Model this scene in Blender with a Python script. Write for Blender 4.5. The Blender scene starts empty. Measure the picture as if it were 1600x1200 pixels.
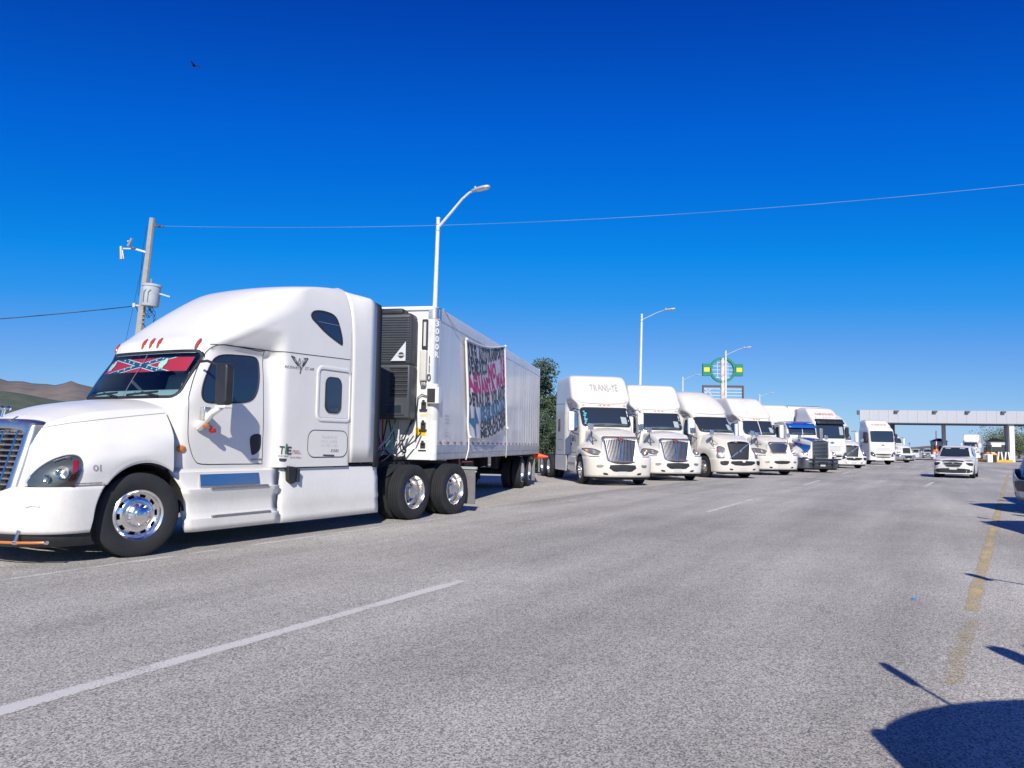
import bpy, bmesh, math, random
from mathutils import Vector, Matrix, noise
from mathutils.bvhtree import BVHTree
from mathutils.geometry import delaunay_2d_cdt
R = math.radians
random.seed(7)
scene = bpy.context.scene
col = scene.collection

# ------------------------------------------------------------------ camera
CAM_H = 1.42
F_PX = 1200.0
PITCH = math.atan(93 / 1200)
ROLL = math.atan(.0157)
cam_d = bpy.data.cameras.new('camera')
cam_d.sensor_width = 36
cam_d.lens = 36 * F_PX / 1600
cam_d.clip_start = .05
cam_d.clip_end = 20000
cam = bpy.data.objects.new('camera', cam_d)
col.objects.link(cam)
_f = Vector((0, math.cos(PITCH), math.sin(PITCH)))
_u = Vector((0, -math.sin(PITCH), math.cos(PITCH)))
_r = Vector((1, 0, 0))
CR = _r * math.cos(ROLL) + _u * math.sin(ROLL)
CU = _u * math.cos(ROLL) - _r * math.sin(ROLL)
CF = _f
CP = Vector((0, 0, CAM_H))
cam.matrix_world = Matrix(((CR.x, CU.x, -CF.x, 0), (CR.y, CU.y, -CF.y, 0), (CR.z, CU.z, -CF.z, CAM_H), (0, 0, 0, 1)))
scene.camera = cam

# ------------------------------------------------------------------ light
SUN_EL, SUN_AZ = R(34), R(180.5)          # azimuth clockwise from +Y: the sun stands behind the camera
sun_dir = Vector((math.sin(SUN_AZ) * math.cos(SUN_EL), math.cos(SUN_AZ) * math.cos(SUN_EL), math.sin(SUN_EL)))
world = bpy.data.worlds.new('World')
scene.world = world
world.use_nodes = True
wn = world.node_tree
wn.nodes.clear()
wo = wn.nodes.new('ShaderNodeOutputWorld')
wb = wn.nodes.new('ShaderNodeBackground')
sk = wn.nodes.new('ShaderNodeTexSky')
sk.sky_type = 'NISHITA'
sk.sun_disc = False
sk.sun_elevation = SUN_EL
sk.sun_rotation = SUN_AZ
sk.altitude = 1200
sk.air_density = 1.0
sk.dust_density = .35
sk.ozone_density = 3.0
# the photograph's deep clear-day blue: channel response laid over the Nishita sky, the same in every direction
sc_ = wn.nodes.new('ShaderNodeVectorMath'); sc_.operation = 'SCALE'; sc_.inputs['Scale'].default_value = .06
cv = wn.nodes.new('ShaderNodeRGBCurve')
def setc(c, pts):
    c.points[0].location = pts[0]; c.points[-1].location = pts[-1]
    for p in pts[1:-1]: c.points.new(*p)
SKR = [(0, 0), (.09, .001), (.13, .004), (.168, .03), (.23, .127), (.323, .223), (.397, .30), (.49, .39), (.56, .44), (1, .95)]
SKG = [(0, 0), (.06, .012), (.08, .028), (.10, .058), (.138, .12), (.227, .254), (.287, .31), (.366, .376), (.462, .491), (.509, .55), (.546, .597), (1, 1.0)]
SKB = [(0, 0), (.08, .06), (.12, .16), (.15, .27), (.191, .43), (.258, .66), (.386, .83), (.45, .845), (.51, .855), (.54, .88), (1, 1.12)]
setc(cv.mapping.curves[0], SKR); setc(cv.mapping.curves[1], SKG); setc(cv.mapping.curves[2], SKB)
for c_ in cv.mapping.curves[:3]:
    for p_ in c_.points: p_.handle_type = 'VECTOR'
cv.mapping.extend = 'EXTRAPOLATED'; cv.mapping.clip_max_y = 1.5
cv.mapping.update()
up_ = wn.nodes.new('ShaderNodeVectorMath'); up_.operation = 'SCALE'; up_.inputs['Scale'].default_value = 10
wn.links.new(sk.outputs[0], sc_.inputs[0]); wn.links.new(sc_.outputs[0], cv.inputs['Color'])
wn.links.new(cv.outputs[0], up_.inputs[0]); wn.links.new(up_.outputs[0], wb.inputs['Color'])
wb.inputs['Strength'].default_value = .1
wn.links.new(wb.outputs[0], wo.inputs[0])
sl = bpy.data.lights.new('sun', 'SUN')
sl.energy = 5.0
sl.angle = R(.5)
sl.color = (1, .945, .85)
so = bpy.data.objects.new('sun', sl)
so.rotation_euler = sun_dir.to_track_quat('Z', 'Y').to_euler()
so.location = (0, -20, 40)
col.objects.link(so)
scene.view_settings.view_transform = 'Standard'
scene.view_settings.look = 'None'
scene.view_settings.exposure = 0
scene.view_settings.gamma = 1
scene.view_settings.use_curve_mapping = False
scene.cycles.max_bounces = 6
scene.cycles.transparent_max_bounces = 12

# ------------------------------------------------------------------ materials
MAT = {}
def mat(name, colr, rough=.5, metal=0, coat=0, spec=.5, noise_amt=0, noise_scale=4, col2=None, bump=0, bump_scale=40, emit=None, streak=False, ior=None):
    if name in MAT: return MAT[name]
    m = bpy.data.materials.new(name)
    m.use_nodes = True
    nt = m.node_tree
    b = nt.nodes['Principled BSDF']
    b.inputs['Base Color'].default_value = (*colr, 1)
    b.inputs['Roughness'].default_value = rough
    b.inputs['Metallic'].default_value = metal
    b.inputs['Coat Weight'].default_value = coat
    b.inputs['Coat Roughness'].default_value = .06
    b.inputs['Specular IOR Level'].default_value = spec
    if ior: b.inputs['IOR'].default_value = ior
    if noise_amt or bump:
        tc = nt.nodes.new('ShaderNodeTexCoord')
        mp = nt.nodes.new('ShaderNodeMapping')
        nt.links.new(tc.outputs['Object'], mp.inputs[0])
        if streak: mp.inputs['Scale'].default_value = (1, 1, .18)
    if noise_amt:
        n = nt.nodes.new('ShaderNodeTexNoise')
        n.inputs['Scale'].default_value = noise_scale
        n.inputs['Detail'].default_value = 6
        n.inputs['Roughness'].default_value = .65
        nt.links.new(mp.outputs[0], n.inputs['Vector'])
        rp = nt.nodes.new('ShaderNodeMapRange')
        rp.inputs[1].default_value = .42
        rp.inputs[2].default_value = .75
        nt.links.new(n.outputs[0], rp.inputs[0])
        ml = nt.nodes.new('ShaderNodeMath'); ml.operation = 'MULTIPLY'; ml.inputs[1].default_value = noise_amt
        nt.links.new(rp.outputs[0], ml.inputs[0])
        mx = nt.nodes.new('ShaderNodeMix'); mx.data_type = 'RGBA'
        mx.inputs[6].default_value = (*colr, 1)
        mx.inputs[7].default_value = (*(col2 or tuple(c * .5 for c in colr)), 1)
        nt.links.new(ml.outputs[0], mx.inputs[0])
        nt.links.new(mx.outputs[2], b.inputs['Base Color'])
        ad = nt.nodes.new('ShaderNodeMath'); ad.operation = 'MULTIPLY_ADD'; ad.inputs[1].default_value = .35; ad.inputs[2].default_value = rough
        nt.links.new(ml.outputs[0], ad.inputs[0])
        nt.links.new(ad.outputs[0], b.inputs['Roughness'])
    if bump:
        n2 = nt.nodes.new('ShaderNodeTexNoise')
        n2.inputs['Scale'].default_value = bump_scale
        n2.inputs['Detail'].default_value = 4
        nt.links.new(mp.outputs[0], n2.inputs['Vector'])
        bp = nt.nodes.new('ShaderNodeBump')
        bp.inputs['Strength'].default_value = bump
        bp.inputs['Distance'].default_value = .01
        nt.links.new(n2.outputs[0], bp.inputs['Height'])
        nt.links.new(bp.outputs[0], b.inputs['Normal'])
    MAT[name] = m
    return m

def glass_mat(name, tint, fac_add=.05, rough=.02):
    m = bpy.data.materials.new(name); m.use_nodes = True
    nt = m.node_tree; nt.nodes.clear()
    o = nt.nodes.new('ShaderNodeOutputMaterial')
    t = nt.nodes.new('ShaderNodeBsdfTransparent'); t.inputs[0].default_value = (*tint, 1)
    g = nt.nodes.new('ShaderNodeBsdfGlossy'); g.inputs['Roughness'].default_value = rough
    fr = nt.nodes.new('ShaderNodeFresnel'); fr.inputs[0].default_value = 1.5
    ad = nt.nodes.new('ShaderNodeMath'); ad.operation = 'ADD'; ad.inputs[1].default_value = fac_add
    mx = nt.nodes.new('ShaderNodeMixShader')
    nt.links.new(fr.outputs[0], ad.inputs[0]); nt.links.new(ad.outputs[0], mx.inputs[0])
    nt.links.new(t.outputs[0], mx.inputs[1]); nt.links.new(g.outputs[0], mx.inputs[2])
    nt.links.new(mx.outputs[0], o.inputs[0])
    MAT[name] = m
    return m

M_WHITE = mat('hero_white_paint', (.79, .77, .715), .36, coat=.35, noise_amt=.4, noise_scale=2.2, col2=(.66, .65, .62))
M_CREAM = mat('aged_white_paint', (.74, .71, .63), .35, coat=.35, noise_amt=.5, noise_scale=1.8, col2=(.62, .58, .5), streak=True)
M_WHITE2 = mat('clean_white_paint', (.76, .74, .69), .3, coat=.4, noise_amt=.35, noise_scale=1.6, col2=(.66, .63, .58), streak=True)
M_BLUE = mat('blue_paint', (.01, .10, .42), .3, coat=.6, noise_amt=.3, noise_scale=3, col2=(.03, .08, .2))
M_CHROME = mat('chrome', (.86, .83, .79), .18, metal=1, noise_amt=.3, noise_scale=9, col2=(.5, .5, .5))
M_ALU = mat('polished_aluminium', (.74, .70, .65), .30, metal=1, noise_amt=.4, noise_scale=12, col2=(.4, .4, .4))
M_DULL = mat('dull_aluminium', (.42, .41, .40), .45, metal=.8, noise_amt=.5, noise_scale=6, col2=(.25, .24, .23))
M_RUB = mat('tyre_rubber', (.016, .018, .022), .8, noise_amt=.7, noise_scale=5, col2=(.035, .034, .035), bump=.3, bump_scale=60)
M_BLK = mat('black_plastic', (.018, .02, .024), .5, noise_amt=.5, noise_scale=5, col2=(.04, .04, .042))
M_DARK = mat('chassis_black', (.02, .02, .022), .75, noise_amt=.7, noise_scale=6, col2=(.06, .05, .045))
M_GREY = mat('charcoal_plastic', (.08, .085, .095), .5, noise_amt=.4, noise_scale=4, col2=(.09, .09, .1))
M_SEAM = mat('seam_shadow_gap', (.03, .03, .035), .9)
M_GLASS = glass_mat('windscreen_glass', (.78, .92, .94), .05)
M_TINT = mat('dark_tinted_glass', (.026, .036, .046), .04, coat=1, spec=.6)
M_LENS = glass_mat('headlamp_lens', (.82, .84, .82), .06)
M_LENSC = glass_mat('clear_lens', (.9, .9, .9), .08)
M_AMB = mat('amber_lens', (.62, .19, .03), .15, coat=.8)
M_RED = mat('red_lens', (.45, .02, .015), .15, coat=.8)
M_MARK = mat('marker_lens', (.42, .06, .03), .2, coat=.8)
M_ORANGE = mat('orange_marker', (.8, .22, .05), .3)
M_TRL = mat('trailer_side_white', (.76, .745, .715), .32, coat=.2, noise_amt=.5, noise_scale=1.3, col2=(.55, .54, .53), streak=True)
M_TRLF = mat('trailer_front_white', (.80, .80, .78), .35, coat=.2, noise_amt=.4, noise_scale=2, col2=(.62, .6, .55), streak=True)
M_INT = mat('cab_interior_grey', (.10, .14, .15), .8)
M_SEAT = mat('seat_fabric', (.60, .74, .76), .9, bump=.2)
M_YEL = mat('yellow_sticker', (.85, .50, .0), .5)
M_GALV = mat('galvanised_steel', (.55, .56, .57), .5, metal=.3, noise_amt=.4, noise_scale=8, col2=(.4, .4, .4))
M_POLEW = mat('white_painted_pole', (.72, .73, .72), .4, noise_amt=.4, noise_scale=4, col2=(.5, .48, .44))
M_CONC = mat('weathered_concrete', (.40, .38, .34), .9, noise_amt=.6, noise_scale=6, col2=(.26, .24, .21), bump=.4, bump_scale=30)
M_TXT = mat('dark_lettering', (.06, .06, .075), .6)
M_GTXT = mat('grey_lettering', (.34, .34, .35), .6)
M_REDT = mat('red_lettering', (.5, .10, .09), .6)
M_GRNT = mat('green_lettering', (.02, .22, .10), .6)
M_WHT = mat('flat_white', (.75, .76, .75), .7)

# road splash on the near tractor: specks and dust with shapes of their own, thicker low down
def splash(m, zlo=.2, zhi=1.25, c=(.30, .24, .17), amt=.75):
    nt = m.node_tree; b = nt.nodes['Principled BSDF']; src = b.inputs['Base Color'].links[0].from_socket
    tc = nt.nodes.new('ShaderNodeTexCoord'); sp = nt.nodes.new('ShaderNodeSeparateXYZ'); nt.links.new(tc.outputs['Object'], sp.inputs[0])
    n1 = nt.nodes.new('ShaderNodeTexNoise'); n1.inputs['Scale'].default_value = 26; n1.inputs['Detail'].default_value = 8; n1.inputs['Roughness'].default_value = .75
    n2 = nt.nodes.new('ShaderNodeTexNoise'); n2.inputs['Scale'].default_value = 2.6; n2.inputs['Detail'].default_value = 5
    mp = nt.nodes.new('ShaderNodeMapping'); mp.inputs['Scale'].default_value = (1, 1, .45); nt.links.new(tc.outputs['Object'], mp.inputs[0])
    nt.links.new(mp.outputs[0], n1.inputs['Vector']); nt.links.new(mp.outputs[0], n2.inputs['Vector'])
    mr = nt.nodes.new('ShaderNodeMapRange'); mr.inputs[1].default_value = zhi; mr.inputs[2].default_value = zlo; mr.inputs[3].default_value = 0; mr.inputs[4].default_value = .34
    nt.links.new(sp.outputs[2], mr.inputs[0])
    a = nt.nodes.new('ShaderNodeMath'); a.operation = 'ADD'; nt.links.new(n1.outputs[0], a.inputs[0]); nt.links.new(mr.outputs[0], a.inputs[1])
    a2 = nt.nodes.new('ShaderNodeMath'); a2.operation = 'MULTIPLY_ADD'; a2.inputs[1].default_value = .45; nt.links.new(n2.outputs[0], a2.inputs[0]); nt.links.new(a.outputs[0], a2.inputs[2])
    r2 = nt.nodes.new('ShaderNodeMapRange'); r2.inputs[1].default_value = .88; r2.inputs[2].default_value = 1.22; r2.inputs[4].default_value = amt*.6
    nt.links.new(a2.outputs[0], r2.inputs[0])
    mx = nt.nodes.new('ShaderNodeMix'); mx.data_type = 'RGBA'; mx.inputs[7].default_value = (*c, 1)
    nt.links.new(r2.outputs[0], mx.inputs[0]); nt.links.new(src, mx.inputs[6]); nt.links.new(mx.outputs[2], b.inputs['Base Color'])
splash(M_WHITE, amt=.22); splash(M_CREAM, .3, 1.4, (.36, .30, .22), .35)

# ------------------------------------------------------------------ mesh builder
class MB:
    def __init__(s): s.v = []; s.f = []
    def add(s, vs, fs):
        n = len(s.v); s.v += [tuple(v) for v in vs]; s.f += [tuple(i + n for i in f) for f in fs]
    def box(s, x0, x1, y0, y1, z0, z1):
        s.add([(x0,y0,z0),(x1,y0,z0),(x1,y1,z0),(x0,y1,z0),(x0,y0,z1),(x1,y0,z1),(x1,y1,z1),(x0,y1,z1)],
              [(0,3,2,1),(4,5,6,7),(0,1,5,4),(1,2,6,5),(2,3,7,6),(3,0,4,7)])
        return s
    def hexa(s, p):
        s.add(p, [(0,3,2,1),(4,5,6,7),(0,1,5,4),(1,2,6,5),(2,3,7,6),(3,0,4,7)]); return s
    def bar(s, a, b, w, h=None, up=(0,0,1)):
        h = h or w; a = Vector(a); b = Vector(b); d = (b-a).normalized(); u = Vector(up)
        if abs(d.dot(u)) > .98: u = Vector((1,0,0))
        x = d.cross(u).normalized()*w/2; y = x.cross(d).normalized()*h/2
        s.add([a-x-y,a+x-y,a+x+y,a-x+y,b-x-y,b+x-y,b+x+y,b-x+y],[(0,3,2,1),(4,5,6,7),(0,1,5,4),(1,2,6,5),(2,3,7,6),(3,0,4,7)]); return s
    def tube(s, pts, r, seg=8, r2=None, cap=True):
        pts = [Vector(p) for p in pts]; n = len(pts)
        rs = r if isinstance(r, (list, tuple)) else [r + ((r2 if r2 is not None else r) - r) * i / max(1, n-1) for i in range(n)]
        rings = []; prev = None
        for i, p in enumerate(pts):
            d = (pts[min(i+1, n-1)] - pts[max(i-1, 0)]).normalized()
            if prev is None:
                u = Vector((0,0,1)) if abs(d.z) < .9 else Vector((1,0,0))
                x = d.cross(u).normalized()
            else:
                x = (prev - d * prev.dot(d)).normalized()
            prev = x; y = d.cross(x)
            rings.append([p + (x*math.cos(2*math.pi*k/seg) + y*math.sin(2*math.pi*k/seg))*rs[i] for k in range(seg)])
        vs = [v for rg in rings for v in rg]; fs = []
        for i in range(n-1):
            for k in range(seg):
                a = i*seg+k; b = i*seg+(k+1) % seg; fs.append((a, b, b+seg, a+seg))
        if cap: fs.append(tuple(range(seg-1, -1, -1))); fs.append(tuple((n-1)*seg+k for k in range(seg)))
        s.add(vs, fs); return s
    def cyl(s, a, b, r, seg=16, r2=None): return s.tube([a, b], r, seg, r2)
    def grid(s, rows, closed=False, flip=False):
        m = len(rows[0]); vs = [v for r in rows for v in r]; fs = []
        for i in range(len(rows)-1):
            for k in range(m if closed else m-1):
                a = i*m+k; b = i*m+(k+1) % m; q = (a, b, b+m, a+m)
                fs.append(q[::-1] if flip else q)
        s.add(vs, fs); return s
    def lathe(s, prof, c=(0,0,0), axis='y', seg=32, skip=None):
        # prof: (radius, along-axis)
        rings = []
        for r, h in prof:
            ring = []
            for k in range(seg):
                a = 2*math.pi*k/seg; ca, sa = math.cos(a)*r, math.sin(a)*r
                if axis == 'y': p = (c[0]+ca, c[1]+h, c[2]+sa)
                elif axis == 'z': p = (c[0]+ca, c[1]+sa, c[2]+h)
                else: p = (c[0]+h, c[1]+ca, c[2]+sa)
                ring.append(p)
            rings.append(ring)
        vs = [v for rg in rings for v in rg]; fs = []
        for i in range(len(prof)-1):
            for k in range(seg):
                if skip and skip(i, k): continue
                a = i*seg+k; b = i*seg+(k+1) % seg; fs.append((a, a+seg, b+seg, b))
        s.add(vs, fs); return s
    def prism(s, poly, axis, lo, hi):
        n = len(poly)
        def P(u, v, w):
            return (w,u,v) if axis == 'x' else ((u,w,v) if axis == 'y' else (u,v,w))
        s.add([P(u,v,lo) for u,v in poly]+[P(u,v,hi) for u,v in poly],
              [tuple(range(n-1,-1,-1)), tuple(range(n,2*n))]+[(i,(i+1)%n,(i+1)%n+n,i+n) for i in range(n)]); return s
    def mirror(s):
        n = len(s.v); s.add([(x,-y,z) for x,y,z in s.v], [tuple(i for i in f[::-1]) for f in list(s.f)]); return s
    def xf(s, M):
        s.v = [tuple(M @ Vector(v)) for v in s.v]; return s

def tag(o, label=None, cat=None, group=None, kind=None):
    if label: o['label'] = label
    if cat: o['category'] = cat
    if group: o['group'] = group
    if kind: o['kind'] = kind
    return o
def link(o, parent=None):
    col.objects.link(o)
    if parent is not None: o.parent = parent
    return o
def obj(name, mb, m, parent=None, smooth=35, bevel=0, bseg=2, sub=0, fix=True, solid=0):
    me = bpy.data.meshes.new(name)
    me.from_pydata(mb.v, [], mb.f)
    if fix:
        bm = bmesh.new(); bm.from_mesh(me)
        bmesh.ops.remove_doubles(bm, verts=bm.verts, dist=1e-5)
        bmesh.ops.recalc_face_normals(bm, faces=bm.faces)
        bm.to_mesh(me); bm.free()
    if isinstance(m, (list, tuple)):
        for q in m: me.materials.append(q)
    else: me.materials.append(m)
    if smooth is not None:
        me.shade_smooth(); me.set_sharp_from_angle(angle=R(smooth))
    me.update()
    o = bpy.data.objects.new(name, me)
    link(o, parent)
    if solid:
        md = o.modifiers.new('solid', 'SOLIDIFY'); md.thickness = solid; md.offset = -1
    if bevel:
        md = o.modifiers.new('bevel', 'BEVEL'); md.width = bevel; md.segments = bseg; md.limit_method = 'ANGLE'; md.angle_limit = R(40); md.harden_normals = False
    if sub:
        md = o.modifiers.new('sub', 'SUBSURF'); md.levels = sub; md.render_levels = sub
    return o
def share(name, me, parent, loc=(0,0,0), rot=(0,0,0), scale=(1,1,1), mods=None):
    o = bpy.data.objects.new(name, me); link(o, parent)
    o.location = loc; o.rotation_euler = rot; o.scale = scale
    return o
def empty(name, loc=(0,0,0), rz=0, parent=None):
    o = bpy.data.objects.new(name, None); o.empty_display_size = .3
    link(o, parent); o.location = loc; o.rotation_euler = (0,0,rz)
    return o
def kids(o): return [c for c in bpy.data.objects if c.parent == o]
KID = {}
def copy_tree(o, parent=None):
    if not KID:
        for c in bpy.data.objects:
            if c.parent: KID.setdefault(c.parent.name, []).append(c)
    c = o.copy(); col.objects.link(c)
    if parent is not None: c.parent = parent
    for ch in KID.get(o.name, []): copy_tree(ch, c)
    return c

def interp(x, tab):
    """smooth piecewise interpolation, tab = [(x, y...)] ascending"""
    if x <= tab[0][0]: return tab[0][1]
    if x >= tab[-1][0]: return tab[-1][1]
    n = len(tab)
    for i in range(n-1):
        if x <= tab[i+1][0]:
            x0, y0 = tab[i]; x1, y1 = tab[i+1]
            h = x1-x0; t = (x-x0)/h
            def sl_(j):
                if j == 0: return (tab[1][1]-tab[0][1])/(tab[1][0]-tab[0][0])
                if j == n-1: return (tab[-1][1]-tab[-2][1])/(tab[-1][0]-tab[-2][0])
                a = (tab[j][1]-tab[j-1][1])/(tab[j][0]-tab[j-1][0]); b = (tab[j+1][1]-tab[j][1])/(tab[j+1][0]-tab[j][0])
                return 0 if a*b <= 0 else 2*a*b/(a+b)
            m0, m1 = sl_(i), sl_(i+1)
            return (2*t**3-3*t*t+1)*y0 + (t**3-2*t*t+t)*h*m0 + (-2*t**3+3*t*t)*y1 + (t**3-t*t)*h*m1
def catmull(P, n):
    """closed through all P, n samples per span"""
    P = [Vector(p) for p in P]; out = []
    Q = [2*P[0]-P[1]] + P + [2*P[-1]-P[-2]]
    for i in range(1, len(Q)-2):
        for k in range(n):
            t = k/n; a, b, c, d = Q[i-1], Q[i], Q[i+1], Q[i+2]
            out.append(.5*((2*b)+(c-a)*t+(2*a-5*b+4*c-d)*t*t+(3*b-a-3*c+d)*t**3))
    out.append(P[-1]); return out

# ------------------------------------------------------------------ draping things onto surfaces
class Surf:
    """evaluated meshes of a thing in its own space; flat outlines are laid on them as thin geometry"""
    def __init__(s, objs, M=None):
        vs, fs = [], []
        for o in objs:
            me = o.data; n = len(vs)
            mw = o.matrix_basis
            vs += [mw @ v.co for v in me.vertices]; fs += [tuple(i+n for i in p.vertices) for p in me.polygons]
        s.b = BVHTree.FromPolygons([tuple(v) for v in vs], fs)
        s.M = M; s.Mi = M.inverted() if M else None
    def front(s, y, z, off):
        h = s.b.ray_cast(Vector((5, y, z)), Vector((-1, 0, 0)))
        if h[0] is None: return None
        n = h[1] if h[1].x > 0 else -h[1]
        return h[0] + n*off
    def side(s, x, z, off, sg=1):
        h = s.b.ray_cast(Vector((x, 5*sg, z)), Vector((0, -sg, 0)))
        if h[0] is None: return None
        n = h[1] if h[1].y*sg > 0 else -h[1]
        return h[0] + n*off
    def px(s, x, y, off):
        d = (CF*F_PX + CR*(x-800) + CU*(600-y)).normalized()
        o = s.Mi @ CP; d = (s.Mi.to_3x3() @ d).normalized()
        h = s.b.ray_cast(o, d)
        if h[0] is None: return None
        n = h[1] if h[1].dot(d) < 0 else -h[1]
        return h[0] + n*off
def fill(poly, step):
    """triangulated outline with inner points, 2-D"""
    pts = []; n = len(poly)
    for i in range(n):
        a, b = poly[i], poly[(i+1) % n]
        L = math.hypot(b[0]-a[0], b[1]-a[1]); k = max(1, int(L/step))
        for j in range(k): pts.append((a[0]+(b[0]-a[0])*j/k, a[1]+(b[1]-a[1])*j/k))
    nb = len(pts); edges = [(i, (i+1) % nb) for i in range(nb)]
    xs = [p[0] for p in pts]; ys = [p[1] for p in pts]
    def inside(x, y):
        c = False
        for i in range(nb):
            x0, y0 = pts[i]; x1, y1 = pts[(i-1) % nb]
            if (y0 > y) != (y1 > y) and x < (x1-x0)*(y-y0)/(y1-y0)+x0: c = not c
        return c
    x = min(xs)+step/2
    while x < max(xs):
        y = min(ys)+step/2
        while y < max(ys):
            if inside(x, y): pts.append((x, y))
            y += step
        x += step
    vv, _, ff, *_r = delaunay_2d_cdt([Vector(p) for p in pts], edges, [], 1, 1e-6)
    out = []
    for f in ff:
        cx = sum(vv[i].x for i in f)/len(f); cy = sum(vv[i].y for i in f)/len(f)
        if inside(cx, cy): out.append(tuple(f))
    return [(v.x, v.y) for v in vv], out
def drape(fn, poly, step, off, thick=0):
    """fn(u, v, off) -> point"""
    pts, fs = fill(poly, step)
    P = [fn(u, v, off) for u, v in pts]
    mb = MB(); mp = {}
    for i, p in enumerate(P):
        if p is not None: mp[i] = len(mb.v); mb.v.append(tuple(p))
    mb.f = [tuple(mp[i] for i in f) for f in fs if all(i in mp for i in f)]
    return mb
def drape_line(fn, line, w, off, step, closed=False, mb=None):
    """a raised or dark strip of half-width w (in u,v units) along a line"""
    pts = []; n = len(line)
    for i in range(n if closed else n-1):
        a, b = line[i], line[(i+1) % n]; L = math.hypot(b[0]-a[0], b[1]-a[1]); k = max(1, int(L/step))
        for j in range(k): pts.append((a[0]+(b[0]-a[0])*j/k, a[1]+(b[1]-a[1])*j/k))
    if not closed: pts.append(line[-1])
    m = len(pts); rows = []
    for i in range(m):
        a = pts[i-1] if (i or closed) else pts[0]; b = pts[(i+1) % m] if (i < m-1 or closed) else pts[-1]
        dx, dy = b[0]-a[0], b[1]-a[1]; L = math.hypot(dx, dy) or 1
        nx, ny = -dy/L*w, dx/L*w
        p, q = fn(pts[i][0]+nx, pts[i][1]+ny, off), fn(pts[i][0]-nx, pts[i][1]-ny, off)
        rows.append((p, q))
    mb = mb or MB()
    for i in range(m if closed else m-1):
        a, b = rows[i], rows[(i+1) % m]
        if None in (a[0], a[1], b[0], b[1]): continue
        n0 = len(mb.v); mb.v += [tuple(a[0]), tuple(a[1]), tuple(b[1]), tuple(b[0])]; mb.f.append((n0, n0+1, n0+2, n0+3))
    return mb
def rrect(x0, y0, x1, y1, r, k=4):
    out = []
    for cx, cy, a0 in ((x1-r, y1-r, 0), (x0+r, y1-r, 90), (x0+r, y0+r, 180), (x1-r, y0+r, 270)):
        for i in range(k+1):
            a = R(a0+90*i/k); out.append((cx+r*math.cos(a), cy+r*math.sin(a)))
    return out
def smooth_poly(P, n=5):
    m = len(P); out = []
    for i in range(m):
        a, b, c, d = [Vector(P[(i+j) % m]) for j in (-1, 0, 1, 2)]
        for k in range(n):
            t = k/n; q = .5*((2*b)+(c-a)*t+(2*a-5*b+4*c-d)*t*t+(3*b-a-3*c+d)*t**3); out.append((q.x, q.y))
    return out

# ------------------------------------------------------------------ lettering
GL = {}
def glyph(ch, weight=0.0, shear=0):
    k = (ch, weight, shear)
    if k in GL: return GL[k]
    c = bpy.data.curves.new('lettering', 'FONT'); c.body = ch; c.size = 1; c.offset = weight; c.shear = shear; c.resolution_u = 2
    o = bpy.data.objects.new('lettering', c); col.objects.link(o)
    dg = bpy.context.evaluated_depsgraph_get(); dg.update()
    me = o.evaluated_get(dg).to_mesh()
    vs = [(v.co.x, v.co.y) for v in me.vertices]; fs = [tuple(p.vertices) for p in me.polygons]
    o.to_mesh_clear(); bpy.data.objects.remove(o); bpy.data.curves.remove(c)
    GL[k] = (vs, fs); return GL[k]
def text2d(s, weight=0.0, jitter=0, shear=0, rnd=None, space=.08):
    """lettering normalised to 0..1 in u and cap height 0..1 in v"""
    V, Fc = [], []; x = 0
    for ch in s:
        if ch == ' ': x += .35; continue
        vs, fs = glyph(ch, weight, shear)
        if not vs: continue
        x0 = min(v[0] for v in vs); x1 = max(v[0] for v in vs); n = len(V)
        ja = (rnd.uniform(-1, 1)*jitter if rnd else 0); jy = (rnd.uniform(-.5, .5)*jitter if rnd else 0); js = 1+(rnd.uniform(-.6, .6)*jitter if rnd else 0)
        for u, v in vs:
            u -= x0; V.append((x+u+ja*.3*v, v/.73*js+jy))
        Fc += [tuple(i+n for i in f) for f in fs]; x += x1-x0+space
    return [(u/x, v) for u, v in V], Fc
def text_on(fn, quad, s, weight=0.0, off=.004, jitter=0, shear=0, seed=1, mb=None):
    """quad: bottom-left, bottom-right, top-right, top-left in the (u,v) space of fn"""
    V, Fc = text2d(s, weight, jitter, shear, random.Random(seed))
    mb = mb or MB(); n = len(mb.v); ok = []
    for u, v in V:
        a = (quad[0][0]+(quad[1][0]-quad[0][0])*u, quad[0][1]+(quad[1][1]-quad[0][1])*u)
        b = (quad[3][0]+(quad[2][0]-quad[3][0])*u, quad[3][1]+(quad[2][1]-quad[3][1])*u)
        p = fn(a[0]+(b[0]-a[0])*v, a[1]+(b[1]-a[1])*v, off)
        ok.append(p is not None); mb.v.append(tuple(p) if p is not None else (0, 0, 0))
    mb.f += [tuple(i+n for i in f) for f in Fc if all(ok[i] for i in f)]
    return mb

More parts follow.
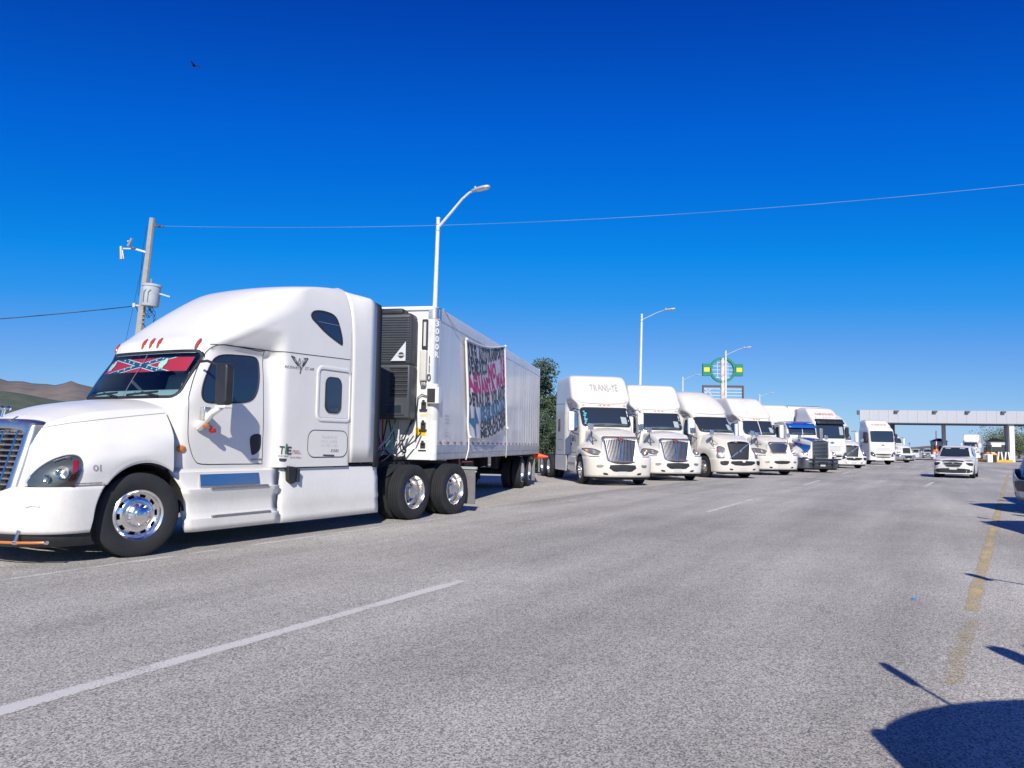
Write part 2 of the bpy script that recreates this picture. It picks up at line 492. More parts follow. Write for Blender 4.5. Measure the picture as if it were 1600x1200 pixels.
# ------------------------------------------------------------------ ground, road, markings
UD = Vector((.4756, .8796, 0)); ND = Vector((-.8796, .4756, 0))     # along the road, to its left
def road_pt(s, o, z=0): p = UD*s + ND*o; return (p.x, p.y, z)
ROAD_RZ = math.atan2(UD.y, UD.x)
def ground_material(name, base, dark, light, chip=70, contrast=.5, patches=.5):
    m = bpy.data.materials.new(name); m.use_nodes = True; nt = m.node_tree
    b = nt.nodes['Principled BSDF']; b.inputs['Roughness'].default_value = .85; b.inputs['Specular IOR Level'].default_value = .3
    tc = nt.nodes.new('ShaderNodeTexCoord')
    mp = nt.nodes.new('ShaderNodeMapping'); mp.inputs['Rotation'].default_value = (0, 0, -ROAD_RZ)
    nt.links.new(tc.outputs['Object'], mp.inputs[0])
    def nz(scale, detail, rough, src=None):
        n = nt.nodes.new('ShaderNodeTexNoise'); n.inputs['Scale'].default_value = scale; n.inputs['Detail'].default_value = detail; n.inputs['Roughness'].default_value = rough
        nt.links.new((src or mp).outputs[0], n.inputs['Vector']); return n
    n1 = nz(chip, 3, .7)
    vo = nt.nodes.new('ShaderNodeTexVoronoi'); vo.inputs['Scale'].default_value = chip*.9
    nt.links.new(mp.outputs[0], vo.inputs['Vector'])
    sepv = nt.nodes.new('ShaderNodeSeparateColor'); nt.links.new(vo.outputs['Color'], sepv.inputs[0])
    add = nt.nodes.new('ShaderNodeMath'); add.operation = 'MULTIPLY_ADD'; add.inputs[1].default_value = .36
    nt.links.new(sepv.outputs[0], add.inputs[0]); nt.links.new(n1.outputs[0], add.inputs[2])
    cr = nt.nodes.new('ShaderNodeValToRGB')
    e = cr.color_ramp.elements
    e[0].position = .5; e[0].color = (*dark, 1); e[1].position = .9; e[1].color = (*light, 1)
    e2 = cr.color_ramp.elements.new(.66); e2.color = (*base, 1)
    nt.links.new(add.outputs[0], cr.inputs[0])
    # long tyre tracks and wide stains
    st = nt.nodes.new('ShaderNodeMapping'); st.inputs['Rotation'].default_value = (0, 0, -ROAD_RZ); st.inputs['Scale'].default_value = (.05, .8, 1)
    mp2 = nt.nodes.new('ShaderNodeMapping'); mp2.inputs['Scale'].default_value = (.06, .75, 1)
    nt.links.new(mp.outputs[0], mp2.inputs[0])
    n2 = nz(1.0, 5, .6, mp2); n3 = nz(.16, 7, .7)
    mx = nt.nodes.new('ShaderNodeMath'); mx.operation = 'MULTIPLY'
    nt.links.new(n2.outputs[0], mx.inputs[0]); nt.links.new(n3.outputs[0], mx.inputs[1])
    mr = nt.nodes.new('ShaderNodeMapRange'); mr.inputs[1].default_value = .12; mr.inputs[2].default_value = .40; mr.inputs[3].default_value = 1-patches*.42; mr.inputs[4].default_value = 1+patches*.28
    nt.links.new(mx.outputs[0], mr.inputs[0])
    mul = nt.nodes.new('ShaderNodeMix'); mul.data_type = 'RGBA'; mul.blend_type = 'MULTIPLY'; mul.inputs[0].default_value = 1
    nt.links.new(cr.outputs[0], mul.inputs[6]); nt.links.new(mr.outputs[0], mul.inputs[7])
    n4 = nz(1.7, 7, .75); n5 = nz(.9, 3, .6)
    sm4 = nt.nodes.new('ShaderNodeMapRange'); sm4.inputs[1].default_value = .60; sm4.inputs[2].default_value = .78; sm4.inputs[3].default_value = 1; sm4.inputs[4].default_value = .66
    nt.links.new(n4.outputs[0], sm4.inputs[0])
    mu2 = nt.nodes.new('ShaderNodeMix'); mu2.data_type = 'RGBA'; mu2.blend_type = 'MULTIPLY'; mu2.inputs[0].default_value = 1
    nt.links.new(mul.outputs[2], mu2.inputs[6]); nt.links.new(sm4.outputs[0], mu2.inputs[7])
    nt.links.new(mu2.outputs[2], b.inputs['Base Color'])
    bp = nt.nodes.new('ShaderNodeBump'); bp.inputs['Strength'].default_value = .55; bp.inputs['Distance'].default_value = .006
    nt.links.new(add.outputs[0], bp.inputs['Height']); nt.links.new(bp.outputs[0], b.inputs['Normal'])
    return m
M_ASPH = ground_material('worn_chip_seal', (.465, .435, .38), (.19, .178, .16), (.76, .715, .64), 108, patches=.85)
M_SHO = ground_material('pale_dusty_shoulder', (.54, .50, .43), (.33, .30, .26), (.72, .67, .59), 55)
M_DIRT = ground_material('dry_dirt', (.27, .22, .165), (.15, .13, .09), (.38, .32, .25), 6)

def quad_sheet(name, pts, m, z, label=None):
    mb = MB(); mb.add([(x, y, z) for x, y, *_ in pts], [tuple(range(len(pts)))])
    o = obj(name, mb, m, smooth=None); o['kind'] = 'structure'; return o
mb = MB(); N = 9000
mb.add([(-N,-N,-.03),(N,-N,-.03),(N,N,-.03),(-N,N,-.03)], [(0,1,2,3)])
obj('ground', mb, M_DIRT, smooth=None)['kind'] = 'structure'
# shoulder apron (wavy edge against the dark road)
quad_sheet('shoulder', [road_pt(-40, 26), road_pt(-40, 8.0), road_pt(135, 8.0), road_pt(135, 26)], M_SHO, -.006)
rd = [road_pt(-40, -30), road_pt(135, -60), road_pt(135, 8.5)]
rnd = random.Random(3)
for i in range(176):
    s = 134-i
    rd.append(road_pt(s, 8.75+.28*noise.noise(Vector((s*.16, 0, 0)))+.12*noise.noise(Vector((s*.9, 3, 0)))))
quad_sheet('road', rd, M_ASPH, 0)
quad_sheet('far_road', [road_pt(135, 9), road_pt(135, -60), road_pt(1500, -14), road_pt(1500, 4)], M_ASPH, -.004)

def paint_material(name, c, cover, scale=9):
    m = bpy.data.materials.new(name); m.use_nodes = True; nt = m.node_tree
    b = nt.nodes['Principled BSDF']; b.inputs['Base Color'].default_value = (*c, 1); b.inputs['Roughness'].default_value = .8
    tc = nt.nodes.new('ShaderNodeTexCoord')
    n1 = nt.nodes.new('ShaderNodeTexNoise'); n1.inputs['Scale'].default_value = 75; n1.inputs['Detail'].default_value = 3
    n2 = nt.nodes.new('ShaderNodeTexNoise'); n2.inputs['Scale'].default_value = 1.6; n2.inputs['Detail'].default_value = 5
    nt.links.new(tc.outputs['Object'], n1.inputs['Vector']); nt.links.new(tc.outputs['Object'], n2.inputs['Vector'])
    # the strips carry a u coordinate: 0 at the middle, 1 at the edge, stored as an attribute
    at = nt.nodes.new('ShaderNodeAttribute'); at.attribute_name = 'edge'
    a = nt.nodes.new('ShaderNodeMath'); a.operation = 'MULTIPLY_ADD'; a.inputs[1].default_value = .75
    nt.links.new(n2.outputs[0], a.inputs[0]); nt.links.new(n1.outputs[0], a.inputs[2])
    sb = nt.nodes.new('ShaderNodeMath'); sb.operation = 'MULTIPLY_ADD'; sb.inputs[1].default_value = -.34
    nt.links.new(at.outputs['Fac'], sb.inputs[0]); nt.links.new(a.outputs[0], sb.inputs[2])
    mr = nt.nodes.new('ShaderNodeMapRange'); mr.inputs[1].default_value = cover-.09; mr.inputs[2].default_value = cover+.09
    mr.inputs[4].default_value = .93
    nt.links.new(sb.outputs[0], mr.inputs[0]); nt.links.new(mr.outputs[0], b.inputs['Alpha'])
    return m
M_PAINTW = paint_material('worn_white_paint', (.72, .69, .63), .66)
M_PAINTF = paint_material('faded_white_paint', (.66, .64, .60), .80)
M_PAINTY = paint_material('worn_yellow_paint', (.64, .51, .27), .80)
M_PAINTY2 = paint_material('faded_yellow_paint', (.58, .48, .28), .90)
def strip(name, m, a, b, w, z=.004, n=60):
    a = Vector((a[0], a[1], 0)); b = Vector((b[0], b[1], 0)); d = (b-a).normalized(); x = Vector((-d.y, d.x, 0))
    mb = MB(); rows = []
    for i in range(n+1):
        p = a.lerp(b, i/n); wob = .012*noise.noise(p*1.7)
        rows.append([p+x*(k*w/2*1.1+wob)+Vector((0, 0, z)) for k in (-1, -.6, 0, .6, 1)])
    mb.grid(rows)
    o = obj(name, mb, m, smooth=None, fix=False); o['kind'] = 'structure'
    att = o.data.attributes.new('edge', 'FLOAT', 'POINT')
    for i in range(len(o.data.vertices)): att.data[i].value = (1, .15, 0, .15, 1)[i % 5]
    return o
strip('edge_line', M_PAINTF, road_pt(-5, 8.03), road_pt(90, 8.03), .14, n=200)
for k in range(-1, 8):
    s0 = 1.9+15*k
    strip('lane_line', M_PAINTW if k <= 1 else M_PAINTW, road_pt(s0 if k else -1.5, 4.25), road_pt(s0+4.95, 4.25), .15)
for k in range(2, 8):
    strip('lane_line', M_PAINTW, road_pt(15*k+4, .2-.04*k), road_pt(15*k+9, .2-.04*k-.3), .15)
strip('yellow_line', M_PAINTY2, (2.7, 4.8), (3.9, 6.6), .15, .0045)
strip('yellow_line', M_PAINTY, (4.1, 6.94), (31, 48.1), .15, n=160)
# ------------------------------------------------------------------ wheels
def tyre_mb(R0=.5, w=.28, rim=.285, seg=40):
    mb = MB(); h = w/2
    rim = .298
    prof = [(rim, -h*.82), (rim+.03, -h*.95), (rim+.10, -h), (R0-.05, -h*.97), (R0-.015, -h*.86), (R0, -h*.76)]
    x = -h*.72
    for k in range(4):   # tread ribs
        prof += [(R0, -h*.72+k*h*.36+.0), (R0, -h*.72+k*h*.36+h*.28), (R0-.012, -h*.72+k*h*.36+h*.29), (R0-.012, -h*.72+k*h*.36+h*.35)]
    prof += [(R0, h*.76), (R0-.015, h*.86), (R0-.05, h*.97), (rim+.10, h), (rim+.03, h*.95), (rim, h*.82)]
    mb.lathe(prof, seg=seg); return mb
MESH = {}
def once(name, mbf, m, smooth=35):
    if name not in MESH:
        o = obj(name.split('/')[0], mbf(), m, smooth=smooth); MESH[name] = o.data; bpy.data.objects.remove(o)
    return MESH[name]
def rim_front():   # steer wheel: shallow dish seen from +y, ten oval hand holes
    mb = MB(); seg = 60
    mb.lathe([(.287, -.10), (.305, .118), (.296, .126), (.272, .110), (.262, .062), (.255, .058), (.243, .070), (.205, .082), (.195, .090), (.175, .096), (.150, .098)], seg=seg,
             skip=lambda i, k: i == 6 and k % 6 in (1, 2, 3))
    return mb
def rim_lathe(prof, holes):
    return lambda: MB().lathe(prof, seg=60, skip=lambda i, k: i == holes and k % 6 in (1, 2, 3))
def hub_front():
    mb = MB()
    mb.lathe([(.150, .094), (.148, .115), (.120, .150), (.075, .165), (.072, .195), (.05, .205), (0.001, .207)], seg=30)
    for k in range(10):
        a = 2*math.pi*k/10; c = (.128*math.cos(a), .13, .128*math.sin(a)); mb.cyl(c, (c[0]*.98, .172, c[2]*.98), .017, 8, .008)
    return mb
def rim_drive():
    mb = MB()
    mb.lathe([(.295, -.05), (.308, .128), (.299, .136), (.286, .118), (.274, .02), (.262, -.045), (.235, -.075), (.19, -.085), (.16, -.07), (.14, -.07)], seg=60, skip=lambda i, k: i == 6 and k % 6 in (1, 2, 3))
    return mb
def hub_drive():
    mb = MB()
    mb.lathe([(.14, -.08), (.135, -.02), (.115, 0), (.112, .07), (.095, .085), (.001, .088)], seg=30)
    for k in range(10):
        a = 2*math.pi*k/10+.1; c = (.155*math.cos(a), -.08, .155*math.sin(a)); mb.cyl(c, (c[0], -.03, c[2]), .016, 8)
    return mb
def drum(): return MB().lathe([(.255, -.12), (.255, .02), (.001, .02)], seg=24)
def wheel(parent, x, y, sg, kind='front', dual=False, chrome=None, R0=.5, name='wheel'):
    """a wheel as a part: tyre(s), rim, hub below it; sg +1 faces +y"""
    w = empty(name, (x, y, R0), 0, parent)
    w.rotation_euler = (0, random.uniform(0, 1), 0 if sg > 0 else math.pi)
    ty = once('tyre/%g' % R0, lambda: tyre_mb(R0), M_RUB)
    share('tyre', ty, w, (0, 0, 0))
    if dual: share('tyre', ty, w, (0, -.34, 0))
    c = chrome or M_CHROME
    if kind == 'front':
        share('rim', once('rim/f'+c.name, rim_front, c), w); share('hub', once('hub/f'+c.name, hub_front, c), w)
    else:
        share('rim', once('rim/d'+c.name, rim_drive, c), w); share('hub', once('hub/d'+c.name, hub_drive, M_ALU if chrome is None else c), w)
    share('brake_drum', once('brake_drum', drum, M_DARK), w, (0, 0 if kind == 'front' else -.1, 0))
    return w

# ------------------------------------------------------------------ truck bodies
def slice_loft(sl_, nf=26, ns=40, rear=True, top=True, bottom=False):
    """horizontal slices (z, xf, D, n, wfun, xr): rounded front, sides following wfun(x), flat rear"""
    rows = []
    for z, xf, D, n, wf, xr in sl_:
        half = []
        w0 = wf(xf-D, z)
        for k in range(nf+1):
            th = math.pi/2*(k/nf)
            y = w0*math.sin(th)**(2/n); x = xf-D+D*math.cos(th)**(2/n) if k < nf else xf-D
            half.append((x, y, z))
        x0 = xf-D
        for k in range(1, ns+1):
            x = x0+(xr-x0)*k/ns; half.append((x, wf(x, z), z))
        if rear:
            yb = half[-1][1]
            half[-1] = (xr, yb-.03, z)
            for k in range(1, 7): half.append((xr, (yb-.03)*(1-k/6), z))
        far = [(x, -y, z) for x, y, z in half]
        if rear: rows.append(half + far[-2:0:-1])
        else: rows.append(far[::-1] + half[1:])
    mb = MB(); mb.grid(rows, closed=rear)
    if top:
        r = rows[-1]; n = len(mb.v); m = len(r); c = Vector((0, 0, 0))
        for p in r: c += Vector(p)
        c /= m
        if rear:
            # strips across from near to far side
            h = (m)//2
            base = len(mb.v)-m
            for k in range(h):
                a, b = k, k+1; c2, d2 = (m-k) % m, (m-k-1) % m
                if k == 0: mb.f.append((base+a, base+b, base+d2))
                elif b == d2: mb.f.append((base+a, base+b, base+c2))
                else: mb.f.append((base+a, base+b, base+d2, base+c2))
    return mb

def hood_mesh(xF, xC, gw, prof, ax=0, arch_r=.62, arch_z=.5, low=.87, wmax=1.21, cap=True, nose=.42, nx=64):
    """prof(x) -> list of (y, z) half section from lower outer edge to centre; lower edge follows the wheel arch"""
    rows = []
    for i in range(nx+1):
        t = i/nx; x = xC+(xF-xC)*(1-(1-t)**1.35)
        zl = low
        if abs(x-ax) < arch_r: zl = max(low, arch_z+math.sqrt(arch_r**2-(x-ax)**2))
        P = prof(x, zl)
        half = catmull([(x, y, z) for y, z in P], 6)
        rows.append([tuple(p) for p in half] + [(p[0], -p[1], p[2]) for p in half[-2::-1]])
    mb = MB(); mb.grid(rows)
    if cap:
        r = rows[-1]; m = len(r); base = len(mb.v)-m
        for k in range(m//2): 
            if k == m//2-1: mb.f.append((base+k, base+k+1, base+m-1-k))
            else: mb.f.append((base+k, base+k+1, base+m-2-k, base+m-1-k))
    return mb
def outer_fn(xF, nose, wmax, gw):
    """plan outline of the fenders: full width, rounded into the nose"""
    def f(x):
        s = (x-(xF-nose))/nose
        if s <= 0: return wmax
        s = min(1, s); n = 2.4
        return gw+(wmax-gw)*(1-s**n)**(1/n)
    return f
def chassis(t, x0, x1, m=None):
    m = m or M_DARK
    for sg in (-1, 1): obj('frame_rail', MB().box(x0, x1, sg*.43-.045, sg*.43+.045, .78, 1.04), m, t, smooth=None)
    obj('axle', MB().cyl((0, -1.0, .5), (0, 1.0, .5), .07, 10), m, t)
def drive_axles(t, xs, chrome=None, sides=(-1, 1)):
    for x in xs:
        obj('axle', MB().cyl((x, -.95, .5), (x, .95, .5), .09, 10), M_DARK, t)
        for sg in sides: wheel(t, x, sg*1.07, sg, 'drive', True, chrome)

# =================================================================== THE NEAR WHITE TRACTOR
HD = R(28.4)
fwd = Vector((-math.sin(HD), -math.cos(HD), 0)); lft = Vector((-fwd.y, fwd.x, 0))
def ground_px(x, y, z=0):
    d = CF*F_PX + CR*(x-800) + CU*(600-y); t = (z-CAM_H)/d.z; return CP+d*t
c0 = ground_px(215, 871); c0 = Vector((c0.x, c0.y, 0)) - lft*1.22
HERO_RZ = math.atan2(fwd.y, fwd.x)
HERO = empty('tractor_truck', c0, HERO_RZ)
tag(HERO, 'large white sleeper tractor nearest the camera, red and blue flag banner in its windscreen', 'truck', 'trucks parked along the road')
HM = Matrix.Translation(c0) @ Matrix.Rotation(HERO_RZ, 4, 'Z')

# ---- cab and sleeper shell
def cab_w(x, z):
    lo = interp(z, [(1.0, 1.09), (1.6, 1.10), (1.9, 1.085), (2.3, 1.05), (2.62, 1.0), (2.76, .99)])
    hi = interp(z, [(1.0, 1.215), (2.6, 1.215), (3.0, 1.205), (3.4, 1.175), (3.7, 1.11), (3.85, 1.04), (3.94, .95), (3.985, .84)])
    sl = interp(z, [(1.0, 0), (2.60, 0), (2.74, .5), (3.0, 1)])
    a = interp(x, [(-2.34, 1), (-2.28, .93), (-2.13, .08), (-2.09, 0)])             # step out behind the door
    b = interp(x, [(-2.2, 1), (-1.6, .86), (-1.1, .50), (-.8, .20), (-.6, 0)])     # roof flares out smoothly
    k = a*(1-sl)+b*sl
    k = max(k, min(1, a)) if sl < 1 else k
    return lo+(hi-lo)*k
def cab_slices():
    out = []
    XF = [(1.02, -.50), (1.86, -.50), (1.93, -.53), (2.2, -.67), (2.55, -.875), (2.62, -.90), (2.75, -.95), (2.9, -1.12), (3.10, -1.34), (3.32, -1.60), (3.56, -1.95), (3.75, -2.34), (3.86, -2.88), (3.915, -3.30), (3.95, -3.62), (3.985, -3.76)]
    z = 1.02
    zs = [1.02+.04*i for i in range(int((2.5-1.02)/.04))]+[2.5+.025*i for i in range(13)]+[2.83+.045*i for i in range(24)]+[3.90, 3.93, 3.955, 3.975, 3.985]
    for z in zs:
        xf = interp(z, XF)
        D = interp(z, [(1, .42), (1.9, .42), (2.6, .42), (2.9, .6), (3.4, .9), (3.9, .25)])
        n = interp(z, [(1, 5), (1.8, 5), (1.95, 3.6), (2.6, 3.6), (2.85, 3.0), (3.4, 2.5), (3.9, 2.2)])
        xr = -3.78
        D = min(D, (xf-xr)*.8)
        out.append((z, xf, D, n, cab_w, xr))
    return out
shell_mb = slice_loft(cab_slices(), 44, 62)
full = obj('cab_shell', shell_mb, M_WHITE, HERO, smooth=50)
S_CAB = Surf([full], HM)

WS = [(150, 621), (198, 553), (262, 549), (298, 549), (311, 553), (312, 562), (303, 588), (290, 613), (280, 621), (262, 624), (200, 623)]
def pip(x, y, P):
    c = False
    for i in range(len(P)):
        x0, y0 = P[i]; x1, y1 = P[i-1]
        if (y0 > y) != (y1 > y) and x < (x1-x0)*(y-y0)/(y1-y0)+x0: c = not c
    return c
# windscreen outline in local (y, z), seen from the front
WSF = rrect(-.955, 1.955, .955, 2.60, .10, 4)
WSI = rrect(-.87, 2.0, .87, 2.49, .06, 3)
cut = bmesh.new(); cut.from_mesh(full.data)
kill = [f for f in cut.faces if f.calc_center_median().x > -1.1 and abs(f.calc_center_median().y) < .935 and 1.975 < f.calc_center_median().z < 2.58]
bmesh.ops.delete(cut, geom=kill, context='FACES'); cut.to_mesh(full.data); cut.free()
full.data.shade_smooth(); full.data.set_sharp_from_angle(angle=R(50))
def ring(fn, outer, inner, off, step=.04):
    """flat frame between two outlines with the same number of points"""
    mb = MB(); n = len(outer); rows = []
    for k in range(n):
        rows.append([fn(*outer[k], off), fn(*inner[k], off)])
    rows = [r for r in rows if None not in r]
    mb.grid([[tuple(q) for q in r] for r in rows]+[[tuple(q) for q in rows[0]]]); return mb
def dense(P, step):
    out = []; n = len(P)
    for i in range(n):
        a, b = P[i], P[(i+1) % n]; k = max(1, int(math.hypot(b[0]-a[0], b[1]-a[1])/step))
        for j in range(k): out.append((a[0]+(b[0]-a[0])*j/k, a[1]+(b[1]-a[1])*j/k))
    return out
g = drape(S_CAB.front, WSF, .05, .002)
ws = obj('windscreen', g, M_GLASS, HERO, smooth=60)
gk = drape_line(S_CAB.front, WSF, .019, .008, .03, closed=True)
obj('gasket', gk, M_BLK, ws, smooth=60, solid=.02)
gk = drape_line(S_CAB.front, [(0, 1.97), (0, 2.585)], .009, .008, .03)
obj('centre_seam', gk, M_DULL, ws, smooth=60)
# red banner with a blue star-studded cross, taped inside the glass
def fl(u, v): return (u, v)
FX0, FX1, FZ0, FZ1 = -.86, .87, 2.325, 2.525
ban = empty('sunshade_banner', (0,0,0), 0, HERO)
ban['label'] = 'red windscreen banner with a blue star-studded diagonal cross'
M_BRED = mat('banner_red', (.60, .03, .06), .8); M_BBLU = mat('banner_blue', (.02, .09, .22), .8); M_BWHT = mat('banner_white', (.80, .88, .82), .8)
obj('red_field', drape(S_CAB.front, [(FX0, FZ0), (FX1, FZ0), (FX1, FZ1), (FX0, FZ1)], .05, -.016), M_BRED, ban, smooth=60)
cx, cz = -.05, (FZ0+FZ1)/2; hw, hh = .50, (FZ1-FZ0)/2
for sg in (-1, 1):
    za, zb = (FZ0, FZ1) if sg > 0 else (FZ1, FZ0)
    for nm, q, off, mm in (('white_cross_edge', .165, -.013, M_BWHT), ('blue_cross', .115, -.010, M_BBLU)):
        obj(nm, drape(S_CAB.front, [(cx-hw-q, za), (cx-hw+q, za), (cx+hw+q, zb), (cx+hw-q, zb)], .05, off-.001*sg), mm, ban, smooth=60)
for sg in (-1, 1):
    for q in (-.82, -.58, -.34, 0, .34, .58, .82):
        if q == 0 and sg > 0: continue
        px_, pz_ = cx+hw*q, cz+sg*hh*q
        st = [(px_+(.019 if k % 2 == 0 else .008)*1.1*math.sin(math.pi*k/5), pz_+(.019 if k % 2 == 0 else .008)*math.cos(math.pi*k/5)) for k in range(10)]
        obj('star', drape(S_CAB.front, st, .03, -.006), M_BWHT, ban, smooth=None)
for q in (.40, -.72):
    P = [(q-.07, 2.36), (q-.05, 2.39), (q-.07, 2.43), (q-.04, 2.48), (q+.0, 2.46), (q+.02, 2.51), (q+.07, 2.50), (q+.08, 2.43), (q+.05, 2.39), (q+.06, 2.35), (q+.03, 2.37), (q+.0, 2.335), (q-.02, 2.38)]
    obj('pale_figure', drape(S_CAB.front, P, .04, -.004), mat('banner_figure', (.62, .72, .60), .8), ban, smooth=60)
# interior
it = empty('cab_interior', (0,0,0), 0, HERO)
mb = MB(); mb.box(-2.35, -.60, -1.02, 1.02, 1.25, 1.28); mb.box(-2.37, -2.33, -1.02, 1.02, 1.25, 2.9)
mb.box(-2.35, -1.4, -.9, .9, 2.60, 2.62)
for sg in (-1, 1): mb.box(-2.35, -.95, sg*.93-.01, sg*.93+.01, 1.25, 2.0); mb.box(-2.35, -1.3, sg*.90-.01, sg*.90+.01, 2.0, 2.60)
obj('lining', mb, mat('cab_lining', (.17, .21, .22), .9), it, smooth=None)
mb = MB(); mb.prism([(-.62, 1.3), (-.64, 1.93), (-.78, 2.05), (-1.0, 2.09), (-1.12, 1.98), (-1.05, 1.3)], 'y', -.97, .97)
obj('dashboard', mb, mat('dash_teal', (.36, .48, .50), .75), it, bevel=.03)
for y in (.52, -.52):
    s = empty('seat', (-1.50, y, 1.38), 0, it)
    obj('seat_base', MB().box(-.25, .28, -.27, .27, .2, .38), M_SEAT, s, bevel=.05)
    obj('seat_back', MB().hexa([(-.28,-.26,.35),(-.12,-.26,.35),(-.12,.26,.35),(-.28,.26,.35),(-.40,-.22,1.02),(-.28,-.22,1.02),(-.28,.22,1.02),(-.40,.22,1.02)]), M_SEAT, s, bevel=.06)
    obj('headrest', MB().box(-.42, -.30, -.13, .13, 1.02, 1.2), M_SEAT, s, bevel=.04)
mb = MB(); mb.lathe([(.225, 0), (.24, .012), (.225, .024), (.21, .012), (.225, 0)], axis='x', seg=28)
sw = obj('steering_wheel', mb, M_BLK, it); sw.location = (-1.2, .52, 1.98); sw.rotation_euler = (0, R(-35), 0)
sh = obj('sun_visor_sticker', MB().box(-1.02, -1.0, -.15, .12, 2.30, 2.36), M_BLK, it, smooth=None)
# marker lamps on the brow
for y, z in ((-.86, 2.70), (-.16, 2.735), (0, 2.74), (.16, 2.735), (.86, 2.70)):
    p = S_CAB.front(y, z, 0); nv = (S_CAB.front(y, z, 1)-p).normalized()
    lamp = empty('marker_lamp', p, 0, HERO)
    xa = (Vector((-1, 0, 1))-nv*Vector((-1, 0, 1)).dot(nv)).normalized(); ya = nv.cross(xa)
    lamp.rotation_euler = Matrix((xa, ya, nv)).transposed().to_euler()
    mb = MB(); mb.lathe([(.001, .028), (.02, .026), (.032, .014), (.036, 0)], axis='z', seg=14); mb.v = [(x*2.2, y_*.8, z_) for x, y_, z_ in mb.v]
    obj('lens', mb, M_MARK, lamp)
    mb = MB(); mb.lathe([(.036, 0), (.045, 0), (.045, -.02)], axis='z', seg=14); mb.v = [(x*2.0, y_*.8, z_+.004) for x, y_, z_ in mb.v]
    obj('lamp_rim', mb, M_CHROME, lamp)

# ---- hood and fenders
ofn = outer_fn(1.16, .60, 1.215, .56)
def hero_prof(x, zl):
    yo = ofn(x)
    yt = interp(x, [(-.5, 1.03), (.2, .90), (.8, .76), (1.05, .66), (1.12, .60)])
    yt = min(yt, yo*.97)
    zt = interp(x, [(-.5, 1.735), (.3, 1.68), (.8, 1.61), (1.0, 1.56), (1.1, 1.47), (1.16, 1.30)])
    zc = interp(x, [(-.5, 1.935), (-.1, 1.90), (.25, 1.845), (.65, 1.765), (.95, 1.67), (1.06, 1.58), (1.12, 1.50), (1.16, 1.34)])
    zs = interp(x, [(-.5, 1.30), (0, 1.27), (.6, 1.18), (1.0, 1.10), (1.16, 1.04)])
    zs = max(zs, zl+.10); kk = interp(x, [(-.5, .85), (-.2, .62), (.3, .40), (.8, .36)])
    ym = yt+(yo-yt)*kk; zm = zs+(zt-zs)*.42
    return [(yo-.012, zl), (yo+.004, zl+.05), (yo-.01, zs-.02), (ym, zm), (yt, zt), (yt*.90, zt+(zc-zt)*.42), (yt*.5, zt+(zc-zt)*.86), (0, zc)]
hm_ = hood_mesh(1.13, -.44, .6, hero_prof, ax=-.07, nx=110, cap=False)
def lean(p, k=.30, x0=.25, x1=1.13, z0=.87):
    t = max(0, min(1, (p[0]-x0)/(x1-x0))); return (p[0]-k*(p[2]-z0)*t*t*(3-2*t), p[1], p[2])
hm_.v = [lean(p) for p in hm_.v]
hood = obj('hood', hm_, M_WHITE, HERO, smooth=50)
S_HOOD = Surf([hood], HM)
def both(poly_obj_fn):
    pass
def add_mirrored(name, mb, m, parent, **k):
    a = obj(name, mb, m, parent, **k)
    m2 = MB(); m2.v = [(x, -y, z) for x, y, z in mb.v]; m2.f = [f[::-1] for f in mb.f]
    b = obj(name, m2, m, parent, **k); return a, b
# liner inside the arches
for sg in (-1, 1):
    mb = MB(); rows = []
    for k in range(17):
        a = math.pi*k/16; rows.append([(-.06+math.cos(a)*.60, sg*y, .5+math.sin(a)*.60) for y in (.5, 1.17)])
    mb.grid(rows); mb.box(-.46, .9, sg*.48-.02, sg*.48+.02, .4, 1.3)
    obj('arch_liner', mb, M_DARK, HERO)
# seam where hood top meets the side
sm = drape_line(S_HOOD.px, [(62, 669), (110, 661), (170, 654), (220, 649), (264, 645)], .5, .003, 6)
obj('hood_seam', sm, mat('seam_grey', (.32, .32, .34), .8), hood, smooth=None)
for s in (1, -1):
    obj('fender_gap_shade', drape_line(lambda x, z, off, s=s: S_HOOD.side(x, z, off, s), [(.50, .892), (.7, .892), (.9, .892), (1.02, .892)], .014, .003, .05), mat('gap_shade_grey', (.20, .20, .21), .8), hood, smooth=None)  # grey strip: the bumper gap, with shade of the fender's underside painted in
num = text_on(S_HOOD.px, [(145, 736), (160, 736), (160, 726), (145, 726)], '01', .02, .004)
obj('fleet_number', num, M_GTXT, hood, smooth=None)
